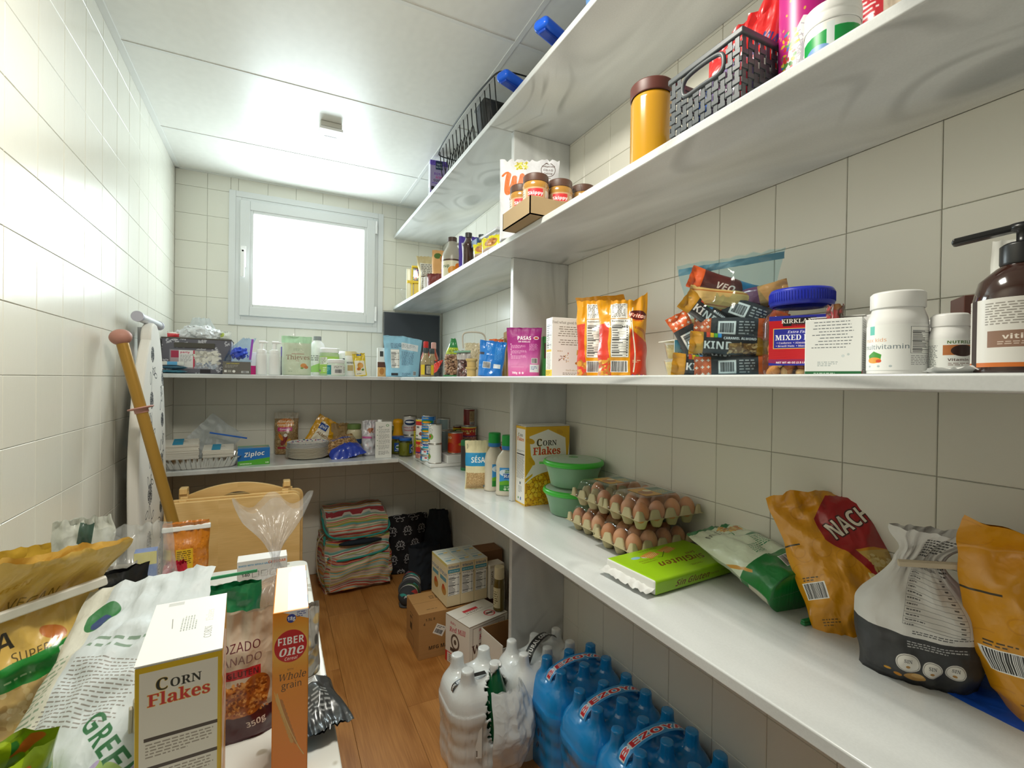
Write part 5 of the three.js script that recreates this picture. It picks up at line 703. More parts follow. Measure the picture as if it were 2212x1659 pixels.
// pinto beans in a clear bag with a green knotted top
{
  const x = 0.748, z = -2.155, t = thing('bean_bag', 'clear bag of pinto beans with green knotted top', 'bean bag', [x, ym, z], face(x, z)); const bean = new THREE.SphereGeometry(0.0062, 8, 6); bean.scale(1.3, 0.8, 0.85); const im = new THREE.InstancedMesh(bean, C(0xffffff, 0.5), 420), cols = [0xb08a6c, 0xa07a5c, 0xc2a084, 0x8a6450].map((k) => new THREE.Color(k)); im.name = 'beans'; im.userData = { kind: 'stuff' };
  for (let i = 0; i < 420; i++) { const a = rnd() * 7, r = 0.033 * pow(rnd(), 0.25); im.setMatrixAt(i, new THREE.Matrix4().compose(V(cos(a) * r, 0.012 + rnd() * 0.09, sin(a) * r * 0.8), new THREE.Quaternion().setFromEuler(new THREE.Euler(rnd() * 6, rnd() * 6, rnd() * 6)), V(1, 1, 1))); im.setColorAt(i, cols[floor(rnd() * 4)]); } shadows(im); t.add(im);
  part('clear_bag', bagGeo({ w: 0.088, h: 0.13, d: 0.07, stand: true, k: 98, crumple: 0.003, full: (q) => 1 - 0.6 * sm(0.8, 1, q) }), clearFilm, t); const [g, m] = bagMesh({ w: 0.07, h: 0.075, d: 0.035, k: 99, crumple: 0.009, full: () => 0.8, wide: (q) => 0.9 - 0.5 * q }, [[80, 80, (c, w, h) => { fillAll(c, w, h, '#2a8a4a'); rect(c, 0, 46, w, 34, '#b8d02a'); text(c, 'ALUBIA', 40, 62, 16, '#2a4a1c'); }]]); g.translate(0.004, 0.108, 0); part('green_top', g, m, t); part('green_base', B(0.082, 0.01, 0.062, 0, 0.005, 0, 0.004), C(0x2a7a44, 0.4), t);
}
bag('coffee_bag', 'small black and red bag beside the sauce bottles', 'bag', [0.728, ym, -2.30], face(0.72, -2.3), { w: 0.05, h: 0.085, d: 0.04, k: 101, stand: true }, [[60, 90, (c, w, h) => { fillAll(c, w, h, '#26262a'); poly(c, [[0, 20], [40, 0], [56, 0], [20, 60], [0, 70]], '#d8301f'); }]]);
function sauce(label, at, turn, cap, body, h = 0.155) {
  const t = thing('sauce_bottle', label, 'sauce bottle', at, turn, 'sauce bottles'), r = 0.0265; part('bottle', lathe([[0, 0], [r * 0.92, 0], [r, 0.004], [r, h * 0.48], [r * 0.96, h * 0.56], [r * 0.5, h * 0.74], [r * 0.44, h * 0.86]], 28), body, t); part('cap', lathe([[r * 0.47, h * 0.82], [r * 0.5, h * 0.83], [r * 0.5, h * 0.985], [r * 0.4, h], [0, h]], 24), C(cap, 0.4), t);
  const [g, m] = wrap(r + 0.0004, h * 0.34, h * 0.08, 2 * PI, [160, 70, (c, w, hh) => { fillAll(c, w, hh, '#2c2626'); rect(c, 50, 0, 24, hh, '#e0c22c'); rect(c, 30, 4, 16, hh, '#c83a2c'); rect(c, 82, 8, 50, 54, '#cfc4ac'); greek(c, 86, 14, 40, 5, 9, '#444'); }]); part('label', g, m, t); return t;
}
const soySauce = M(lin(0.62, 0.52, 0.30), 0.12, { transmission: 0.5, thickness: 0 }), hot = M(lin(0.45, 0.07, 0.03), 0.2);
sauce('front sauce bottle with grey cap and pale sauce', [0.690, ym, -2.40], -0.2, 0x3a4448, soySauce, 0.15); sauce('smaller grey-capped sauce bottle to the right of the front one', [0.728, ym, -2.415], 0.3, 0x3a4448, soySauce, 0.148); sauce('tall sauce bottle with bright red cap', [0.715, ym, -2.485], -0.2, 0xc81f1c, hot, 0.19); sauce('tall red sauce bottle with pale cap', [0.762, ym, -2.50], 0, 0xd8a8a0, hot, 0.188);
bag('snack_pouch', 'large pale blue stand-up pouch with printed back beside the sauces', 'pouch', [0.650, ym, -2.735], face(0.65, -2.735, 0.06), { w: 0.205, h: 0.235, d: 0.09, stand: true, k: 103, crumple: 0.004, full: pouchFull, wide: (t) => 0.92 + 0.16 * t, warp: (v, s, t) => { v.y -= 0.02 * max(0, s) * t; } }, [[380, 420, (c, w, h) => { c.fillStyle = '#8fc3dc'; c.fillRect(0, 0, w, h); greek(c, 70, 80, 120, 4, 13, '#3a5a7a'); facts(c, 64, 140, 90, 190); rect(c, 176, 70, 170, 70, '#dfe6ea'); greek(c, 186, 84, 140, 3, 14, '#9aa6ae'); greek(c, 176, 160, 130, 12, 12, '#4a6a8a'); rect(c, 60, 380, 76, 26, '#20242c'); bars(c, 310, 360, 30, 40); greek(c, 180, 380, 110, 3, 10, '#3a5a7a'); }]], 'soft');
carton('milk_carton', 'narrow oat drink carton with brown band left of the blue pouch', 'drinks carton', [0.545, ym, -2.80], face(0.545, -2.8, 0.1), [0.05, 0.165, 0.05], { f: [70, 220, (c, w, h) => { fillAll(c, w, h, '#ecebe6'); rect(c, 18, 26, 26, 40, '#3a3c3a'); rect(c, 0, 108, w, 40, '#5a3424'); rect(c, 0, 148, w, h, '#d8a868'); oval(c, 34, 178, 18, 26, '#b87a34'); }], r: '#e6e4de' }, '#ecebe6');
// dark board leaning in the corner
{ const t = thing('dark_board', 'large dark slate-grey board leaning in the corner behind the sauces', 'board', [0.795, ym, -3.075], 0); part('board_panel', (() => { const g = B(0.365, 0.415, 0.012, 0, 0.2075, 0, 0.005); return g; })(), M(lin(0.045, 0.052, 0.065), 0.38), t); part('rim', merge([B(0.371, 0.006, 0.014, 0, 0.414, 0.001, 0.003), B(0.006, 0.415, 0.014, -0.183, 0.207, 0.001, 0.003), B(0.006, 0.415, 0.014, 0.183, 0.207, 0.001, 0.003)]), M(lin(0.16, 0.17, 0.18), 0.4), t); t.rotation.x = -0.03; }
// ---------- eye-level shelf under the window ----------
// grey patterned fabric bin with a clear window
{
  const x = -0.345, z = -2.855, t = thing('fabric_bin', 'grey fabric bin with white scroll pattern and strap handle', 'fabric bin', [x, ym, z], 0.02), W = 0.285, H = 0.172, D = 0.21;
  const scroll = (w, h, win) => [w, h, (c) => { fillAll(c, w, h, '#6a6870'); for (let i = 0; i < 34; i++) { const px = rnd() * w, py = rnd() * h, s = rr(12, 30); c.save(); c.translate(px, py); c.rotate(rnd() * 6); curve(c, 0, 0, s, -s * 0.6, s * 1.4, s * 0.6, s * 0.5, s * 0.7, '#bdbcc2', 7); oval(c, s * 0.5, s * 0.7, 7, 7, '#bdbcc2'); for (let k = 0; k < 3; k++) oval(c, s * (0.2 + k * 0.4), -s * 0.3, 5, 11, '#bdbcc2', 0.6 * k); c.restore(); } if (win) { rect(c, 50, 100, 330, 170, '#8a8890'); rect(c, 56, 106, 318, 158, '#a5a3a6'); rect(c, 56, 106, 120, 158, '#b8a4a8'); rect(c, 60, 112, 60, 60, '#b04058'); rect(c, 110, 106, 96, 150, '#e9e6e4'); text(c, 'party', 150, 124, 24, '#c83a5a'); greek(c, 120, 146, 76, 7, 10, '#a8a4a4'); rect(c, 204, 106, 10, 158, '#c8304c'); speck(c, 216, 112, 156, 110, 60, ['#d8d4ca', '#c4bfb4', '#e6e2d8', '#b6b0a4'], 20, 12); speck(c, 216, 214, 156, 50, 40, ['#aab0bc', '#8f95a4', '#c4c8d0'], 9, 8); rect(c, 250, 270, 70, 34, '#3a3638'); } }];
  const { g, pr } = cartonGeo(W, H, D, { f: scroll(460, 310, true), l: scroll(300, 310), r: scroll(300, 310), k: '#6a6870', t: '#4a484e' }, '#6a6870', 0.006); part('bin_body', g, inked(pr, 'cloth'), t);
  part('binding', merge([B(W + 0.004, 0.007, D + 0.004, 0, H - 0.002, 0, 0.003)]), C(0x5a564e, 0.9), t);
  const hg = B(0.165, 0.024, 0.003, 0, 0, 0, 0.001); const hp = hg.attributes.position; for (let i = 0; i < hp.count; i++) hp.setZ(i, hp.getZ(i) + 0.012 * (1 - pow(hp.getX(i) / 0.083, 2))); hg.translate(-0.01, H - 0.035, D / 2 + 0.002); part('strap_handle', hg, C(0x55514a, 0.95), t);
}
// white carrier bags stuffed into the bin
{ const o = solo('plastic_bag', 'crumpled white plastic bags bulging out of the fabric bin', 'plastic bag', blob((x, y, z) => { const d = hypot(x / 1.0, (y - 0.02) / 0.55, z / 0.75) - 0.10; return d * 0.6 + 0.010 * n3(x * 22, y * 26, z * 22) + 0.012 * abs(n3(x * 40, y * 40, z * 40 + 5)); }, [-0.14, -0.02, -0.1], [0.14, 0.1, 0.1], 0.006), M(lin(0.85, 0.86, 0.87), 0.3, { transmission: 0.3, thickness: 0 }), [-0.345, ym + 0.170, -2.855]);
  const b = bag('plastic_bag', 'thin clear bag standing up behind the crumpled white bags', 'plastic bag', [-0.345, ym + 0.175, -2.92], 0.1, { w: 0.17, h: 0.115, d: 0.02, k: 111, crumple: 0.008, wide: (t) => 1 - 0.55 * t }, [[8, 8, (c) => fillAll(c, 8, 8, '#fff')]]); b.material = hazeFilm;
  bag('red_packet', 'red and white packet corner in the fabric bin, by the left wall', 'packet', [-0.447, ym + 0.172, -2.80], 0.2, { w: 0.05, h: 0.03, d: 0.02, k: 112 }, [[20, 14, (c, w, h) => { fillAll(c, w, h, '#d8333c'); rect(c, 0, 0, w, 4, '#f0ece4'); }]]);
  bag('plastic_bag', 'small white and green bag at the right end of the fabric bin', 'plastic bag', [-0.235, ym + 0.172, -2.83], -0.3, { w: 0.06, h: 0.045, d: 0.03, k: 113, crumple: 0.008 }, [[30, 20, (c, w, h) => { fillAll(c, w, h, '#e6eae2'); oval(c, 10, 8, 6, 5, '#a8b83a'); }]]); }
// teal packets and a small white box in front of the bin
for (const [i, y, col, label] of [[0, 0, 0x2f6f84, 'lower flat teal packet in front of the fabric bin'], [1, 0.019, 0x2a5f78, 'upper flat teal packet in front of the fabric bin']]) { const b = bag('teal_packet', label, 'packet', [-0.425 + i * 0.003, ym + y + 0.0095, -2.68], 0, { w: 0.105, h: 0.06, d: 0.017, k: 115 + i, crumple: 0.002, full: (t) => pow(sin(PI * clamp(t, 0.03, 0.97)), 0.3), warp: (v) => { const yy = v.y; v.y = v.z; v.z = 0.03 - yy; } }, [[20, 12, (c, w, h) => fillAll(c, w, h, i ? '#2a5f78' : '#347a92')]]); b.rotation.y = 0.05; }
carton('card_box', 'tiny white box with blue band on top of the teal packets', 'box', [-0.428, ym + 0.0385, -2.684], 0.05, [0.085, 0.016, 0.05], { f: [90, 18, (c, w, h) => { fillAll(c, w, h, '#dedfd8'); rect(c, 24, 0, 40, h, '#5aa8d8'); }], t: [90, 50, (c, w, h) => { fillAll(c, w, h, '#e4e4de'); rect(c, 24, 0, 40, h, '#5aa8d8'); }] }, '#dedfd8');
carton('grey_box', 'dark grey box with white print beside the fabric bin', 'box', [-0.172, ym, -2.715], 0.02, [0.118, 0.062, 0.085], { f: [240, 126, (c, w, h) => { fillAll(c, w, h, '#6a6660'); text(c, 'pure COCONUT', 88, 18, 15, '#d8c84a'); greek(c, 20, 34, 120, 3, 10, '#a8a49c'); rect(c, 14, 84, 22, 22, '#e6e4de'); rect(c, 44, 84, 30, 22, '#a5a29a'); oval(c, 96, 96, 13, 13, '#e9e7e2'); bars(c, 164, 92, 56, 18); }] }, '#6a6660');
{ const b = bag('zip_bag', 'clear zip bag with purple seal and blue glove inside, on the grey box', 'plastic bag', [-0.17, ym + 0.063, -2.745], 0.2, { w: 0.13, h: 0.12, d: 0.07, k: 121, stand: true, crumple: 0.008, wide: (t) => 1 - 0.5 * t, full: (t) => 0.95 - 0.85 * t, warp: (v, s, t) => { v.x += t * t * 0.05; } }, [[8, 8, (c) => fillAll(c, 8, 8, '#fff')]]); b.material = M(lin(0.72, 0.82, 0.95), 0.12, { transmission: 1, thickness: 0, bumpMap: crinkle, bumpScale: 0.003 });
  const s = solo('zip_seal', 'purple zip strip of the bag on the grey box', 'zip strip', B(0.010, 0.105, 0.004, 0, 0.052, 0, 0.0015), C(0xa050c0, 0.35), [-0.117, ym + 0.075, -2.735]); s.rotation.z = -0.10;
  solo('rubber_glove', 'crumpled blue glove inside the zip bag on the grey box', 'glove', blob((x, y, z) => hypot(x, y * 1.2, z * 1.4) - 0.034 + 0.014 * n3(x * 45, y * 45, z * 45), [-0.06, -0.05, -0.05], [0.06, 0.05, 0.05], 0.005), C(0x2a4ac8, 0.5), [-0.165, ym + 0.105, -2.745]); }
carton('pink_box', 'narrow white box with pink foot beside the pump bottles', 'box', [-0.093, ym, -2.80], 0, [0.045, 0.115, 0.04], { f: [50, 120, (c, w, h) => { fillAll(c, w, h, '#eeeeea'); rect(c, 0, 72, w, 48, '#d81f7a'); }] }, '#eeeeea');
function foamPump(label, at) {
  const t = thing('foam_bottle', label, 'pump bottle', at, 0, 'white foam pump bottles'), r = 0.025; part('bottle', lathe([[0, 0], [r * 0.94, 0], [r, 0.003], [r, 0.095], [r * 0.9, 0.104], [r * 0.88, 0.108]], 32), C(0xf4f4f2, 0.3), t);
  const p = part('pump_collar', lathe([[r * 0.9, 0.106], [r * 0.92, 0.124], [r * 0.6, 0.127], [r * 0.42, 0.13], [r * 0.4, 0.158], [0, 0.159]], 28), C(0xf6f6f4, 0.3), t); part('nozzle', merge([B(0.034, 0.012, 0.02, 0.004, 0.164, 0, 0.004), B(0.016, 0.008, 0.008, 0.024, 0.163, 0, 0.002)]), C(0xf6f6f4, 0.3), p); return t;
}
const fp1 = foamPump('left of two white foam pump bottles under the window', [-0.066, ym, -2.71]); copy(fp1, 'right of two white foam pump bottles under the window', [-0.008, ym, -2.71]);
// soft clear pouch holding green pouch, grey box behind it
carton('grey_box', 'dark box with vertical lettering behind the clear soap pouch', 'box', [0.047, ym, -2.80], 0, [0.05, 0.15, 0.04], { f: [70, 210, (c, w, h) => { fillAll(c, w, h, '#4a4c56'); rect(c, 0, 0, w, 70, '#6a56b0'); text(c, 'FENÊTRE', 22, 140, 26, '#dcdce2', { rot: -PI / 2 }); } ] }, '#4a4c56');
{ const x = 0.097, z = -2.755; bag('soap_pouch', 'pale green soap refill pouch inside a clear bag', 'pouch', [x, ym, z], 0, { w: 0.145, h: 0.205, d: 0.07, stand: true, k: 131, crumple: 0.003, full: pouchFull }, [[280, 400, (c, w, h) => { fillAll(c, w, h, '#cdd6bc'); rect(c, 0, 0, w, 70, '#b4dcb4'); text(c, 'Thieves', 152, 216, 62, '#8a5a44', { font: 'serif', bold: false }); rect(c, 90, 178, 120, 6, '#b07a64'); greek(c, 130, 250, 60, 1, 12, '#a8745c'); oval(c, 205, 300, 30, 24, '#d8904a'); oval(c, 230, 315, 20, 16, '#c87a4a'); oval(c, 190, 325, 14, 10, '#7a9a4a'); greek(c, 110, 128, 90, 2, 12, '#9aa88c'); greek(c, 60, 355, 60, 1, 12, '#9aa88c'); }]], 'soft');
  solo('plastic_bag', 'clear bag around the soap refill pouch', 'plastic bag', bagGeo({ w: 0.175, h: 0.245, d: 0.10, stand: true, k: 132, crumple: 0.007, nx: 26, full: (t) => 1 - 0.75 * sm(0.4, 1, t) }), clearFilm, [x, ym, z], 0); }
{ const t = thing('cleaner_bottle', 'white cleaner bottle with grey cap', 'bottle', [0.205, ym, -2.86], 0); part('bottle', lathe([[0, 0], [0.038, 0], [0.041, 0.004], [0.041, 0.15], [0.034, 0.178], [0.02, 0.192], [0.02, 0.2]], 32), C(0xf0f0ee, 0.3), t); part('cap', cyl(0.021, 0.02, 0.022, 0, 0.196, 0, 24), C(0x8a8d90, 0.4), t); const [g, m] = wrap(0.0413, 0.1, 0.02, 2.4, [100, 110, (c, w, h) => { fillAll(c, w, h, '#eeefec'); greek(c, 10, 10, 70, 3, 12, '#777'); poly(c, [[0, 80], [w, 40], [w, h], [0, h]], '#a8d878'); }]); part('label', g, m, t); }
function tub(label, at, r, h, lidH, art, body) { const t = thing('plastic_tub', label, 'tub', at, 0); part('tub_body', lathe([[0, 0], [r * 0.95, 0], [r, 0.004], [r, h - lidH - 0.012], [r * 0.88, h - lidH]], 36), body, t); part('lid', lathe([[r * 0.9, h - lidH - 0.003], [r * 0.98, h - lidH], [r * 0.98, h - 0.003], [r * 0.94, h], [0, h]], 36), C(0xf4f4f2, 0.35), t); const [g, m] = wrap(r + 0.0005, (h - lidH) * 0.72, (h - lidH) * 0.1, 3.6, art); part('label', g, m, t); return t; }
tub('larger green-labelled tub with white lid under the window', [0.262, ym, -2.785], 0.05, 0.15, 0.022, [220, 120, (c, w, h) => { fillAll(c, w, h, '#a8d060'); rect(c, 30, 6, 60, 50, '#eef0e4'); greek(c, 34, 10, 52, 5, 9, '#7a8a5a'); rect(c, 100, 20, 60, 40, '#dfe8c8'); rect(c, 20, 92, 20, 14, '#8a4a9c'); greek(c, 60, 76, 110, 3, 12, '#e8f4d0'); }], M(lin(0.60, 0.78, 0.45), 0.2, { transmission: 0.3, thickness: 0 }));
tub('smaller tub with teal and white label in front of the larger tub', [0.287, ym, -2.70], 0.045, 0.088, 0.019, [220, 90, (c, w, h) => { fillAll(c, w, h, '#e4e6e0'); rect(c, 0, 0, 70, h, '#1a8a8c'); greek(c, 20, 20, 44, 4, 10, '#9cd0d0'); bars(c, 96, 40, 50, 34); greek(c, 90, 12, 60, 2, 10, '#777'); greek(c, 160, 14, 50, 6, 10, '#999'); }], M(lin(0.7, 0.8, 0.68), 0.25));
{ const t = thing('bottle', 'white bottle with label lying behind the green tub', 'bottle', [0.335, ym, -2.86], -0.2); part('bottle_body', lathe([[0, 0], [0.03, 0], [0.032, 0.004], [0.032, 0.12], [0.02, 0.14], [0, 0.142]], 28), C(0xf0f0ee, 0.3), t); const [g, m] = wrap(0.0324, 0.07, 0.03, 3, [80, 60, (c, w, h) => { fillAll(c, w, h, '#e6e4e0'); rect(c, 46, 0, 34, 20, '#3a3a40'); rect(c, 40, 34, 40, 26, '#5a3a34'); }]); part('label', g, m, t); }
{ const t = thing('vitamin_bottle', 'white bottle with cream cap beside the yellow spice packet', 'bottle', [0.368, ym, -2.745], 0); part('bottle', lathe([[0, 0], [0.029, 0], [0.031, 0.004], [0.031, 0.105], [0.027, 0.114]], 28), C(0xf2f2ee, 0.3), t); part('cap', cyl(0.030, 0.030, 0.022, 0, 0.113, 0, 28), C(0xe8dcb0, 0.45), t); const [g, m] = wrap(0.0314, 0.07, 0.02, 3, [110, 70, (c, w, h) => { fillAll(c, w, h, '#eef0ea'); text(c, 'HERBS', 46, 16, 15, '#333'); rect(c, 30, 30, 34, 30, '#c8b07a'); oval(c, 92, 40, 12, 10, '#6a4a34'); }]); part('label', g, m, t); }
bag('spice_packet', 'yellow spice packet with potato picture, tilted', 'packet', [0.417, ym, -2.70], 0.05, { w: 0.066, h: 0.125, d: 0.024, k: 141, stand: true }, [[110, 210, (c, w, h) => { fillAll(c, w, h, '#e2c61c'); rect(c, 40, 6, 40, 16, '#2a5a9c'); poly(c, [[10, 60], [100, 70], [96, 200], [4, 196]], '#efe8d4'); oval(c, 56, 110, 26, 26, '#d89a3c'); oval(c, 40, 140, 18, 14, '#c8782c'); oval(c, 74, 150, 12, 10, '#5a8a34'); greek(c, 20, 180, 70, 1, 10, '#444'); }]]).rotation.z = 0.14;
// ---------- second shelf ----------
const yu = T2;
{ const t = thing('peanut_butter_jar', 'big mustard-coloured peanut butter jar with brown lid beside the woven basket', 'jar', [0.782, yu, -0.862], 0);
  part('jar', lathe([[0, 0], [0.046, 0], [0.049, 0.004], [0.049, 0.178], [0.046, 0.19], [0.044, 0.194]], 44), M(lin(0.56, 0.28, 0.012), 0.16, { clearcoat: 0.8, clearcoatRoughness: 0.06 }), t);
  part('lid', lathe([[0.0475, 0.192], [0.050, 0.194], [0.050, 0.218], [0.048, 0.221], [0, 0.221]], 60), M(lin(0.11, 0.03, 0.022), 0.45), t); }
// woven plastic basket: every strip of the weave is a part
{
  const t = thing('woven_basket', 'dark grey woven plastic basket with oval hand holes', 'basket', [0.778, yu, -0.640], -PI / 2), W = 0.160, D = 0.152, H = 0.132, gm = M(lin(0.085, 0.096, 0.105), 0.42);
  const strip = (w, h, d, x, y, z, ry, name) => { const o = part(name, new RoundedBoxGeometry(w, h, d, 1, 0.0012), gm, t); o.position.set(x, y, z); o.rotation.y = ry; };
  const side = (len, put, front) => {
    const n = Math.round(len / 0.0148), rows = 9;
    for (let i = 0; i < n; i++) { const a = (i + 0.5) / n * len - len / 2, cut = front && abs(a) < 0.044; put('upright_strip', 0.0098, cut ? 0.078 : H - 0.012, 0.002, a, cut ? 0.042 : H / 2, 0); }
    for (let r = 0; r < rows; r++) { const y = 0.012 + r * 0.0125; for (let i = 0; i < n; i++) { const a = (i + 0.5) / n * len - len / 2; if (front && r > 5 && abs(a) < 0.046) continue; put('cross_strip', 0.0156, 0.0092, 0.002, a, y, ((i + r) % 2 ? 0.0019 : -0.0019)); } }
  };
  side(W, (n, w, h, d, a, y, o) => strip(w, h, d, a, y, D / 2 + o, 0, n), true); side(D, (n, w, h, d, a, y, o) => strip(w, h, d, W / 2 + o, y, -a, PI / 2, n), false); side(D, (n, w, h, d, a, y, o) => strip(w, h, d, -W / 2 - o, y, a, -PI / 2, n), false);
  part('back_panel', B(W, H - 0.01, 0.003, 0, H / 2, -D / 2), gm, t); part('base', B(W, 0.003, D, 0, 0.0015, 0), gm, t);
  part('rim', merge([B(W + 0.012, 0.012, 0.008, 0, H, D / 2, 0.003), B(W + 0.012, 0.012, 0.008, 0, H, -D / 2, 0.003), B(0.008, 0.012, D, W / 2 + 0.002, H, 0, 0.003), B(0.008, 0.012, D, -W / 2 - 0.002, H, 0, 0.003)]), gm, t);
  part('hand_hole_frame', tube([[-0.044, 0.086, D / 2 + 0.002], [-0.046, 0.108, D / 2 + 0.002], [-0.038, 0.117, D / 2 + 0.002], [0.038, 0.117, D / 2 + 0.002], [0.046, 0.108, D / 2 + 0.002], [0.044, 0.086, D / 2 + 0.002], [0.0, 0.083, D / 2 + 0.002]], 0.0042, 80, 8, true), gm, t);
}
{ const b = bag('red_bag', 'shiny red bag sticking out of the woven basket', 'snack bag', [0.79, yu + 0.018, -0.640], -1.35, { w: 0.142, h: 0.205, d: 0.055, k: 151, crumple: 0.008, pleat: 0.012, warp: (v, s, t) => { v.y += 0.035 * s * t; } }, [[260, 280, (c, w, h) => { fillAll(c, w, h, '#c8c4bc'); rect(c, 0, 0, w, 120, '#d61418'); poly(c, [[180, 0], [w, 0], [w, 180], [200, 120]], '#d61418'); text(c, 'MW', 230, 110, 40, '#2a3a8a', { rot: 0.5 }); }]]); b.rotation.x = 0.1;
  bag('plastic_bag', 'clear bag with blue and purple packets inside the woven basket', 'plastic bag', [0.752, yu + 0.004, -0.640], -PI / 2, { w: 0.14, h: 0.125, d: 0.05, k: 152, stand: true, crumple: 0.006 }, [[120, 80, (c, w, h) => { fillAll(c, w, h, '#7a6a9a'); rect(c, 20, 20, 30, 50, '#2c5ab4'); rect(c, 60, 10, 30, 60, '#5a2a5c'); rect(c, 0, 10, 20, 60, '#d8b8c8'); rect(c, 96, 0, 20, 80, '#b02a3c'); }]]); }
// tall tin with pink and white print, generic ornament
{ const t = thing('tall_tin', 'tall white and pink decorated tin beside the woven basket', 'tin', [0.812, yu, -0.513], face(0.81, -0.51)); const [g, m] = wrap(0.046, 0.246, 0.002, 2 * PI, [620, 520, (c, w, h) => { fillAll(c, w, h, '#f1eef2'); poly(c, [[0, 0], [w, 0], [w, 420], [w * 0.66, 420], [w * 0.62, 330], [w * 0.55, 250], [w * 0.47, 230], [w * 0.40, 300], [w * 0.36, 420], [0, 420]], '#c21a82'); for (let i = 0; i < 18; i++) oval(c, w * 0.27 + i * 16, 200 + 60 * sin(i * 0.8), 6, 4, '#d8a84a', i); for (let i = 0; i < 40; i++) curve(c, w * 0.4 + rr(0, 130), 250 + rr(0, 200), w * 0.4 + rr(0, 130), 260 + rr(0, 200), w * 0.4 + rr(0, 130), 270 + rr(0, 200), w * 0.42 + rr(0, 130), 280 + rr(0, 200), '#b9b4c0', 3); speck(c, w * 0.34, 260, 60, 240, 70, ['#d8b02a', '#c8302c', '#3a6ac0', '#4a8a3a', '#e8d24a'], 10, 6); oval(c, w * 0.46, 510, 40, 16, '#c21a82'); }], 'label', 0, 48); part('tin_body', g, m, t); part('tin_lid', cyl(0.0472, 0.0472, 0.018, 0, 0.248, 0, 48), C(0xc21a82, 0.35), t); part('tin_base', cyl(0.0464, 0.0464, 0.003, 0, 0, 0, 48), steel, t); }
{ const t = thing('gum_tub', 'short white tub with green label and ribbed lid', 'tub', [0.752, yu, -0.440], face(0.75, -0.44)); part('tub', lathe([[0, 0], [0.033, 0], [0.036, 0.004], [0.036, 0.072]], 40), C(0xf2f2f0, 0.3), t); part('lid', lathe([[0.0365, 0.068], [0.0375, 0.07], [0.0375, 0.078], [0.0365, 0.080], [0.0365, 0.083], [0.0375, 0.085], [0.0365, 0.096], [0.034, 0.098], [0, 0.098]], 44), C(0xf4f4f2, 0.35), t); const [g, m] = wrap(0.0363, 0.058, 0.006, 2 * PI, [320, 90, (c, w, h) => { fillAll(c, w, h, '#f0f2ee'); poly(c, [[90, 20], [230, 8], [230, h], [90, h]], '#12a04a'); rect(c, 150, 0, 14, h, '#e6eef0'); oval(c, 130, 62, 30, 20, '#7aa0d8'); }]); part('label', g, m, t); }
carton('snack_box', 'white snack box with brown and yellow lettering behind the short tub', 'box', [0.872, yu, -0.452], face(0.87, -0.45), [0.115, 0.155, 0.05], { f: [240, 320, (c, w, h) => { fillAll(c, w, h, '#d8d6d0'); poly(c, [[0, 0], [80, 0], [110, 60], [60, 90]], '#bdb9ae'); text(c, "TRADER JOE'S", 150, 108, 26, '#a82a3c', { rot: -0.3, font: 'serif' }); rect(c, 110, 130, 130, 80, '#c8a82c'); text(c, 'CHESTNUT', 190, 160, 36, '#3a2c14', { rot: -0.3 }); }] }, '#d8d6d0');
bag('snack_bag', 'red and white snack bag at the near end of the second shelf', 'snack bag', [0.835, yu, -0.385], face(0.83, -0.38), { w: 0.11, h: 0.16, d: 0.05, stand: true, k: 155 }, [[150, 200, (c, w, h) => { fillAll(c, w, h, '#d6c4b0'); rect(c, 0, 0, 40, h, '#c42434'); greek(c, 4, 20, 30, 16, 11, '#f0d8d8'); poly(c, [[70, 110], [150, 60], [150, 120], [90, 150]], '#d22a2c'); rect(c, 80, 118, 20, 26, '#f0f0ec'); }]]);
// torn white pouch and tray of peanut butter jars at the upright
bag('cheese_pouch', 'large white pouch with torn top and orange script, in front of the upright', 'pouch', [0.755, yu, -1.415], face(0.755, -1.415, 0.02), { w: 0.20, h: 0.272, d: 0.075, stand: true, k: 161, crumple: 0.003, full: pouchFull, warp: (v, s, t) => { if (t > 0.97) v.y += 0.008 * n2(s * 6, 2); } }, [[400, 540, (c, w, h) => { fillAll(c, w, h, '#dfe0e6'); speck(c, 105, 10, 80, 60, 60, ['#d8d03a', '#b8a81c', '#eee87a'], 9, 4); c.save(); c.translate(-10, 0); for (const [lw, col] of [[34, '#e06a14']]) { curve(c, 30, 110, 60, 80, 74, 90, 70, 120, col, 14); curve(c, 70, 110, 30, 260, 80, 260, 110, 130, col, lw); curve(c, 110, 130, 100, 250, 130, 250, 160, 120, col, lw); } c.restore(); c.strokeStyle = '#5a4640'; c.lineWidth = 4; c.beginPath(); c.arc(325, 72, 48, 0, 7); c.stroke(); text(c, 'PARMESAN', 325, 46, 17, '#5a4640'); text(c, 'CELLO', 325, 74, 22, '#5a4640'); text(c, 'CHEESE', 325, 100, 17, '#5a4640'); greek(c, 300, 128, 70, 1, 12, '#8a7a74'); }]], 'soft');
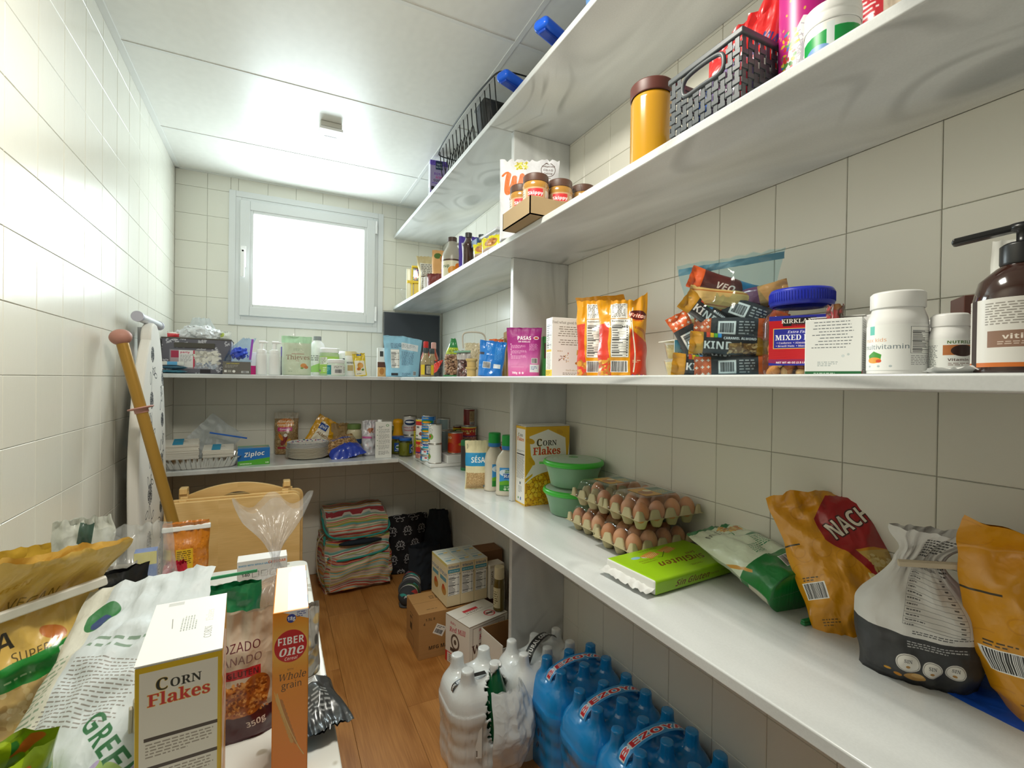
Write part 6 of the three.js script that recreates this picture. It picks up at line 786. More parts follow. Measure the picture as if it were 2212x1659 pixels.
{
  const x0 = 0.630, z1 = -1.176, t = thing('jar_tray', 'cardboard tray of small peanut butter jars jutting over the shelf edge', 'cardboard tray', [x0, yu, z1], 0), kr = M(lin(0.42, 0.30, 0.16), 0.8);
  part('tray_walls', merge([BB(0, 0.255, 0, 0.003, -0.178, 0), BB(0, 0.003, 0, 0.052, -0.178, 0), BB(0, 0.255, 0, 0.052, -0.003, 0), BB(0.252, 0.255, 0, 0.052, -0.178, 0), BB(0, 0.255, 0, 0.052, -0.178, -0.175)]), kr, t); part('price_label', BB(0.13, 0.19, 0.012, 0.046, 0.0002, 0.001), C(0xe6e6e2, 0.5), t);
  const wrapG = bagGeo({ w: 0.262, h: 0.135, d: 0.19, stand: true, nx: 30, ny: 20, k: 163, crumple: 0.003, full: (q) => 1 - 0.16 * sm(0.3, 1, q) }); wrapG.translate(0.1275, 0.003, -0.089); part('shrink_wrap', wrapG, clearFilm, t);
  const jar = (label, i, j) => { const q = thing('small_peanut_jar', label, 'jar', [x0 + 0.041 + i * 0.082, yu + 0.0035, z1 - 0.042 - j * 0.086], -0.4, 'small peanut butter jars'); part('jar', lathe([[0, 0], [0.034, 0], [0.037, 0.004], [0.037, 0.082], [0.039, 0.086], [0.037, 0.096], [0.034, 0.101]], 32), M(lin(0.46, 0.23, 0.04), 0.2, { clearcoat: 0.5 }), q); part('lid', lathe([[0.0355, 0.099], [0.037, 0.100], [0.037, 0.118], [0.035, 0.121], [0, 0.121]], 40), M(lin(0.10, 0.045, 0.03), 0.45), q); const [g, m] = wrap(0.0374, 0.062, 0.018, 2 * PI, PBL, 'label'); part('label', g, m, q); };
  const PBL = [260, 80, (c, w, h) => { fillAll(c, w, h, '#c9a27c'); rect(c, 20, 4, 70, 72, '#d9cdbc'); greek(c, 24, 8, 60, 7, 9, '#7a6a5a'); rect(c, 100, 6, 50, 28, '#d8343c'); text(c, 'Skippy', 125, 22, 16, '#fff'); oval(c, 125, 56, 22, 16, '#58a0c4'); oval(c, 125, 62, 16, 10, '#b0703c'); rect(c, 160, 10, 60, 66, '#e6dccc'); text(c, 'Skippy', 190, 44, 22, '#c82a3c'); rect(c, 200, 8, 44, 22, '#e0d02a'); }];
  for (const [i, j, n] of [[0, 0, 'near corner jar of the cardboard tray of peanut butter'], [1, 0, 'middle front jar of the cardboard tray of peanut butter'], [2, 0, 'front jar nearest the wall in the tray of peanut butter'], [0, 1, 'rear jar at the shelf edge in the tray of peanut butter'], [1, 1, 'rear middle jar in the tray of peanut butter'], [2, 1, 'rear jar nearest the wall in the tray of peanut butter']]) jar(n, i, j);
}
// far part of the second shelf
{ const t = thing('storage_box', 'clear storage box with blue clip behind the syrup bottles', 'storage box', [0.835, yu, -1.80], 0.02); part('box', B(0.17, 0.11, 0.26, 0, 0.055, 0, 0.012), M(lin(0.88, 0.89, 0.90), 0.3, { transmission: 0.6, thickness: 0 }), t); part('lid', B(0.18, 0.014, 0.27, 0, 0.116, 0, 0.005), M(lin(0.9, 0.9, 0.92), 0.3, { transmission: 0.4, thickness: 0 }), t); part('blue_clip', B(0.012, 0.03, 0.06, -0.094, 0.105, -0.06, 0.003), C(0x3a5a86, 0.4), t); }
for (const [z, l] of [[-1.70, 'nearer small yellow biscuit bag at the shelf edge'], [-1.615, 'second small yellow biscuit bag, by the white pouch']]) { const b = bag('biscuit_bag', l, 'snack bag', [0.715, yu + 0.002, z], -0.9, { w: 0.095, h: 0.07, d: 0.04, k: z * -60, crumple: 0.006 }, [[110, 80, (c, w, h) => { fillAll(c, w, h, '#e0d81c'); oval(c, 55, 34, 32, 22, '#b87a3c'); speck(c, 30, 16, 50, 36, 20, ['#8a5224', '#d09a58'], 5); rect(c, 0, 58, w, 22, '#c8b0a0'); }]]); b.rotation.x = -0.2; }
function syrup(label, at, h, r, cap) { const t = thing('syrup_bottle', label, 'syrup bottle', at, 0, 'syrup bottles'); part('bottle', lathe([[0, 0], [r, 0], [r, h * 0.66], [r * 0.9, h * 0.72], [r * 0.5, h * 0.82], [r * 0.48, h * 0.86]], 28), M(lin(0.045, 0.018, 0.012), 0.12, { clearcoat: 0.5 }), t); part('glass_neck', lathe([[r * 0.92, h * 0.72], [r * 0.7, h * 0.78], [r * 0.55, h * 0.84], [r * 0.55, h * 0.88]], 28), clearPlastic, t); part('cap', cyl(r * 0.6, r * 0.6, h * 0.12, 0, h * 0.87, 0, 24), C(cap, 0.4), t); }
syrup('taller dark syrup bottle on the second shelf', [0.735, yu, -1.925], 0.165, 0.025, 0x3a3634); syrup('shorter dark syrup bottle with red mark behind the tall one', [0.775, yu, -1.875], 0.15, 0.022, 0x3a4648);
bag('quinoa_pouch', 'white pouch with purple border behind the syrup jug', 'pouch', [0.81, yu, -2.08], face(0.8, -2.08, 0.05), { w: 0.12, h: 0.2, d: 0.05, stand: true, k: 171, full: pouchFull }, [[150, 240, (c, w, h) => { fillAll(c, w, h, '#4a34a0'); poly(c, [[16, 40], [w, 20], [w, h], [30, h]], '#dfe2ec'); oval(c, 70, 90, 26, 26, '#c4c8c8'); oval(c, 70, 90, 18, 18, '#dfe2ec'); greek(c, 50, 130, 80, 4, 12, '#555'); }]], 'soft');
{ const t = thing('syrup_jug', 'beige plastic syrup jug with brown cap and maple label', 'syrup jug', [0.752, yu, -2.185], face(0.75, -2.18)); part('jug', lathe([[0, 0], [0.046, 0], [0.049, 0.004], [0.049, 0.115], [0.044, 0.140], [0.026, 0.170], [0.0205, 0.182], [0.0205, 0.196]], 36), C(0xa8a294, 0.3), t); part('cap', cyl(0.0225, 0.022, 0.02, 0, 0.194, 0, 28), C(0x4a342a, 0.45), t); part('handle', tube([[0.02, 0.185, 0], [0.036, 0.186, 0], [0.040, 0.172, 0], [0.034, 0.160, 0]], 0.006, 20, 8), C(0xb4ae9e, 0.3), t); const [g, m] = wrap(0.0495, 0.085, 0.018, 2 * PI, [360, 110, (c, w, h) => { fillAll(c, w, h, '#e4ddc0'); rect(c, 0, 0, w, 10, '#4a2c1c'); text(c, 'Syrup', 130, 42, 26, '#3a5a2c'); oval(c, 185, 70, 28, 26, '#e0962c'); oval(c, 215, 46, 18, 22, '#e87a1c'); rect(c, 240, 10, 60, h, '#3a3230'); greek(c, 246, 20, 48, 7, 11, '#c8c0b0'); text(c, 'MAPLE', 100, 84, 18, '#c8302c', { rot: -PI / 2 }); }]); part('label', g, m, t); }
bag('cereal_pouch', 'tan pouch with purple letters behind the syrup jug', 'pouch', [0.802, yu, -2.46], face(0.8, -2.46), { w: 0.13, h: 0.225, d: 0.07, stand: true, k: 173, full: pouchFull }, [[170, 280, (c, w, h) => { fillAll(c, w, h, '#e0a868'); oval(c, 40, 40, 26, 20, '#4a6a1c'); oval(c, 100, 70, 50, 30, '#c8803c', 0.5); oval(c, 120, 40, 34, 24, '#b87028'); text(c, 'QUINOA', 60, 140, 46, '#a0248a', { align: 'left' }); rect(c, 30, 180, 110, 16, '#f0dcc4'); speck(c, 0, 200, w, 80, 30, ['#c89050', '#f0d0a0'], 7, 4); }]], 'soft');
bag('flour_bag', 'beige printed paper bag next to the sweet dispenser', 'bag', [0.792, yu, -2.72], face(0.79, -2.72), { w: 0.13, h: 0.25, d: 0.07, stand: true, k: 174, crumple: 0.007, full: (t) => 0.9 * (1 - 0.85 * sm(0.55, 1, t)), wide: (t) => 0.85 + 0.22 * t * t }, [[170, 320, (c, w, h) => { fillAll(c, w, h, '#c9b98c'); poly(c, [[20, 50], [150, 60], [146, 270], [24, 262]], '#d8d4c8'); greek(c, 28, 62, 116, 15, 13, '#6a6458', { th: 6 }); rect(c, 24, 150, 120, 10, '#5a4a34'); }]], 'paper');
solo('kitchen_timer', 'red and white handheld gadget in front of the tan pouch', 'gadget', merge([B(0.03, 0.07, 0.018, 0, 0.035, 0, 0.006)]), C(0xf0efec, 0.35), [0.70, yu, -2.43], -0.6); solo('red_pouch', 'dark red pouch lying in front of the tan pouch', 'pouch', bagGeo({ w: 0.09, h: 0.075, d: 0.04, stand: true, k: 9 }), C(0x7a2c28, 0.4), [0.725, yu, -2.36], -0.6);
// yellow sweet dispenser
{ const t = thing('sweet_dispenser', 'yellow plastic sweet dispenser with coloured sweets', 'dispenser', [0.735, yu, -2.83], face(0.73, -2.83)), ye = C(0xf0cc10, 0.35); part('frame', merge([B(0.05, 0.012, 0.04, 0.012, 0.206, 0, 0.003), B(0.008, 0.2, 0.04, -0.010, 0.1, 0, 0.002), B(0.075, 0.016, 0.042, -0.002, 0.115, 0, 0.003), B(0.05, 0.014, 0.04, 0.012, 0.007, 0, 0.003)]), ye, t); part('clear_case', B(0.045, 0.19, 0.034, 0.016, 0.105, 0, 0.004), clearPlastic, t); part('yellow_chute', B(0.034, 0.095, 0.028, 0.016, 0.06, 0, 0.004), M(lin(0.85, 0.6, 0.04), 0.3), t); part('side_case', B(0.028, 0.19, 0.03, -0.03, 0.1, 0, 0.006), M(lin(0.9, 0.88, 0.75), 0.2, { transmission: 0.6, thickness: 0 }), t);
  const im = new THREE.InstancedMesh(new THREE.SphereGeometry(0.0055, 10, 8), C(0xffffff, 0.35), 90); im.name = 'sweets'; im.userData = { kind: 'stuff' }; const cols = [0xd82a20, 0x2a50c8, 0xf0a018, 0x3a9a30, 0x6a3a1c].map((k) => new THREE.Color(k)); for (let i = 0; i < 90; i++) { im.setMatrixAt(i, new THREE.Matrix4().makeTranslation(0.016 + rr(-0.016, 0.016), rr(0.125, 0.195), rr(-0.012, 0.012))); im.setColorAt(i, cols[floor(rnd() * 5)]); } shadows(im); t.add(im); }
solo('glass_bowl', 'flared clear glass bowl at the far end of the second shelf', 'glass bowl', lathe([[0, 0.003], [0.03, 0.003], [0.034, 0.006], [0.05, 0.03], [0.085, 0.085], [0.088, 0.088], [0.086, 0.089], [0.048, 0.026], [0.033, 0.0], [0, 0]], 48), clearPlastic, [0.765, yu, -2.985]);
solo('dark_dish', 'small dark green dish inside the glass bowl', 'dish', lathe([[0, 0.0], [0.022, 0.0], [0.04, 0.03], [0.042, 0.031], [0.024, 0.004], [0, 0.004]], 36), C(0x3c4a44, 0.35), [0.765, yu + 0.007, -2.985]);

// ---------- highest shelf ----------
const yt = T1;
carton('sugar_box', 'purple royal icing sugar box at the edge of the highest shelf', 'sugar box', [0.722, yt, -2.33], face(0.7, -2.33, 0.18), [0.088, 0.168, 0.05], { f: [180, 340, (c, w, h) => { fillAll(c, w, h, '#b5a8d8'); rect(c, 0, 0, w, 52, '#6a4ac8'); speck(c, 0, 0, w, 52, 40, ['#8a70dc', '#5638b4'], 5); rect(c, 56, 6, 72, 86, '#1f3a5c'); text(c, 'TATE', 92, 40, 24, '#cfdbe6'); text(c, '&LYLE', 92, 66, 22, '#cfdbe6'); text(c, 'ROYAL', 92, 136, 34, '#7a4ac0'); text(c, 'icing', 100, 168, 38, '#d83a9c', { italic: true, font: 'serif' }); text(c, 'SUGAR', 92, 204, 36, '#2a2440'); rect(c, 20, 226, 120, 7, '#6a4ac8'); rect(c, 12, 262, 30, 36, '#2a2a2c'); rect(c, 0, 312, w, 28, '#6a4ac8'); }], l: [90, 340, (c, w, h) => { fillAll(c, w, h, '#e8e6ee'); rect(c, 60, 0, 30, 40, '#8a6ad0'); greek(c, 14, 60, 54, 12, 14, '#c8c4d0'); bars(c, 20, 260, 30, 60, true); }] }, '#b5a8d8');
// black wire dish rack
{
  const t = thing('wire_rack', 'black wire dish rack on the highest shelf', 'wire rack', [0, 0, 0], 0), wm = C(0x181816, 0.4), xa = 0.688, xb = 0.955, za = -2.235, zb = -1.52, y1 = yt + 0.158, yb = yt + 0.004;
  part('rim_wire', tube([[xa, y1, za + 0.02], [xa, y1, zb - 0.02], [xa + 0.02, y1, zb], [xb - 0.02, y1, zb], [xb, y1, zb - 0.02], [xb, y1, za + 0.02], [xb - 0.02, y1, za], [xa + 0.02, y1, za]], 0.003, 160, 6, true), wm, t);
  for (let i = 0; i < 15; i++) { const z = za + 0.04 + i * 0.045; part('cross_wire', tube([[xa, y1, z], [xa + 0.012, yb + 0.05, z], [xa + 0.03, yb, z], [xb - 0.03, yb, z], [xb - 0.012, yb + 0.05, z], [xb, y1, z]], 0.0022, 40, 5), wm, t); if (i < 8) part('plate_prong', tube([[xa + 0.02, yb + 0.004, z + 0.012], [xa + 0.028, yb + 0.10, z + 0.016], [xa + 0.034, yb + 0.13, z + 0.022], [xa + 0.04, yb + 0.10, z + 0.028], [xa + 0.048, yb + 0.004, z + 0.032]], 0.002, 24, 5), wm, t); }
}
{ const t = thing('cutlery_caddy', 'black plastic cutlery caddy hooked in the wire rack', 'caddy', [0.742, yt + 0.004, -1.735], 0), bm = M(lin(0.03, 0.033, 0.038), 0.38); const P = lathe([[0.036, 0.006], [0.047, 0.135], [0.052, 0.14], [0.052, 0.148], [0.049, 0.148], [0.045, 0.137]], 4); P.rotateY(PI / 4); P.scale(1.15, 1, 1.4); part('caddy_body', P.toNonIndexed(), bm, t); const f = B(0.062, 0.006, 0.075, 0, 0.005, 0, 0.001); part('caddy_base', f, bm, t); for (let i = 0; i < 3; i++) for (let j = 0; j < 4; j++) part('drain_hole', cyl(0.0035, 0.0035, 0.0008, -0.018 + i * 0.018, 0.0012, -0.026 + j * 0.017, 8), C(0x8a9090, 0.6), t); }
// blue scoops whose handles reach over the edge
function scoop(label, x, z, turn) { const t = thing('blue_scoop', label, 'scoop', [x, yt, z], turn, 'blue scoops'), bm = C(0x1560e0, 0.3); const g = B(0.13, 0.03, 0.05, -0.015, 0.040, 0, 0.012); part('handle', g, bm, t); part('grip_groove', B(0.10, 0.014, 0.026, -0.02, 0.026, 0, 0.004), C(0x0a3fa8, 0.4), t); part('scoop_bowl', lathe([[0, 0], [0.03, 0.002], [0.045, 0.02], [0.05, 0.05], [0.048, 0.05], [0.042, 0.02], [0, 0.004]], 28).translate(0.1, 0.002, 0), bm, t); }
scoop('blue plastic scoop on the highest shelf, nearer the wire rack', 0.70, -1.40, 0.35); scoop('blue plastic scoop on the highest shelf, nearer the lens', 0.70, -1.155, 0.35);
solo('blue_tub', 'rim of a pale tub with blue lid at the near end of the highest shelf', 'tub', merge([cyl(0.05, 0.055, 0.09, 0, 0, 0, 32), cyl(0.057, 0.057, 0.012, 0, 0.09, 0, 32)]), C(0x6a9ad8, 0.4), [0.74, yt, -0.985]);
// ---------- on the floor under the shelves ----------
// shrink-wrapped packs of bottles: the film follows the bottles
function packField(nx, nz, p, h) {
  const joints = []; for (let i = 0; i < nx; i++) for (let j = 0; j < nz; j++) joints.push([(i - (nx - 1) / 2) * p, (j - (nz - 1) / 2) * p]);
  const R = 0.0425; const prof = (y) => y < 0.02 ? R - 0.004 * (1 - y / 0.02) : y < h * 0.66 ? R - 0.0012 * sin(y * 130) : mix(R, 0.0150, sm(h * 0.55, h * 0.99, y));
  const one = (x, y, z, cx, cz) => { const r = hypot(x - cx, z - cz), pr = prof(clamp(y, 0, h)), dy = max(y - h, -y); return dy > 0 ? hypot(max(0, r - pr), dy) : max(r - pr, dy); };
  return (x, y, z) => { const k = mix(mix(0.05, 0.078, sm(h * 0.35, h * 0.66, y)), 0.036, sm(h * 0.76, h * 0.96, y)), bx = max(0, abs(x) - (nx - 1) / 2 * p), bz = max(0, abs(z) - (nz - 1) / 2 * p), by = max(0, y - h * 0.70); let d = max(hypot(bx, bz, by) - 0.022, -y); for (const [cx, cz] of joints) d = smin(d, one(x, y, z, cx, cz), k); return d - 0.0015 + 0.0016 * n2(Math.atan2(z, x) * 40, y * 3) * sm(0.1, 0.05, abs(y - h * 0.35)); };
}
const packGeo = (nx, nz, p, h) => blob(packField(nx, nz, p, h), [-nx * p / 2 - 0.012, -0.004, -nz * p / 2 - 0.012], [nx * p / 2 + 0.012, h + 0.006, nz * p / 2 + 0.012], 0.0065);
const blueFilm = M(lin(0.008, 0.26, 0.66), 0.2, { clearcoat: 0.6, clearcoatRoughness: 0.12 }), bluePack = packGeo(3, 2, 0.0835, 0.312);
const bz = (s, sub) => [300, 90, (c, w, h) => { fillAll(c, w, h, '#3a9be0'); text(c, 'BEZOYA', 140, 46, s, '#d8202c', { edge: '#eef4fa', ew: 9 }); oval(c, 276, 50, 20, 26, '#cfe4f4'); }];
const strapPr = prints([bz(58)]), bigPr = prints([[300, 110, (c, w, h) => { fillAll(c, w, h, '#1f86d8'); text(c, 'BEZOYA', 150, 58, 70, '#d8202c', { edge: '#a9c8ee', ew: 8 }); }]]), labelPr = prints([[120, 300, (c, w, h) => { c.fillStyle = grad(c, 0, 0, 0, h, [0, '#c9dcec'], [0.35, '#dfe8ee'], [0.5, '#2a3f5c'], [1, '#4a6a94']); c.fillRect(0, 0, w, h); text(c, 'BEZOYA', 58, 60, 40, '#d8202c', { sx: 0.75 }); oval(c, 60, 104, 15, 20, '#9ac4e6'); for (let i = 0; i < 8; i++) line(c, [[20 + i * 10, 180], [26 + i * 9, 280]], '#16243c', 4); }]]);
function strip(pts, w, pr, uvFlip) {                     // flat band through points, width along z
  const cv = new THREE.CatmullRomCurve3(pts.map((p) => V(...p))), n = 24, P = [], U = [], I = []; for (let i = 0; i <= n; i++) { const q = cv.getPoint(i / n); for (const s of [-1, 1]) { P.push(q.x, q.y, q.z + s * w / 2); U.push(...fit(pr, uvFlip ? 1 - i / n : i / n, s > 0 ? 0 : 1)); } if (i < n) { const a = i * 2; I.push(a, a + 1, a + 2, a + 1, a + 3, a + 2); } }
  const g = new THREE.BufferGeometry(); g.setAttribute('position', new THREE.Float32BufferAttribute(P, 3)); g.setAttribute('uv', new THREE.Float32BufferAttribute(U, 2)); g.setIndex(I); g.computeVertexNormals(); return g;
}
function waterPack(label, at, turn) {
  const t = thing('water_pack', label, 'water bottles', at, turn, 'packs of blue water bottles'); part('blue_film', bluePack, blueFilm, t);
  const st = part('carry_strap', strip([[0.115, 0.20, 0], [0.10, 0.27, 0], [0.05, 0.303, 0], [0, 0.312, 0], [-0.05, 0.303, 0], [-0.10, 0.27, 0], [-0.115, 0.20, 0]].map(([x, y, z]) => [z, y + 0.004, x]), 0.001, [0, 0, 1, 1]), blueFilm, t);
  st.geometry = (() => { const g = strip([[-0.112, 0.235, 0.0], [-0.098, 0.284, 0.0], [-0.05, 0.306, 0.0], [0, 0.311, 0.0], [0.05, 0.306, 0.0], [0.098, 0.284, 0.0], [0.112, 0.235, 0.0]], 0.034, strapPr.r[0], false); return g; })(); st.material = inked(strapPr, 'card');
  const big = strip([[0.035, 0.262, 0.0], [0.06, 0.2665, 0], [0.09, 0.262, 0]], 0.03, bigPr.r[0]); part('film_print', big.rotateY(PI / 2).translate(0, 0.006, 0.02), inked(bigPr, 'card'), t);
  for (const s of [-1, 1]) { const pg = new THREE.PlaneGeometry(0.046, 0.155, 6, 10), pp = pg.attributes.position; for (let i = 0; i < pp.count; i++) { const yy = abs(pp.getY(i)) / 0.0775; pp.setX(i, pp.getX(i) * sqrt(max(0.02, 1 - pow(yy, 3)))); } pg.rotateY(-PI / 2).translate(-0.1295, 0.125, s * 0.028); remap(pg, labelPr.r[0]); part('bottle_label', pg, inked(labelPr, 'card'), t); }
  return t;
}
const zpk = [-1.2535, -1.0725, -0.9055, -0.7365];
['farthest', 'second', 'third', 'nearest'].forEach((n, i) => waterPack(n + ' of the four blue water packs lined up under the lowest shelf', [0.861, 0, zpk[i]], 0));
// white packs
const whiteFilm = M(lin(0.80, 0.83, 0.83), 0.22, { clearcoat: 0.5, transmission: 0.12, thickness: 0 });
const blackStrap = prints([[300, 40, (c, w, h) => { fillAll(c, w, h, '#1a1a1a'); text(c, 'NATURAL CON GAS', 130, 21, 26, '#f2f2f0'); }]]), coArt = prints([[130, 260, (c, w, h) => { c.clearRect(0, 0, w, h); fillAll(c, w, h, '#dfe4e4'); text(c, 'Co', 6, 30, 62, '#1c1c1c', { font: 'serif', align: 'left', bold: false }); text(c, 'AGUA M', 6, 78, 28, '#333', { align: 'left', bold: false }); text(c, 'NATUR', 6, 112, 30, '#333', { align: 'left', bold: false }); text(c, 'CON', 8, 150, 34, '#1c1c1c', { align: 'left' }); text(c, '1.5L', 6, 196, 36, '#1c1c1c', { align: 'left', bold: false }); bars(c, 70, 210, 34, 40); }]]);
const greenGlass = M(lin(0.02, 0.26, 0.09), 0.12, { transmission: 0.6, thickness: 0 });
const greenBottle = lathe([[0, 0], [0.036, 0], [0.039, 0.006], [0.039, 0.195], [0.034, 0.225], [0.016, 0.28], [0.0135, 0.29], [0.0135, 0.305], [0, 0.306]], 28);
{
  const t = thing('water_pack', 'white film pack of sparkling water standing against the upright', 'water bottles', [0.806, 0, -1.385], 0); part('white_film', packGeo(3, 2, 0.0875, 0.312), whiteFilm, t);
  part('carry_strap', strip([[-0.10, 0.27, 0], [-0.06, 0.31, 0], [0, 0.325, 0], [0.06, 0.31, 0], [0.1, 0.27, 0]], 0.03, blackStrap.r[0]).rotateY(0.5), inked(blackStrap, 'card'), t);
}
// torn white pack in front, green bottles showing
{
  const x = 0.572, z = -1.385, t = thing('water_pack', 'torn white film pack with green bottles showing, at the front', 'water bottles', [x, 0, z], 0), f = packField(2, 2, 0.0915, 0.306);
  const torn = blob((a, b, c) => { const d = f(a, b, c), hole = hypot((a - 0.055) / 1, (b - 0.19) / 1.9, (c - 0.075)) - 0.062 + 0.012 * n3(a * 60, b * 60, c * 60); return max(abs(d) - 0.0035, -hole); }, [-0.1, -0.004, -0.1], [0.1, 0.312, 0.1], 0.005); part('torn_film', torn, whiteFilm, t);
  for (const [i, j] of [[1, 1], [1, 0], [0, 1]]) { const b = part('green_bottle', greenBottle, greenGlass, t); b.position.set((i - 0.5) * 0.0915, 0, (j - 0.5) * 0.0915); }
  part('carry_strap', strip([[-0.09, 0.235, 0.03], [-0.085, 0.262, 0.03], [-0.05, 0.276, 0.03], [0.02, 0.278, 0.03]], 0.018, blackStrap.r[0]), inked(blackStrap, 'card'), t);
  const cp = new THREE.PlaneGeometry(0.062, 0.12); cp.rotateY(-0.35).translate(-0.05, 0.135, 0.0925); remap(cp, coArt.r[0]); part('film_print', cp, inked(coArt, 'card'), t);
  const flap = bagGeo({ w: 0.16, h: 0.25, d: 0.03, k: 181, nx: 26, ny: 36, crumple: 0.016, pleat: 0.02, full: () => 0.5, wide: (q) => 0.75 + 0.4 * sin(q * 3), warp: (v, s, q) => { v.z += 0.05 * sin(q * 3) - 0.04 * s * s; } }); flap.rotateY(0.35).translate(0.075, 0.01, 0.115); part('loose_film', flap, M(lin(0.84, 0.86, 0.87), 0.25, { transmission: 0.45, thickness: 0, bumpMap: crinkle, bumpScale: 0.004 }), t);
}
// cardboard boxes
const kraftFace = (w, h, f) => [w, h, (c) => { fillAll(c, w, h, '#b08450'); for (let i = 0; i < 60; i++) rect(c, 0, rnd() * h, w, 1, 'rgba(140,100,56,0.18)'); f && f(c, w, h); }];
carton('cardboard_box', 'plain brown cardboard box with white sticker on the floor', 'cardboard box', [0.655, 0, -2.063], 0.0, [0.215, 0.193, 0.205], { f: kraftFace(300, 270, (c) => { text(c, '1.5L 8', 40, 40, 22, '#4a3620', { align: 'left' }); text(c, '4', 34, 64, 22, '#4a3620'); c.save(); c.translate(130, 110); c.rotate(0.5); rect(c, -34, -26, 68, 60, '#ece9e2'); bars(c, -26, 2, 50, 24); greek(c, -26, -18, 50, 2, 8, '#555'); c.restore(); text(c, 'MFG MAY 2', 60, 210, 30, '#2c2216', { align: 'left' }); }), l: kraftFace(290, 270, (c) => { rect(c, 90, 80, 50, 80, '#4a3620'); rect(c, 96, 90, 38, 30, '#b08450'); greek(c, 90, 60, 120, 1, 14, '#5a4428'); c.strokeStyle = '#5a4428'; c.lineWidth = 3; c.strokeRect(60, 190, 120, 60); }), t: kraftFace(300, 290, (c) => { rect(c, 0, 140, 300, 4, '#8a6438'); greek(c, 120, 70, 140, 3, 16, '#5a4428'); greek(c, 60, 240, 110, 1, 12, '#5a4428'); }) }, '#b08450', 'paper');
{
  const t = thing('grain_carton', 'white printed grain carton with red foot next to the brown box', 'carton', [0.775, 0, -1.875], 0.28);
  const mill = (c, w, h) => { fillAll(c, w, h, '#e2ddd4'); rect(c, 0, 0, w, 6, '#9a8a78'); text(c, 'Red Mill', w * 0.5, h * 0.24, h * 0.14, '#b8344a', { italic: true, font: 'serif', rot: -0.15 }); text(c, "Bob's", w * 0.32, h * 0.13, h * 0.07, '#b8344a', { italic: true, font: 'serif' }); };
  const { g, pr } = cartonGeo(0.205, 0.198, 0.165, { f: [330, 300, (c, w, h) => { mill(c, w, h); c.strokeStyle = '#6a5a4c'; c.lineWidth = 3; c.strokeRect(30, 20, w - 60, h); text(c, 'WHOLE', w * 0.5, h * 0.50, 72, '#4a2c22', { font: 'serif' }); text(c, 'FOR', w * 0.5, h * 0.72, 52, '#4a2c22', { font: 'serif' }); }], l: [260, 300, (c, w, h) => { mill(c, w, h); oval(c, 110, 150, 46, 50, '#5a4a40'); oval(c, 110, 150, 32, 36, '#e2ddd4'); oval(c, 110, 150, 14, 16, '#5a4a40'); rect(c, 56, 196, 110, 22, '#4a3a32'); rect(c, 0, 236, 22, 64, '#d02c2c'); rect(c, 22, 236, w, 64, '#e6e2da'); rect(c, 0, 234, w, 5, '#d02c2c'); greek(c, 40, 250, 110, 4, 11, '#777'); }], t: [330, 260, (c, w, h) => { fillAll(c, w, h, '#e0dbd2'); rect(c, 0, 128, w, 3, '#9c9084'); rect(c, 90, 60, 120, 28, '#c8343c'); greek(c, 90, 96, 150, 2, 12, '#5a4c44'); c.strokeStyle = '#c8343c'; c.lineWidth = 8; c.beginPath(); c.arc(225, 190, 36, 0, 7); c.stroke(); line(c, [[200, 166], [250, 214]], '#c8343c', 7); rect(c, 196, 182, 56, 16, '#4a3a34'); }] }, '#e2ddd4'); part('carton_body', g, inked(pr, 'paper'), t);
}
{ const t = thing('open_carton', 'small open white carton with cardboard inside, by the upright', 'carton', [0.838, 0, -1.722], 0.12), w = 0.15, h = 0.185, d = 0.12, kr = C(0x9a6e40, 0.85); part('inner_card', merge([BB(-w / 2 + 0.001, w / 2 - 0.001, 0.03, 0.034, -d / 2, d / 2), BB(-w / 2, w / 2, 0, h, -d / 2, -d / 2 + 0.003), BB(w / 2 - 0.003, w / 2, 0, h, -d / 2, d / 2), BB(-w / 2, -w / 2 + 0.003, 0, h * 0.88, -d / 2, d / 2)]), kr, t);
  const pf = prints([[240, 220, (c, ww, hh) => { fillAll(c, ww, hh, '#e4dfd6'); text(c, 'Use', 120, 34, 38, '#4a3a30', { font: 'serif' }); text(c, 'Pull Tab', 124, 74, 38, '#4a3a30', { font: 'serif' }); text(c, 'On Side', 124, 114, 38, '#4a3a30', { font: 'serif' }); text(c, 'Red Mill', 120, 170, 38, '#b8344a', { italic: true, font: 'serif' }); }]]); const fg = B(w, h * 0.80, 0.003, 0, h * 0.40, d / 2); const fu = fg.attributes.uv; for (let i = 0; i < fu.count; i++) { const [a, b] = i >= 16 && i < 20 ? fit(pf.r[0], fu.getX(i), fu.getY(i)) : fit(pf.r[0], 0.02, 0.5); fu.setXY(i, a, b); } part('front_panel', fg, inked(pf, 'paper'), t);
  const lp = BB(-w / 2 - 0.003, -w / 2, 0, h, -d / 2, d / 2 + 0.04); part('side_flap', lp, C(0xe4dfd6, 0.6), t); }
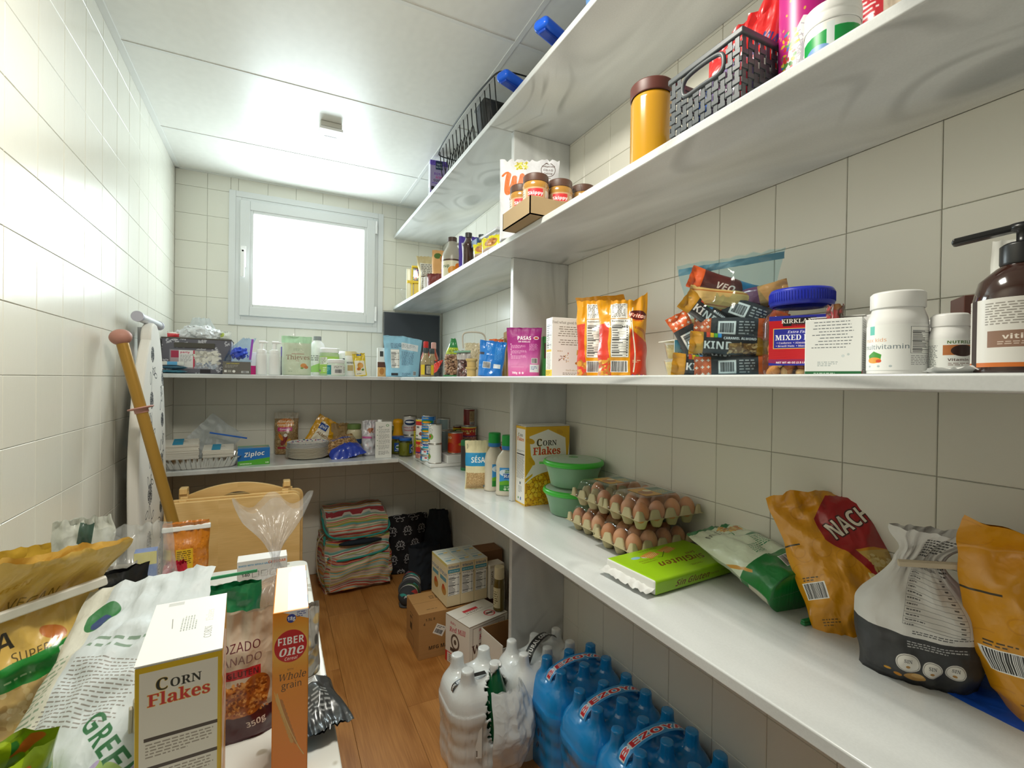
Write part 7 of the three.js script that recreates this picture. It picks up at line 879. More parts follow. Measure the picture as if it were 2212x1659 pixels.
// six cracker boxes bundled in film, on the boxes
{
  const bw = 0.0655, bh = 0.186, bd = 0.094, th = 0.06, f = [150, 420, (c, w, h) => { fillAll(c, w, h, '#dccba4'); text(c, 'triscuit', 75, 34, 34, '#2f5a86'); rect(c, 10, 58, 130, 34, '#3f8fa4'); text(c, 'HINT OF SEA SALT', 75, 76, 13, '#eef4f0'); facts(c, 12, 100, 126, 215, 'Nutrition Facts'); }], sd = [210, 420, (c, w, h) => { fillAll(c, w, h, '#dfd2ac'); rect(c, 0, 0, w, 30, '#d8c878'); text(c, 'triscuit', 110, 110, 56, '#2c4a74', { edge: '#f0ead0', ew: 6 }); rect(c, 30, 150, 160, 40, '#5a96a8'); oval(c, 130, 280, 60, 46, '#b8843c'); oval(c, 120, 250, 34, 28, '#c8502c'); }], tp = [150, 210, (c, w, h) => { fillAll(c, w, h, '#ccd0c6'); text(c, 'triscuit', 75, 60, 26, '#4a7a9c'); rect(c, 20, 110, 60, 24, '#5a96b0'); rect(c, 84, 104, 46, 24, '#e0b84a'); greek(c, 20, 150, 110, 2, 12, '#98a09c'); }];
  const { g, pr } = cartonGeo(bw - 0.001, bh, bd - 0.001, { f, k: f, l: sd, r: sd, t: tp }); const ox = 0.762, oz = -2.062;
  [[0, 1, 'front left cracker box of the bundle of six'], [1, 1, 'front middle cracker box of the bundle of six'], [2, 1, 'front right cracker box of the bundle of six'], [0, 0, 'rear left cracker box of the bundle of six'], [1, 0, 'rear middle cracker box of the bundle of six'], [2, 0, 'rear right cracker box of the bundle of six']].forEach(([i, j, l]) => { const q = V((i - 1) * bw, 0, (j - 0.5) * bd).applyAxisAngle(V(0, 1, 0), th); solo('cracker_carton', l, 'cracker box', g, inked(pr), [ox + q.x, 0.2, oz + q.z], th, 'bundle of six cracker boxes'); });
}
carton('tomato_carton', 'white carton with a tomato picture behind the oil bottle', 'carton', [0.905, 0.2, -1.99], 0.1, [0.075, 0.15, 0.06], { f: [120, 240, (c, w, h) => { fillAll(c, w, h, '#ddd6c8'); text(c, 'PASSATA', 20, 90, 24, '#5a4a3c', { rot: -PI / 2 }); oval(c, 72, 170, 34, 38, '#b42a24'); oval(c, 70, 120, 20, 26, '#3a6a34', 0.4); rect(c, 0, 0, w, 20, '#c4b8a4'); }] }, '#ddd6c8');
carton('cardboard_box', 'tall open brown carton behind the bundle of cracker boxes', 'cardboard box', [0.925, 0, -2.12], 0.0, [0.12, 0.375, 0.1], {}, '#7a5230', 'paper');
{ const t = thing('oil_bottle', 'slim olive oil bottle with cream label standing on the grain carton', 'oil bottle', [0.868, 0.2, -1.853], face(0.86, -1.85)); part('bottle', lathe([[0, 0], [0.022, 0], [0.0245, 0.004], [0.0245, 0.112], [0.022, 0.13], [0.0195, 0.14]], 28), M(lin(0.13, 0.09, 0.015), 0.08, { clearcoat: 0.6 }), t); part('cap', lathe([[0.0205, 0.136], [0.0215, 0.138], [0.0215, 0.183], [0.0195, 0.187], [0, 0.187]], 28), C(0xd8cca8, 0.4), t); const [g, m] = wrap(0.0249, 0.085, 0.016, 2.2, [70, 110, (c, w, h) => { fillAll(c, w, h, '#cfc39c'); greek(c, 16, 20, 40, 7, 12, '#6a5c3a'); }], 'label', -0.9); part('label', g, m, t); }
// striped cool bag
{
  const t = thing('cool_bag', 'striped cool bag with teal piping and half open zip, on the floor', 'cool bag', [0.417, 0, -2.925], 0.06), W = 0.355, H = 0.385, D = 0.27;
  const cols = ['#8fb0a8', '#c9a48a', '#c8543c', '#d8d0c0', '#6aa39a', '#d89a4c', '#9aa84c', '#b9c4b8', '#d6b090', '#a83a40'];
  const stripes = (w, h, wave) => [w, h, (c) => { fillAll(c, w, h, '#c2b4a0'); let y = -40; while (y < h + 40) { const t2 = rr(4, 11), col = cols[floor(rnd() * cols.length)]; c.fillStyle = col; c.beginPath(); for (let x = 0; x <= w; x += 12) c.lineTo(x, y + wave * sin(x / w * 5 + y * 0.01) + 5 * sin(x * 0.03)); for (let x = w; x >= 0; x -= 12) c.lineTo(x, y + t2 + wave * sin(x / w * 5 + y * 0.01) + 5 * sin(x * 0.03)); c.fill(); y += t2; } }];
  const soft = (w, h, d, wave, seedk, bulge) => { const pr = prints([stripes(460, 320, wave), stripes(200, 320, 2), stripes(460, 200, wave)]), g = new THREE.BoxGeometry(w, h, d, 22, 16, 12), a = g.attributes.uv, p = g.attributes.position, nrm = g.attributes.normal; for (let i = 0; i < p.count; i++) { const f = abs(nrm.getZ(i)) > 0.5 ? 0 : abs(nrm.getX(i)) > 0.5 ? 1 : 2, [u, v] = fit(pr.r[f], clamp(a.getX(i)), clamp(a.getY(i))); a.setXY(i, u, v); let x = p.getX(i), y = p.getY(i), z = p.getZ(i); const fx = 2 * x / w, fy = 2 * y / h, fz = 2 * z / d, k = bulge * (1 - fx * fx) * (1 - fy * fy); if (abs(fz) > 0.99) z += Math.sign(z) * k; if (abs(fx) > 0.99) x += Math.sign(x) * bulge * (1 - fy * fy) * (1 - fz * fz); const rnd3 = 0.010 * n3(x * 14 + seedk, y * 14, z * 14); p.setXYZ(i, x + rnd3 * 0.6, y + rnd3 * (fy > -0.95 ? 0.8 : 0), z + rnd3); const cr = 0.02; x = p.getX(i); z = p.getZ(i); if (abs(fx) > 0.9 && abs(fz) > 0.9) { p.setX(i, x * (1 - cr * 1.2)); p.setZ(i, z * (1 - cr * 1.2)); } } g.computeVertexNormals(); g.setAttribute('uv1', new THREE.BufferAttribute(new Float32Array([...Array(p.count * 2)].map((_, i) => (i % 2 ? p.getY(i >> 1) : p.getX(i >> 1)) * 8)), 2)); return [g, inked(pr, 'cloth')]; };
  let [g, m] = soft(W, 0.285, D, 16, 1, 0.02); g.translate(0, 0.1425, 0); part('bag_body', g, m, t);
  [g, m] = soft(W * 0.96, 0.10, D * 0.98, 6, 2, 0.012); const lp = g.attributes.position; for (let i = 0; i < lp.count; i++) lp.setY(i, lp.getY(i) + (lp.getZ(i) < 0 ? 0.02 : 0)); g.rotateX(0.18); g.translate(0.01, 0.335, -0.012); part('bag_lid', g, m, t);
  [g, m] = soft(W * 0.93, 0.18, 0.05, 30, 3, 0.02); g.translate(0.005, 0.115, D / 2 + 0.018); part('front_pocket', g, m, t);
  const teal = C(0x2f8f84, 0.8), rimPts = (w, d, y, z0, dz) => [[-w / 2, y, z0 - d / 2], [-w / 2, y + dz, z0 + d / 2], [w / 2, y + dz, z0 + d / 2], [w / 2, y, z0 - d / 2]];
  part('lid_piping', tube([[-0.162, 0.405, -0.12], [-0.166, 0.328, 0.125], [-0.13, 0.306, 0.15], [0.14, 0.306, 0.15], [0.178, 0.328, 0.125], [0.172, 0.405, -0.12]], 0.006, 60, 8), teal, t); part('pocket_zip', tube([[-0.165, 0.20, 0.150], [-0.14, 0.192, 0.176], [0, 0.196, 0.19], [0.14, 0.212, 0.176], [0.168, 0.222, 0.150]], 0.006, 50, 8), teal, t);
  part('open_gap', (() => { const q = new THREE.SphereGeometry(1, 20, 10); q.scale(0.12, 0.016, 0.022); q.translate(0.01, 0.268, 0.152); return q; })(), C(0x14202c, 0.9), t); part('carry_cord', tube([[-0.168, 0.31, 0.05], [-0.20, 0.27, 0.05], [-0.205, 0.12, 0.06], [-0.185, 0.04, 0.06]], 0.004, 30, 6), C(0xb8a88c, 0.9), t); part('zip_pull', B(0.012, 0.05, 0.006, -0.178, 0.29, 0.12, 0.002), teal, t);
}
// damask tote, navy bag, patterned roll
const damask = (w, h) => [w, h, (c) => { fillAll(c, w, h, '#1b191c'); for (let r = 0; r < 5; r++) for (let q = 0; q < 4; q++) { const x = q * w / 3 + (r % 2) * w / 6, y = r * h / 4; c.save(); c.translate(x, y); for (const s of [-1, 1]) { c.save(); c.scale(s, 1); curve(c, 0, -30, 30, -44, 46, -10, 20, 2, '#a8a6a8', 6); curve(c, 0, 8, 34, 2, 44, 40, 12, 34, '#a8a6a8', 6); for (let k = 0; k < 4; k++) oval(c, 10 + k * 9, -36 + k * 13, 4, 9, '#a8a6a8', 0.5 + k * 0.4); c.restore(); } oval(c, 0, -8, 6, 14, '#a8a6a8'); c.restore(); } }];
bag('tote_bag', 'black tote bag with white damask pattern beside the cool bag', 'tote bag', [0.735, 0, -2.955], 0.05, { w: 0.285, h: 0.335, d: 0.14, stand: true, k: 191, crumple: 0.008, pleat: 0.01, full: (t) => 0.95 * (1 - 0.5 * t) }, [damask(420, 480), damask(420, 480)], 'cloth');
bag('navy_bag', 'dark navy bag standing against the right wall behind the cracker boxes', 'bag', [0.915, 0, -2.86], -0.5, { w: 0.20, h: 0.375, d: 0.12, stand: true, k: 192, crumple: 0.01, full: (t) => 0.95 * (1 - 0.6 * t), wide: (t) => 1 - 0.4 * t * t }, [[32, 32, (c) => fillAll(c, 32, 32, '#1a2028')]], 'cloth');
bag('navy_bag', 'small dark navy pouch in front of the damask tote', 'bag', [0.775, 0, -2.67], 0.1, { w: 0.20, h: 0.235, d: 0.14, stand: true, k: 193, crumple: 0.008, full: (t) => 0.95 - 0.3 * t }, [[32, 32, (c) => fillAll(c, 32, 32, '#1c222b')]], 'cloth');
{ const t = thing('picnic_roll', 'rolled mat with bright zigzag pattern and grey strap', 'rolled mat', [0.665, 0, -2.52], 0); const pr = prints([[200, 300, (c, w, h) => { fillAll(c, w, h, '#3a3c40'); const cs = ['#c8ccc8', '#3a9a90', '#c8c03a', '#b83a34', '#5a4a78', '#d8d4cc', '#4a7a3a']; for (let i = 0; i < 26; i++) poly(c, [[rr(-20, 180), i * 12], [rr(20, 220), i * 12 + 14], [rr(0, 200), i * 12 + 34]], cs[i % 7]); }]]); const g = new THREE.CapsuleGeometry(0.052, 0.20, 8, 20); g.rotateX(PI / 2); remap(g, pr.r[0]); g.setAttribute('uv1', g.attributes.uv.clone()); const o = part('mat_roll', g, inked(pr, 'cloth'), t); o.position.set(0, 0.054, -0.04); o.rotation.y = -0.35; const gm = C(0x4c4e50, 0.9); part('grey_strap', tube([[-0.02, 0.05, 0.02], [-0.06, 0.045, 0.05], [-0.075, 0.012, 0.06], [-0.045, 0.008, 0.075], [-0.02, 0.03, 0.06]], 0.009, 40, 5), gm, t); const tor = new THREE.TorusGeometry(0.054, 0.008, 8, 28); const q = part('strap_band', tor, gm, t); q.position.set(-0.01, 0.054, -0.01); q.rotation.y = -0.35; }
// ---------- left wall ----------
// ironing board leaning on the tiles, nose up
{
  const pr = prints([[360, 900, (c, w, h) => { fillAll(c, w, h, '#e9e6df'); const fl = (x, y, s) => { for (let k = 0; k < 16; k++) { const a = k * 2.4; curve(c, x, y, x + cos(a) * s * 0.8, y + sin(a) * s * 0.8, x + cos(a + 0.8) * s, y + sin(a + 0.8) * s, x + cos(a + 1.2) * s * 0.35, y + sin(a + 1.2) * s * 0.35, '#3c3e40', 2.4); } }; for (let i = 0; i < 16; i++) { const x = 40 + (i * 137) % 290, y = 30 + i * 56; fl(x, y, rr(22, 38)); line(c, [[x, y + 30], [x + rr(-20, 20), y + 90]], '#4a4c4c', 2.4); for (let k = 0; k < 4; k++) { c.strokeStyle = '#3c3e40'; c.lineWidth = 2.2; c.beginPath(); c.ellipse(x + rr(-40, 40), y + rr(30, 90), 6, 15, rr(0, 3), 0, 7); c.stroke(); } } }]]);
  const t = thing('ironing_board', 'ironing board with black floral cover leaning on the left wall', 'ironing board', [-0.425, 0.02, -2.215], PI / 2), L = 1.355, s = new THREE.Shape();
  s.moveTo(-0.20, 0); s.lineTo(0.20, 0); s.quadraticCurveTo(0.222, 0, 0.222, 0.04); s.lineTo(0.218, 0.75); s.bezierCurveTo(0.21, 1.05, 0.17, 1.32, 0.075, L); s.quadraticCurveTo(0.03, L + 0.006, -0.02 + 0.05, L); s.bezierCurveTo(0.02, L, -0.02, L - 0.02, -0.05 + 0.03, L - 0.06); s.bezierCurveTo(-0.12, 1.2, -0.215, 1.0, -0.218, 0.75); s.lineTo(-0.222, 0.04); s.quadraticCurveTo(-0.222, 0, -0.2, 0);
  const g = new THREE.ExtrudeGeometry(s, { depth: 0.018, bevelEnabled: true, bevelThickness: 0.008, bevelSize: 0.008, bevelSegments: 3, curveSegments: 16 }), p = g.attributes.position, u = g.attributes.uv; for (let i = 0; i < p.count; i++) { const [a, b] = fit(pr.r[0], clamp(0.5 + p.getX(i) / 0.47), clamp(p.getY(i) / (L + 0.02))); u.setXY(i, a, b); } g.setAttribute('uv1', u.clone());
  part('padded_cover', g, inked(pr, 'cloth'), t);
  const grey = M(lin(0.62, 0.63, 0.66), 0.35, { metalness: 0.3 }); const bar = part('foot_bar', cyl(0.0165, 0.0165, 0.33, 0, -0.165, 0, 24).rotateZ(PI / 2), grey, t); bar.position.set(0.10, 1.378, -0.004); for (const sx of [-1, 1]) part('end_cap', cyl(0.019, 0.019, 0.022, 0, -0.011, 0, 24).rotateZ(PI / 2), C(0xb9b9c6, 0.4), bar).position.x = sx * 0.17; part('leg_tube', merge([cyl(0.011, 0.011, 1.1, 0.06, 0.25, -0.022, 16), cyl(0.011, 0.011, 1.1, 0.11, 0.25, -0.022, 16)]), grey, t);
  t.rotation.x = 0; t.rotation.z = 0; t.rotation.order = 'YXZ'; t.rotation.x = -0.014;
}
// gold toy pole with pink ball, leaning
{
  const a = V(-0.449, 1.318, -1.925), b = V(-0.133, 0.004, -1.885), L = a.distanceTo(b), t = thing('gold_pole', 'gold painted pole with pink ball top leaning on the left wall', 'pole', [b.x, b.y, b.z], 0); aim(t, [a.x - b.x, a.y - b.y, a.z - b.z], [0, 0, 1]);
  part('pole', cyl(0.0165, 0.0165, L - 0.03, 0, 0, 0, 32), M(lin(0.40, 0.22, 0.035), 0.34, { metalness: 0.35 }), t); part('ball_top', new THREE.SphereGeometry(0.0285, 28, 20).scale(1.06, 0.9, 1.06).translate(0, L - 0.012, 0), M(lin(0.46, 0.22, 0.17), 0.55), t);
  const rg = part('collar', lathe([[0.0165, 0], [0.019, 0], [0.0195, 0.012], [0.034, 0.014], [0.036, 0.0165], [0.034, 0.019], [0.0165, 0.019]], 32), M(lin(0.55, 0.27, 0.22), 0.45), t); rg.position.y = L - 0.262;
}
// folding tray tables hanging on their wooden stand
{
  const wood = M(0xffffff, 0.35, { map: beechTex, clearcoat: 0.25, clearcoatRoughness: 0.2 }), TW = 0.492, THh = 0.39;
  const panel = () => { const s = new THREE.Shape(), r = 0.03, w = TW / 2; s.moveTo(-w + r, 0); s.lineTo(w - r, 0); s.quadraticCurveTo(w, 0, w, r); s.lineTo(w, THh - r); s.quadraticCurveTo(w, THh, w - r, THh); s.lineTo(-w + r, THh); s.quadraticCurveTo(-w, THh, -w, THh - r); s.lineTo(-w, r); s.quadraticCurveTo(-w, 0, -w + r, 0); const g = new THREE.ExtrudeGeometry(s, { depth: 0.010, bevelEnabled: true, bevelThickness: 0.004, bevelSize: 0.004, bevelSegments: 3 }); return metre(g, 1.6, 0.2, 0.1, 1); };
  const pg = panel();
  function tray(label, at, turn) { const t = thing('tray_table', label, 'folding table', at, turn, 'folding tray tables'); part('table_top', pg, wood, t); for (const sx of [-1, 1]) part('folded_leg', metre(B(0.028, 0.60, 0.016, sx * 0.19, 0.10, -0.014, 0.003), 1.5), wood, t); t.rotation.order = 'YXZ'; return t; }
  const st = thing('tray_stand', 'wooden stand with arched handle between the folding tray tables', 'stand', [-0.147, 0, -2.415], 0.01);
  const arch = new THREE.Shape(); arch.moveTo(-0.19, 0); arch.quadraticCurveTo(0, 0.088, 0.19, 0.0); arch.lineTo(0.19, -0.05); arch.lineTo(-0.19, -0.05); arch.lineTo(-0.19, 0); const hole = new THREE.Path(); hole.moveTo(-0.085, -0.03); hole.quadraticCurveTo(0, 0.045, 0.085, -0.03); hole.lineTo(-0.085, -0.03); arch.holes.push(hole);
  const ag = new THREE.ExtrudeGeometry(arch, { depth: 0.014, bevelEnabled: true, bevelThickness: 0.002, bevelSize: 0.002, bevelSegments: 2, curveSegments: 24 }); ag.translate(0, 0.675, -0.007); part('arched_handle', metre(ag, 1.6, 0, 0, 1), wood, st);
  for (const sx of [-1, 1]) { part('upright_post', metre(B(0.034, 0.70, 0.030, sx * 0.196, 0.35, 0, 0.005), 1.5), wood, st); part('foot_rail', metre(B(0.034, 0.03, 0.26, sx * 0.196, 0.015, 0, 0.005), 1.5), wood, st); part('hook_block', metre(B(0.03, 0.026, 0.05, sx * 0.196, 0.702, 0, 0.004), 1.5), wood, st); }
  tray('front tray table with its pale wooden top facing the room', [-0.147, 0.278, -2.315], 0.012).rotation.x = -0.05;
  tray('second tray table just behind the front one', [-0.147, 0.283, -2.355], 0.012).rotation.x = -0.03;
  tray('tray table behind the wooden stand', [-0.139, 0.262, -2.462], 0.012).rotation.x = 0.02;
  tray('rearmost tray table behind the stand', [-0.128, 0.266, -2.500], 0.012).rotation.x = 0.03;
}
// door handle
{ const h = part('door_handle', tube([[0.028, 1.02, -0.735], [0.085, 1.02, -0.735], [0.098, 1.02, -0.745], [0.100, 1.02, -0.76], [0.100, 1.02, -0.86]].map(([x, y, z]) => [x, y, z]), 0.011, 40, 14), M(lin(0.65, 0.62, 0.58), 0.2, { metalness: 1 }), dr); part('rose', cyl(0.026, 0.026, 0.008, 0, 0, 0, 28).rotateZ(-PI / 2).translate(0.028, 1.02, -0.735), M(lin(0.65, 0.62, 0.58), 0.25, { metalness: 1 }), h); }

// ---------- white table with groceries ----------
const yk = 0.58;
{
  const t = thing('white_table', 'white table with chipped edge, crowded with food bags', 'table', [0, 0, 0]), x0 = -0.485, x1 = 0.095, z0 = -1.72, z1 = -0.30, s = new THREE.Shape(), r = 0.035;
  s.moveTo(x0, -z1); s.lineTo(x1, -z1); s.lineTo(x1, -z0 - r); s.quadraticCurveTo(x1, -z0, x1 - r, -z0); s.lineTo(x0 + r, -z0); s.quadraticCurveTo(x0, -z0, x0, -z0 - r); s.lineTo(x0, -z1);
  const g = new THREE.ExtrudeGeometry(s, { depth: 0.022, bevelEnabled: true, bevelThickness: 0.003, bevelSize: 0.003, bevelSegments: 3 }); g.rotateX(-PI / 2); g.translate(0, yk - 0.025, 0);
  const chipTex = dataTex(512, (u, v) => { const n = tn(u, v, 6, 80) * 0.6 + tn(u, v, 22, 81) * 0.4, ch = sm(0.34, 0.42, n); return [mix(226, 178, ch), mix(226, 172, ch), mix(219, 156, ch)]; });
  part('table_top', metre(g, 1.3, 0.3, 0.1), M(0xffffff, 0.35, { map: chipTex }), t); for (const [x, z] of [[x0 + 0.03, z0 + 0.03], [x1 - 0.03, z0 + 0.03], [x0 + 0.03, z1 - 0.03], [x1 - 0.03, z1 - 0.03]]) part('leg', B(0.04, yk - 0.025, 0.04, x, (yk - 0.025) / 2, z, 0.004), C(0xe6e5e0, 0.4), t); part('apron', merge([B(x1 - x0 - 0.06, 0.06, 0.016, (x0 + x1) / 2, yk - 0.055, z0 + 0.03), B(0.016, 0.06, z1 - z0 - 0.06, x1 - 0.03, yk - 0.055, (z0 + z1) / 2)]), C(0xe0dfda, 0.45), t);
}
// near corn flakes box
{
  const t = thing('cereal_box', 'near corn flakes box on the white table, narrow side to the lens', 'cereal box', [-0.100, yk, -0.738], 0.05);
  const side = [330, 1100, (c, w, h) => { fillAll(c, w, h, '#d9b312'); rect(c, 16, 26, w - 32, h - 60, '#ece6da'); cornLogo(c, 165, 92, 66); for (let k = 0; k < 2; k++) { const y = 320 + k * 130; rect(c, 34, y, 280, 16, '#4a3c34'); greek(c, 40, y + 28, 262, 5, 14, '#a59a8c', { th: 6 }); } rect(c, 34, 580, 280, 20, '#4a3c34'); greek(c, 40, 620, 262, 16, 16, '#a59a8c', { th: 6 }); }];
  const top = [330, 640, (c, w, h) => { fillAll(c, w, h, '#ecebe6'); rect(c, 60, 16, 70, 40, '#c4c6c4'); c.save(); c.translate(230, 380); c.rotate(-PI / 2); text(c, 'CORN', -60, 30, 44, '#7c7e78', { font: 'serif', bold: false }); text(c, 'Flakes', 130, 30, 44, '#c9c9c2', { font: 'serif', bold: false }); greek(c, 0, -90, 170, 6, 12, '#9aa09c'); c.restore(); line(c, [[96, 220], [104, 330]], '#6a6a66', 3); }];
  const { g, pr } = cartonGeo(0.083, 0.278, 0.162, { f: side, k: side, l: cornFront, r: cornFront, t: top }); part('box_body', g, inked(pr), t); const fl = part('top_flap', B(0.084, 0.0014, 0.155, 0, 0, -0.0775), inked(pr), t); const fu = fl.geometry.attributes.uv, fn = fl.geometry.attributes.normal; for (let i = 0; i < fu.count; i++) fu.setXY(i, ...fit(pr.r[2], fu.getX(i), fu.getY(i))); fl.position.set(0, 0.2795, 0.081); fl.rotation.x = 0.03;
}
// orange fibre cereal box
carton('cereal_box', 'narrow orange bran cereal box with red round logo on the white table', 'cereal box', [0.0235, yk, -0.782], -0.03, [0.044, 0.292, 0.165], {
  f: [220, 1300, (c, w, h) => { c.fillStyle = grad(c, 0, 0, 0, h, [0, '#e88a14'], [0.16, '#f0c060'], [0.3, '#e89018'], [1, '#dd6e0a']); c.fillRect(0, 0, w, h); poly(c, [[60, 4], [w, 0], [w, 62]], '#dfe0ea'); oval(c, 112, 46, 28, 26, '#2a3a9a'); text(c, '18g', 112, 46, 30, '#fff'); greek(c, 146, 12, 64, 3, 12, '#5a64a8'); oval(c, 110, 210, 100, 96, '#c8141c'); text(c, 'FIBER', 110, 178, 60, '#fff'); text(c, 'one', 110, 236, 84, '#fff', { italic: true, font: 'serif' }); text(c, 'Cereal', 110, 284, 26, '#f6d8d0', { italic: true }); text(c, 'WITH', 110, 350, 16, '#7a4a10', { bold: false }); text(c, 'Whole', 118, 390, 56, '#4a3010', { italic: true, bold: false, font: 'serif' }); text(c, 'grain', 118, 442, 56, '#4a3010', { bold: false }); for (let i = 0; i < 22; i++) { oval(c, 40 + i * 4.4 + (i % 2 ? 12 : -8), 520 + i * 13, 10, 18, i % 2 ? '#b8742c' : '#d09a4c', -0.5); } curve(c, 30, 480, 70, 620, 130, 780, 196, 880, '#d8b06a', 6); for (let i = 0; i < 7; i++) line(c, [[30 + i * 8, 540 + i * 20], [10 + i * 6, 460 + i * 10]], '#e2b868', 2); }],
  t: [220, 760, (c, w, h) => { fillAll(c, w, h, '#ee9428'); rect(c, 90, 120, 130, h - 140, '#e6e4e0'); rect(c, 110, 20, 100, 120, '#8fb8d4'); rect(c, 120, 200, 90, 60, '#d8dde4'); oval(c, 150, 420, 60, 40, '#e8b090'); rect(c, 104, 560, 116, 110, '#9cc4e0'); }], r: [300, 600, (c, w, h) => { fillAll(c, w, h, '#e88a14'); rect(c, 200, 0, 100, h, '#3aa0d8'); }] }, '#e88a14');
// breadcrumb bag between the boxes
bag('breadcrumb_bag', 'breadcrumb bag with fried cutlet picture between the two cereal boxes', 'food bag', [-0.058, yk, -0.925], 0.02, { w: 0.135, h: 0.205, d: 0.055, stand: true, k: 201, crumple: 0.005, pleat: 0.008, full: (t) => 0.9 * (1 - 0.8 * sm(0.5, 1, t)) }, [[400, 620, (c, w, h) => { fillAll(c, w, h, '#d3c4b0'); rect(c, 0, 480, w, 140, '#4c1622'); text(c, 'REBOZADO', 180, 160, 54, '#5c1a2c', { bold: false }); text(c, 'PANADO', 220, 220, 54, '#8a6a6a', { bold: false }); rect(c, 150, 262, 170, 46, '#c0202c'); text(c, 'GLUTEN', 240, 286, 38, '#5c0f1c'); oval(c, 210, 420, 110, 80, '#c8742a', 0.2); oval(c, 290, 400, 70, 100, '#b0601c', 0.3); speck(c, 110, 330, 240, 160, 300, ['#d88c3c', '#a8561a', '#e8a858', '#8a4414'], 8, 6); text(c, '350g', 300, 540, 40, '#e8dcd0', { rot: -0.2 }); }]], 'film');
{ const t = thing('small_black_bag', 'small dark grey bag lying at the right table edge', 'food bag', [0.062, yk + 0.002, -0.96], 0.2); const [g, m] = bagMesh({ w: 0.075, h: 0.15, d: 0.05, k: 203, crumple: 0.006 }, [[130, 240, (c, w, h) => { fillAll(c, w, h, '#2e3032'); greek(c, 40, 60, 70, 6, 12, '#8a8c8c'); bars(c, 60, 160, 50, 50, true); text(c, '150g', 70, 225, 18, '#c8c8c8'); }]]); g.rotateX(-PI / 2); g.rotateY(PI); g.translate(0, 0.024, -0.02); part('bag_body', g, m, t); }
bag('foil_bag', 'silvery foil packet standing behind the orange cereal box', 'food bag', [0.058, yk, -1.06], 0.3, { w: 0.06, h: 0.14, d: 0.05, stand: true, k: 204, crumple: 0.008 }, [[60, 120, (c, w, h) => { fillAll(c, w, h, '#9c9a94'); speck(c, 0, 0, w, h, 20, ['#c8c6c0', '#5a5854', '#b8a070'], 12, 6); }]]);
// bread in a clear bag tied at the neck
{
  const x = -0.012, z = -1.29; for (let i = 0; i < 4; i++) { const sl = solo('bread_slice', ['nearest', 'second', 'third', 'farthest'][i] + ' slice of brown bread in the tied clear bag', 'bread slice', B(0.11, 0.10, 0.014, 0, 0.05, 0, 0.006), M(lin(0.36, 0.20, 0.08), 0.9, { bumpMap: tileBump, bumpScale: 0.004 }), [x - 0.004 + i * 0.006, yk + 0.006, z + 0.04 - i * 0.019], 0.5, 'bread slices in the tied bag'); sl.rotation.set(-0.35, 0.5, 0.1, 'YXZ'); }
  const t = thing('bread_bag', 'clear bread bag gathered at the neck with a flaring top', 'bread bag', [x, yk, z], 0.1);
  const profile = (t) => t < 0.45 ? 0.95 : 0, bg = bagGeo({ w: 0.17, h: 0.29, d: 0.13, stand: true, k: 205, nx: 40, ny: 60, crumple: 0.006, pleat: 0.02, full: (q) => q < 0.56 ? mix(0.95, 0.10, sm(0.30, 0.53, q)) : 0.10 + 0.45 * sm(0.58, 1, q), wide: (q) => q < 0.56 ? mix(0.85, 0.11, sm(0.30, 0.54, q)) : 0.11 + 1.05 * sm(0.56, 1.02, q), warp: (v, s, q) => { v.x += 0.016 * sm(0.3, 0.5, q); v.y += q > 0.85 ? (q - 0.85) * 0.12 * cos(s * 6) : 0; v.z -= 0.06 * sm(0.5, 1, q); } }); part('clear_film', bg, M(lin(0.95, 0.95, 0.96), 0.22, { transmission: 0.86, thickness: 0, ior: 1.45, bumpMap: crinkle, bumpScale: 0.005 }), t); part('pink_label', B(0.03, 0.05, 0.001, 0.03, 0.05, 0.066), C(0xc81f7a, 0.4), t);
}
carton('cheese_cracker_box', 'white cracker box with orange arc lying behind the bread bag', 'box', [-0.028, yk, -1.47], 0.02, [0.12, 0.115, 0.05], { f: [240, 230, (c, w, h) => { fillAll(c, w, h, '#e9e7e4'); text(c, 'BAKED WITH WHOLE GRAIN', 86, 26, 12, '#4a90c0'); text(c, 'CHEDDAR', 190, 22, 19, '#d85a24'); for (let i = 0; i < 3; i++) { c.strokeStyle = '#444'; c.lineWidth = 2; c.strokeRect(72 + i * 42, 62, 30, 30); } text(c, '140', 40, 76, 24, '#333'); c.strokeStyle = '#e07a1c'; c.lineWidth = 12; c.beginPath(); c.arc(110, 240, 90, 3.4, 5.6); c.stroke(); c.strokeStyle = '#7a3418'; c.lineWidth = 5; c.beginPath(); c.arc(110, 244, 82, 3.4, 5.6); c.stroke(); }] }, '#e9e7e4');
bag('green_bag', 'shiny green bag with white print behind the near corn flakes box', 'food bag', [-0.088, yk, -1.20], 0.1, { w: 0.13, h: 0.15, d: 0.07, stand: true, k: 207, crumple: 0.008, full: (t) => 0.9 - 0.5 * t }, [[220, 260, (c, w, h) => { fillAll(c, w, h, '#1c7a48'); greek(c, 30, 40, 70, 3, 14, '#b8d8c0'); c.strokeStyle = '#b8d8c0'; c.lineWidth = 3; c.beginPath(); c.arc(110, 170, 60, 3, 6.2); c.stroke(); greek(c, 70, 150, 90, 4, 13, '#a8ccb4'); }]]);
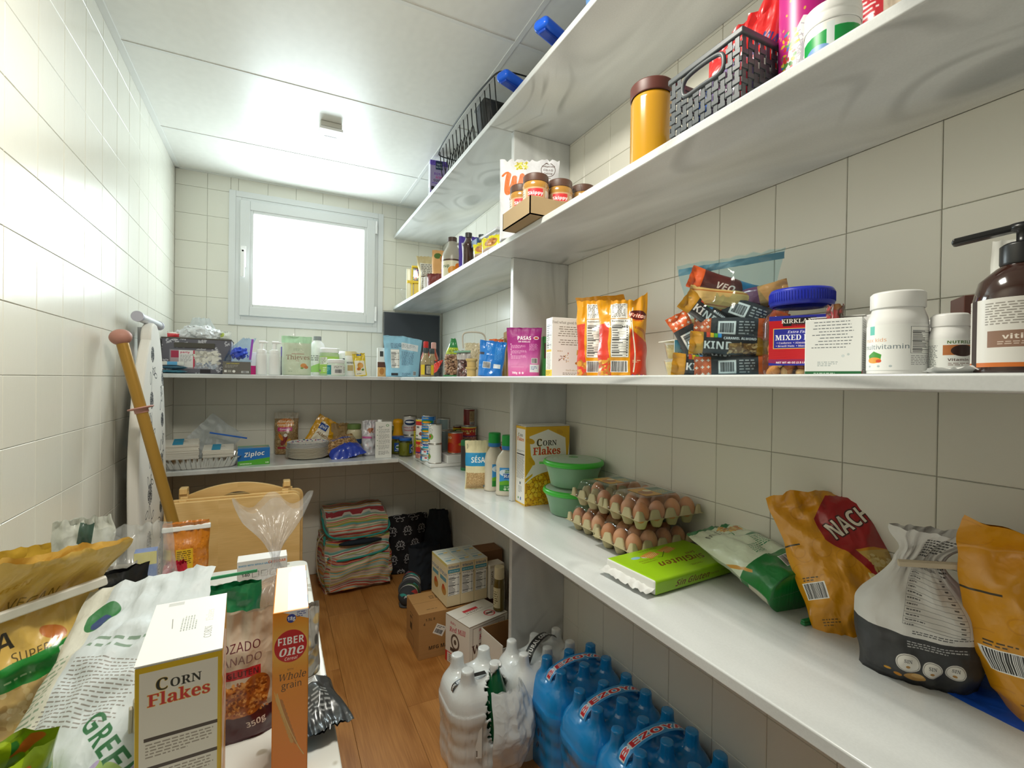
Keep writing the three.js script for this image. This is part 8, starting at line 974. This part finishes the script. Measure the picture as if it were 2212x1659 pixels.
{ const x = -0.125, z = -1.36, t = thing('zip_bag', 'clear zip bag of bread rolls with green seal', 'plastic bag', [x, yk, z], 0.1); part('clear_bag', bagGeo({ w: 0.18, h: 0.115, d: 0.09, stand: true, k: 208, crumple: 0.006, full: (t) => 0.95 - 0.85 * t }), clearFilm, t); part('green_seal', B(0.175, 0.008, 0.004, 0, 0.113, 0, 0.0015), C(0x3aa06a, 0.4), t); for (const [i, a] of [[0, -0.045], [1, 0.0], [2, 0.045]]) solo('bread_roll', ['left', 'middle', 'right'][i] + ' bread roll in the green-sealed zip bag', 'bread roll', new THREE.SphereGeometry(0.03, 20, 14).scale(0.95, 0.75, 1).translate(0, 0.024, 0), M(lin(0.42, 0.26, 0.15), 0.8), [x + a, yk + 0.002, z - 0.003], 0, 'bread rolls'); }
// red foil bag with long clip
{ const t = thing('red_foil_bag', 'crumpled red and pink foil bag closed with a beige clip', 'food bag', [-0.205, yk, -1.34], 0.25); const [g, m] = bagMesh({ w: 0.10, h: 0.17, d: 0.06, k: 211, stand: true, crumple: 0.016, nx: 22, ny: 30, full: (q) => 0.9 - 0.3 * q, wide: (q) => 1.05 - 0.65 * q * q }, [[140, 180, (c, w, h) => { fillAll(c, w, h, '#c4243c'); speck(c, 0, 0, w, 110, 18, ['#d8587a', '#a8142c', '#e890a0'], 16, 9); rect(c, 0, 120, w, 60, '#b8b0a8'); }]]); part('bag_body', g, m, t); const k = part('bag_clip', clipG(0.13), C(0xc8c0ae, 0.5), t); k.position.set(0.0, 0.095, 0.048); k.rotation.set(0.5, 0.1, 0.45); }
{ const t = thing('ochre_bag', 'ochre orange bag closed with a white clip at the far end of the table', 'food bag', [-0.222, yk, -1.615], 0.08); const [g, m] = bagMesh({ w: 0.112, h: 0.192, d: 0.062, k: 213, stand: true, crumple: 0.004, pleat: 0.012, full: (q) => 0.95 * (1 - 0.8 * sm(0.6, 0.92, q)) + 0.2 * sm(0.95, 1, q) }, [[240, 420, (c, w, h) => { fillAll(c, w, h, '#c47410'); speck(c, 0, 100, w, 320, 260, ['#b0640a', '#d4841c'], 5); rect(c, 66, 150, 90, 200, '#d8ac1c'); greek(c, 72, 160, 76, 8, 12, '#6a4a10'); bars(c, 78, 276, 66, 44); rect(c, 0, 150, 40, 60, '#d0a81c'); rect(c, 0, 280, 36, 60, '#e6ddc8'); }]], 'film'); part('bag_body', g, m, t); const k = part('white_clip', B(0.115, 0.014, 0.012, 0, 0.176, 0.004, 0.003), C(0xf2f2f0, 0.35), t); }
carton('small_carton', 'small yellow and blue carton behind the clear bags on the table', 'box', [-0.312, yk, -1.60], 0.1, [0.05, 0.13, 0.04], { f: [60, 150, (c, w, h) => { fillAll(c, w, h, '#2a6ac0'); rect(c, 0, 0, w, 40, '#d8c81c'); rect(c, 0, 104, w, 46, '#e8e6e0'); }] }, '#2a6ac0');
// bags on the left half of the table
bag('zip_bag', 'white and clear bag with lime zip strip against the left wall', 'plastic bag', [-0.395, yk, -1.42], face(-0.39, -1.42, -0.1), { w: 0.16, h: 0.275, d: 0.06, k: 215, stand: true, crumple: 0.010, pleat: 0.012, wide: (t) => 1 - 0.35 * t }, [[200, 340, (c, w, h) => { fillAll(c, w, h, '#cfd2c8'); poly(c, [[90, 14], [140, 20], [120, 90], [80, 70]], '#3a5548'); poly(c, [[92, 74], [100, 80], [60, 340], [46, 340]], '#a8d050'); oval(c, 150, 150, 18, 18, '#b0b4ac'); greek(c, 110, 180, 60, 6, 13, '#9ca098'); }]], 'film');
{ const o = bag('plastic_bag', 'large crumpled clear bag in the middle of the left side of the table', 'plastic bag', [-0.265, yk, -1.27], 0.1, { w: 0.20, h: 0.285, d: 0.10, k: 217, stand: true, nx: 32, ny: 44, crumple: 0.016, pleat: 0.02, wide: (t) => 0.95 - 0.3 * t }, [[8, 8, (c) => fillAll(c, 8, 8, '#fff')]]); o.material = M(lin(0.93, 0.94, 0.94), 0.16, { transmission: 0.85, thickness: 0, ior: 1.4, bumpMap: crinkle, bumpScale: 0.005 }); }
bag('foil_bag', 'silvery see-through bag behind the yellow bag', 'plastic bag', [-0.335, yk, -1.24], 0.35, { w: 0.16, h: 0.21, d: 0.07, k: 218, stand: true, crumple: 0.016 }, [[120, 160, (c, w, h) => { fillAll(c, w, h, '#a9a49a'); speck(c, 0, 0, w, h, 36, ['#d8d4cc', '#8a8478', '#c0b8aa', '#6a6258'], 16, 8); }]]);
bag('cheddar_bag', 'black and white cheddar bag half covered by the clear bag', 'food bag', [-0.292, yk, -1.13], face(-0.29, -1.13, 0.1), { w: 0.15, h: 0.235, d: 0.07, k: 219, stand: true, crumple: 0.012, pleat: 0.014, full: (t) => 0.9 - 0.6 * t }, [[240, 340, (c, w, h) => { fillAll(c, w, h, '#17181a'); poly(c, [[20, 90], [120, 110], [150, 230], [60, 300], [20, 240]], '#dcdcd6'); text(c, 'AMERICA', 180, 80, 30, '#d0c8ac', { rot: -0.2 }); text(c, 'WHITE CHEDDAR', 170, 124, 24, '#d8b88a', { rot: -0.2 }); text(c, 'Smart', 86, 170, 38, '#20222c', { italic: true, rot: -0.2 }); text(c, 'CHEDDAR', 96, 220, 26, '#20222c', { rot: -0.2 }); poly(c, [[60, 100], [80, 120], [56, 130]], '#e0c02a'); }]]);
{ const t = thing('yellow_bag', 'yellow snack bag with green label and white clip on the table, left', 'food bag', [-0.372, yk, -1.055], face(-0.37, -1.055, 0.05)); const [g, m] = bagMesh({ w: 0.215, h: 0.305, d: 0.10, k: 221, stand: true, nx: 28, ny: 44, crumple: 0.012, pleat: 0.018, full: (q) => 0.95 * (1 - 0.85 * sm(0.45, 0.74, q)) + 0.3 * sm(0.78, 1, q), wide: (q) => 0.98 - 0.12 * sm(0.5, 0.8, q), warp: (v, s, q) => { v.x += 0.05 * sm(0.7, 1, q); v.z += 0.02 * sm(0.8, 1, q); } }, [[440, 620, (c, w, h) => { fillAll(c, w, h, '#dcb65c'); rect(c, 0, 350, w, 270, '#cfae72'); speck(c, 0, 350, w, 270, 260, ['#dcc088', '#b8945a', '#e6d0a0'], 12, 8); text(c, 'VEGAN', 240, 150, 44, '#8a6c1c', { bold: false, rot: -0.15 }); text(c, 'GLUTEN', 120, 100, 30, '#c89a2c', { rot: -0.4 }); text(c, 'SUPERF', 250, 300, 34, '#4a3a10', { rot: -0.12, bold: false }); text(c, 'NA', 150, 260, 70, '#2c2410', { rot: -0.12 }); oval(c, 300, 262, 40, 18, '#c8742c', 0.4); c.save(); c.translate(300, 330); c.rotate(-0.2); rect(c, -150, -34, 300, 80, '#1f8a34'); text(c, 'LN', 60, 4, 74, '#eaf0da'); greek(c, -130, 16, 110, 1, 14, '#b8d8a8'); c.restore(); greek(c, 20, 330, 80, 6, 16, '#7a5c1c'); text(c, '4', 60, 470, 70, '#6a4c18', { bold: false }); bars(c, 20, 560, 80, 46, true); }], ], 'film'); part('bag_body', g, m, t); const k = part('white_clip', merge([B(0.235, 0.016, 0.012, 0, 0, 0, 0.003), B(0.05, 0.022, 0.02, -0.11, -0.003, 0.002, 0.005)]), C(0xe9e6de, 0.4), t); k.position.set(-0.01, 0.222, 0.022); k.rotation.z = 0.16; }
bag('yellow_pouch', 'pale yellow pouch with nutrition label behind the yellow bag', 'pouch', [-0.428, yk, -1.175], face(-0.42, -1.17), { w: 0.105, h: 0.285, d: 0.06, k: 223, stand: true, crumple: 0.004 }, [[150, 360, (c, w, h) => { fillAll(c, w, h, '#dcc27a'); rect(c, 0, 0, w, 30, '#d0a838'); rect(c, 10, 96, 100, 200, '#e6e2d8'); text(c, 'Facts', 60, 112, 26, '#222'); greek(c, 14, 130, 92, 10, 16, '#555'); text(c, '90', 70, 162, 26, '#222'); }]], 'soft');
// big white vegetable bag lying across the near left corner
{ const b = bag('vegetable_bag', 'long white bag with green lettering lying across the near left corner', 'food bag', [-0.235, yk + 0.028, -0.70], 0, { w: 0.225, h: 0.415, d: 0.085, k: 225, nx: 28, ny: 46, crumple: 0.009, pleat: 0.012, full: (t) => sm(-0.02, 0.2, t) * (1 - 0.8 * sm(0.55, 1, t)), wide: (t) => 1 - 0.12 * t }, [[420, 780, (c, w, h) => { fillAll(c, w, h, '#c9d2d6'); rect(c, 0, 0, 90, h, '#d8d8cc'); c.save(); c.translate(230, 330); c.rotate(0.25); greek(c, -120, -80, 230, 2, 26, '#7c9484', { th: 10 }); greek(c, -120, -10, 230, 18, 10, '#85817c', { th: 3 }); c.restore(); text(c, 'GREEN', 300, 560, 66, '#2a6a40', { rot: 0.9 }); oval(c, 100, 130, 44, 54, '#3a7a4a', 0.3); oval(c, 104, 150, 26, 30, '#3a4a7a'); speck(c, 240, 600, 180, 180, 40, ['#9ab86a', '#b0a0c8', '#88a878'], 20, 12); greek(c, 16, 260, 60, 14, 16, '#8fa48f', { th: 6 }); }], [40, 40, (c) => fillAll(c, 40, 40, '#aebcc6')]], 'soft'); aim(b, [0.10, 0.50, -0.86], [-0.25, 0.75, 0.6]); }
{ const t = thing('sweets_bag', 'bag of lime and striped green sweets in the near left corner', 'food bag', [-0.315, yk, -0.70], 0.5); const [g, m] = bagMesh({ w: 0.20, h: 0.18, d: 0.12, k: 227, stand: true, crumple: 0.014, full: (q) => 0.95 - 0.3 * q }, [[300, 260, (c, w, h) => { fillAll(c, w, h, '#8aa81c'); for (let i = 0; i < 40; i++) curve(c, rnd() * w, rnd() * h, rnd() * w, rnd() * h, rnd() * w, rnd() * h, rnd() * w, rnd() * h, ['#a8cc14', '#c0dc28', '#3a8a3c', '#d8702c', '#8ab414'][i % 5], 16); }]]); part('bag_body', g, m, t); for (let i = 0; i < 14; i++) { const x = rr(-0.06, 0.06), z = rr(0.03, 0.055), y = rr(0.05, 0.14); part('lime_strip', tube([[x - 0.05, y - 0.02, z], [x - 0.01, y + rr(0, 0.02), z + 0.012], [x + 0.03, y + rr(-0.02, 0.02), z + 0.006], [x + 0.06, y + 0.02, z - 0.01]], 0.005, 16, 6), C([0x9cc814, 0x3f8f3c, 0xb4d820][i % 3], 0.5), t); } const k = part('white_clip', B(0.15, 0.012, 0.014, -0.03, 0.185, 0.04, 0.003), C(0xe9e9e6, 0.4), t); k.rotation.z = 0.4; }
bag('dark_bag', 'black foil bag squeezed between the white bag and the corn flakes box', 'food bag', [-0.192, yk, -0.86], 0.3, { w: 0.10, h: 0.15, d: 0.07, stand: true, k: 229, crumple: 0.014 }, [[100, 140, (c, w, h) => { fillAll(c, w, h, '#1c1b1a'); speck(c, 0, 0, w, h, 18, ['#4a4644', '#8a2a20', '#c8c0b0', '#2a2826'], 12, 6); }]]);
{ const k = solo('bag_clip', 'long beige bag clip standing beside the near corn flakes box', 'bag clip', clipG(0.16), C(0xcfc8b8, 0.5), [-0.163, yk + 0.10, -0.79], 0); k.rotation.set(0.2, 0.3, 1.5); }
renderer.render(scene, camera);
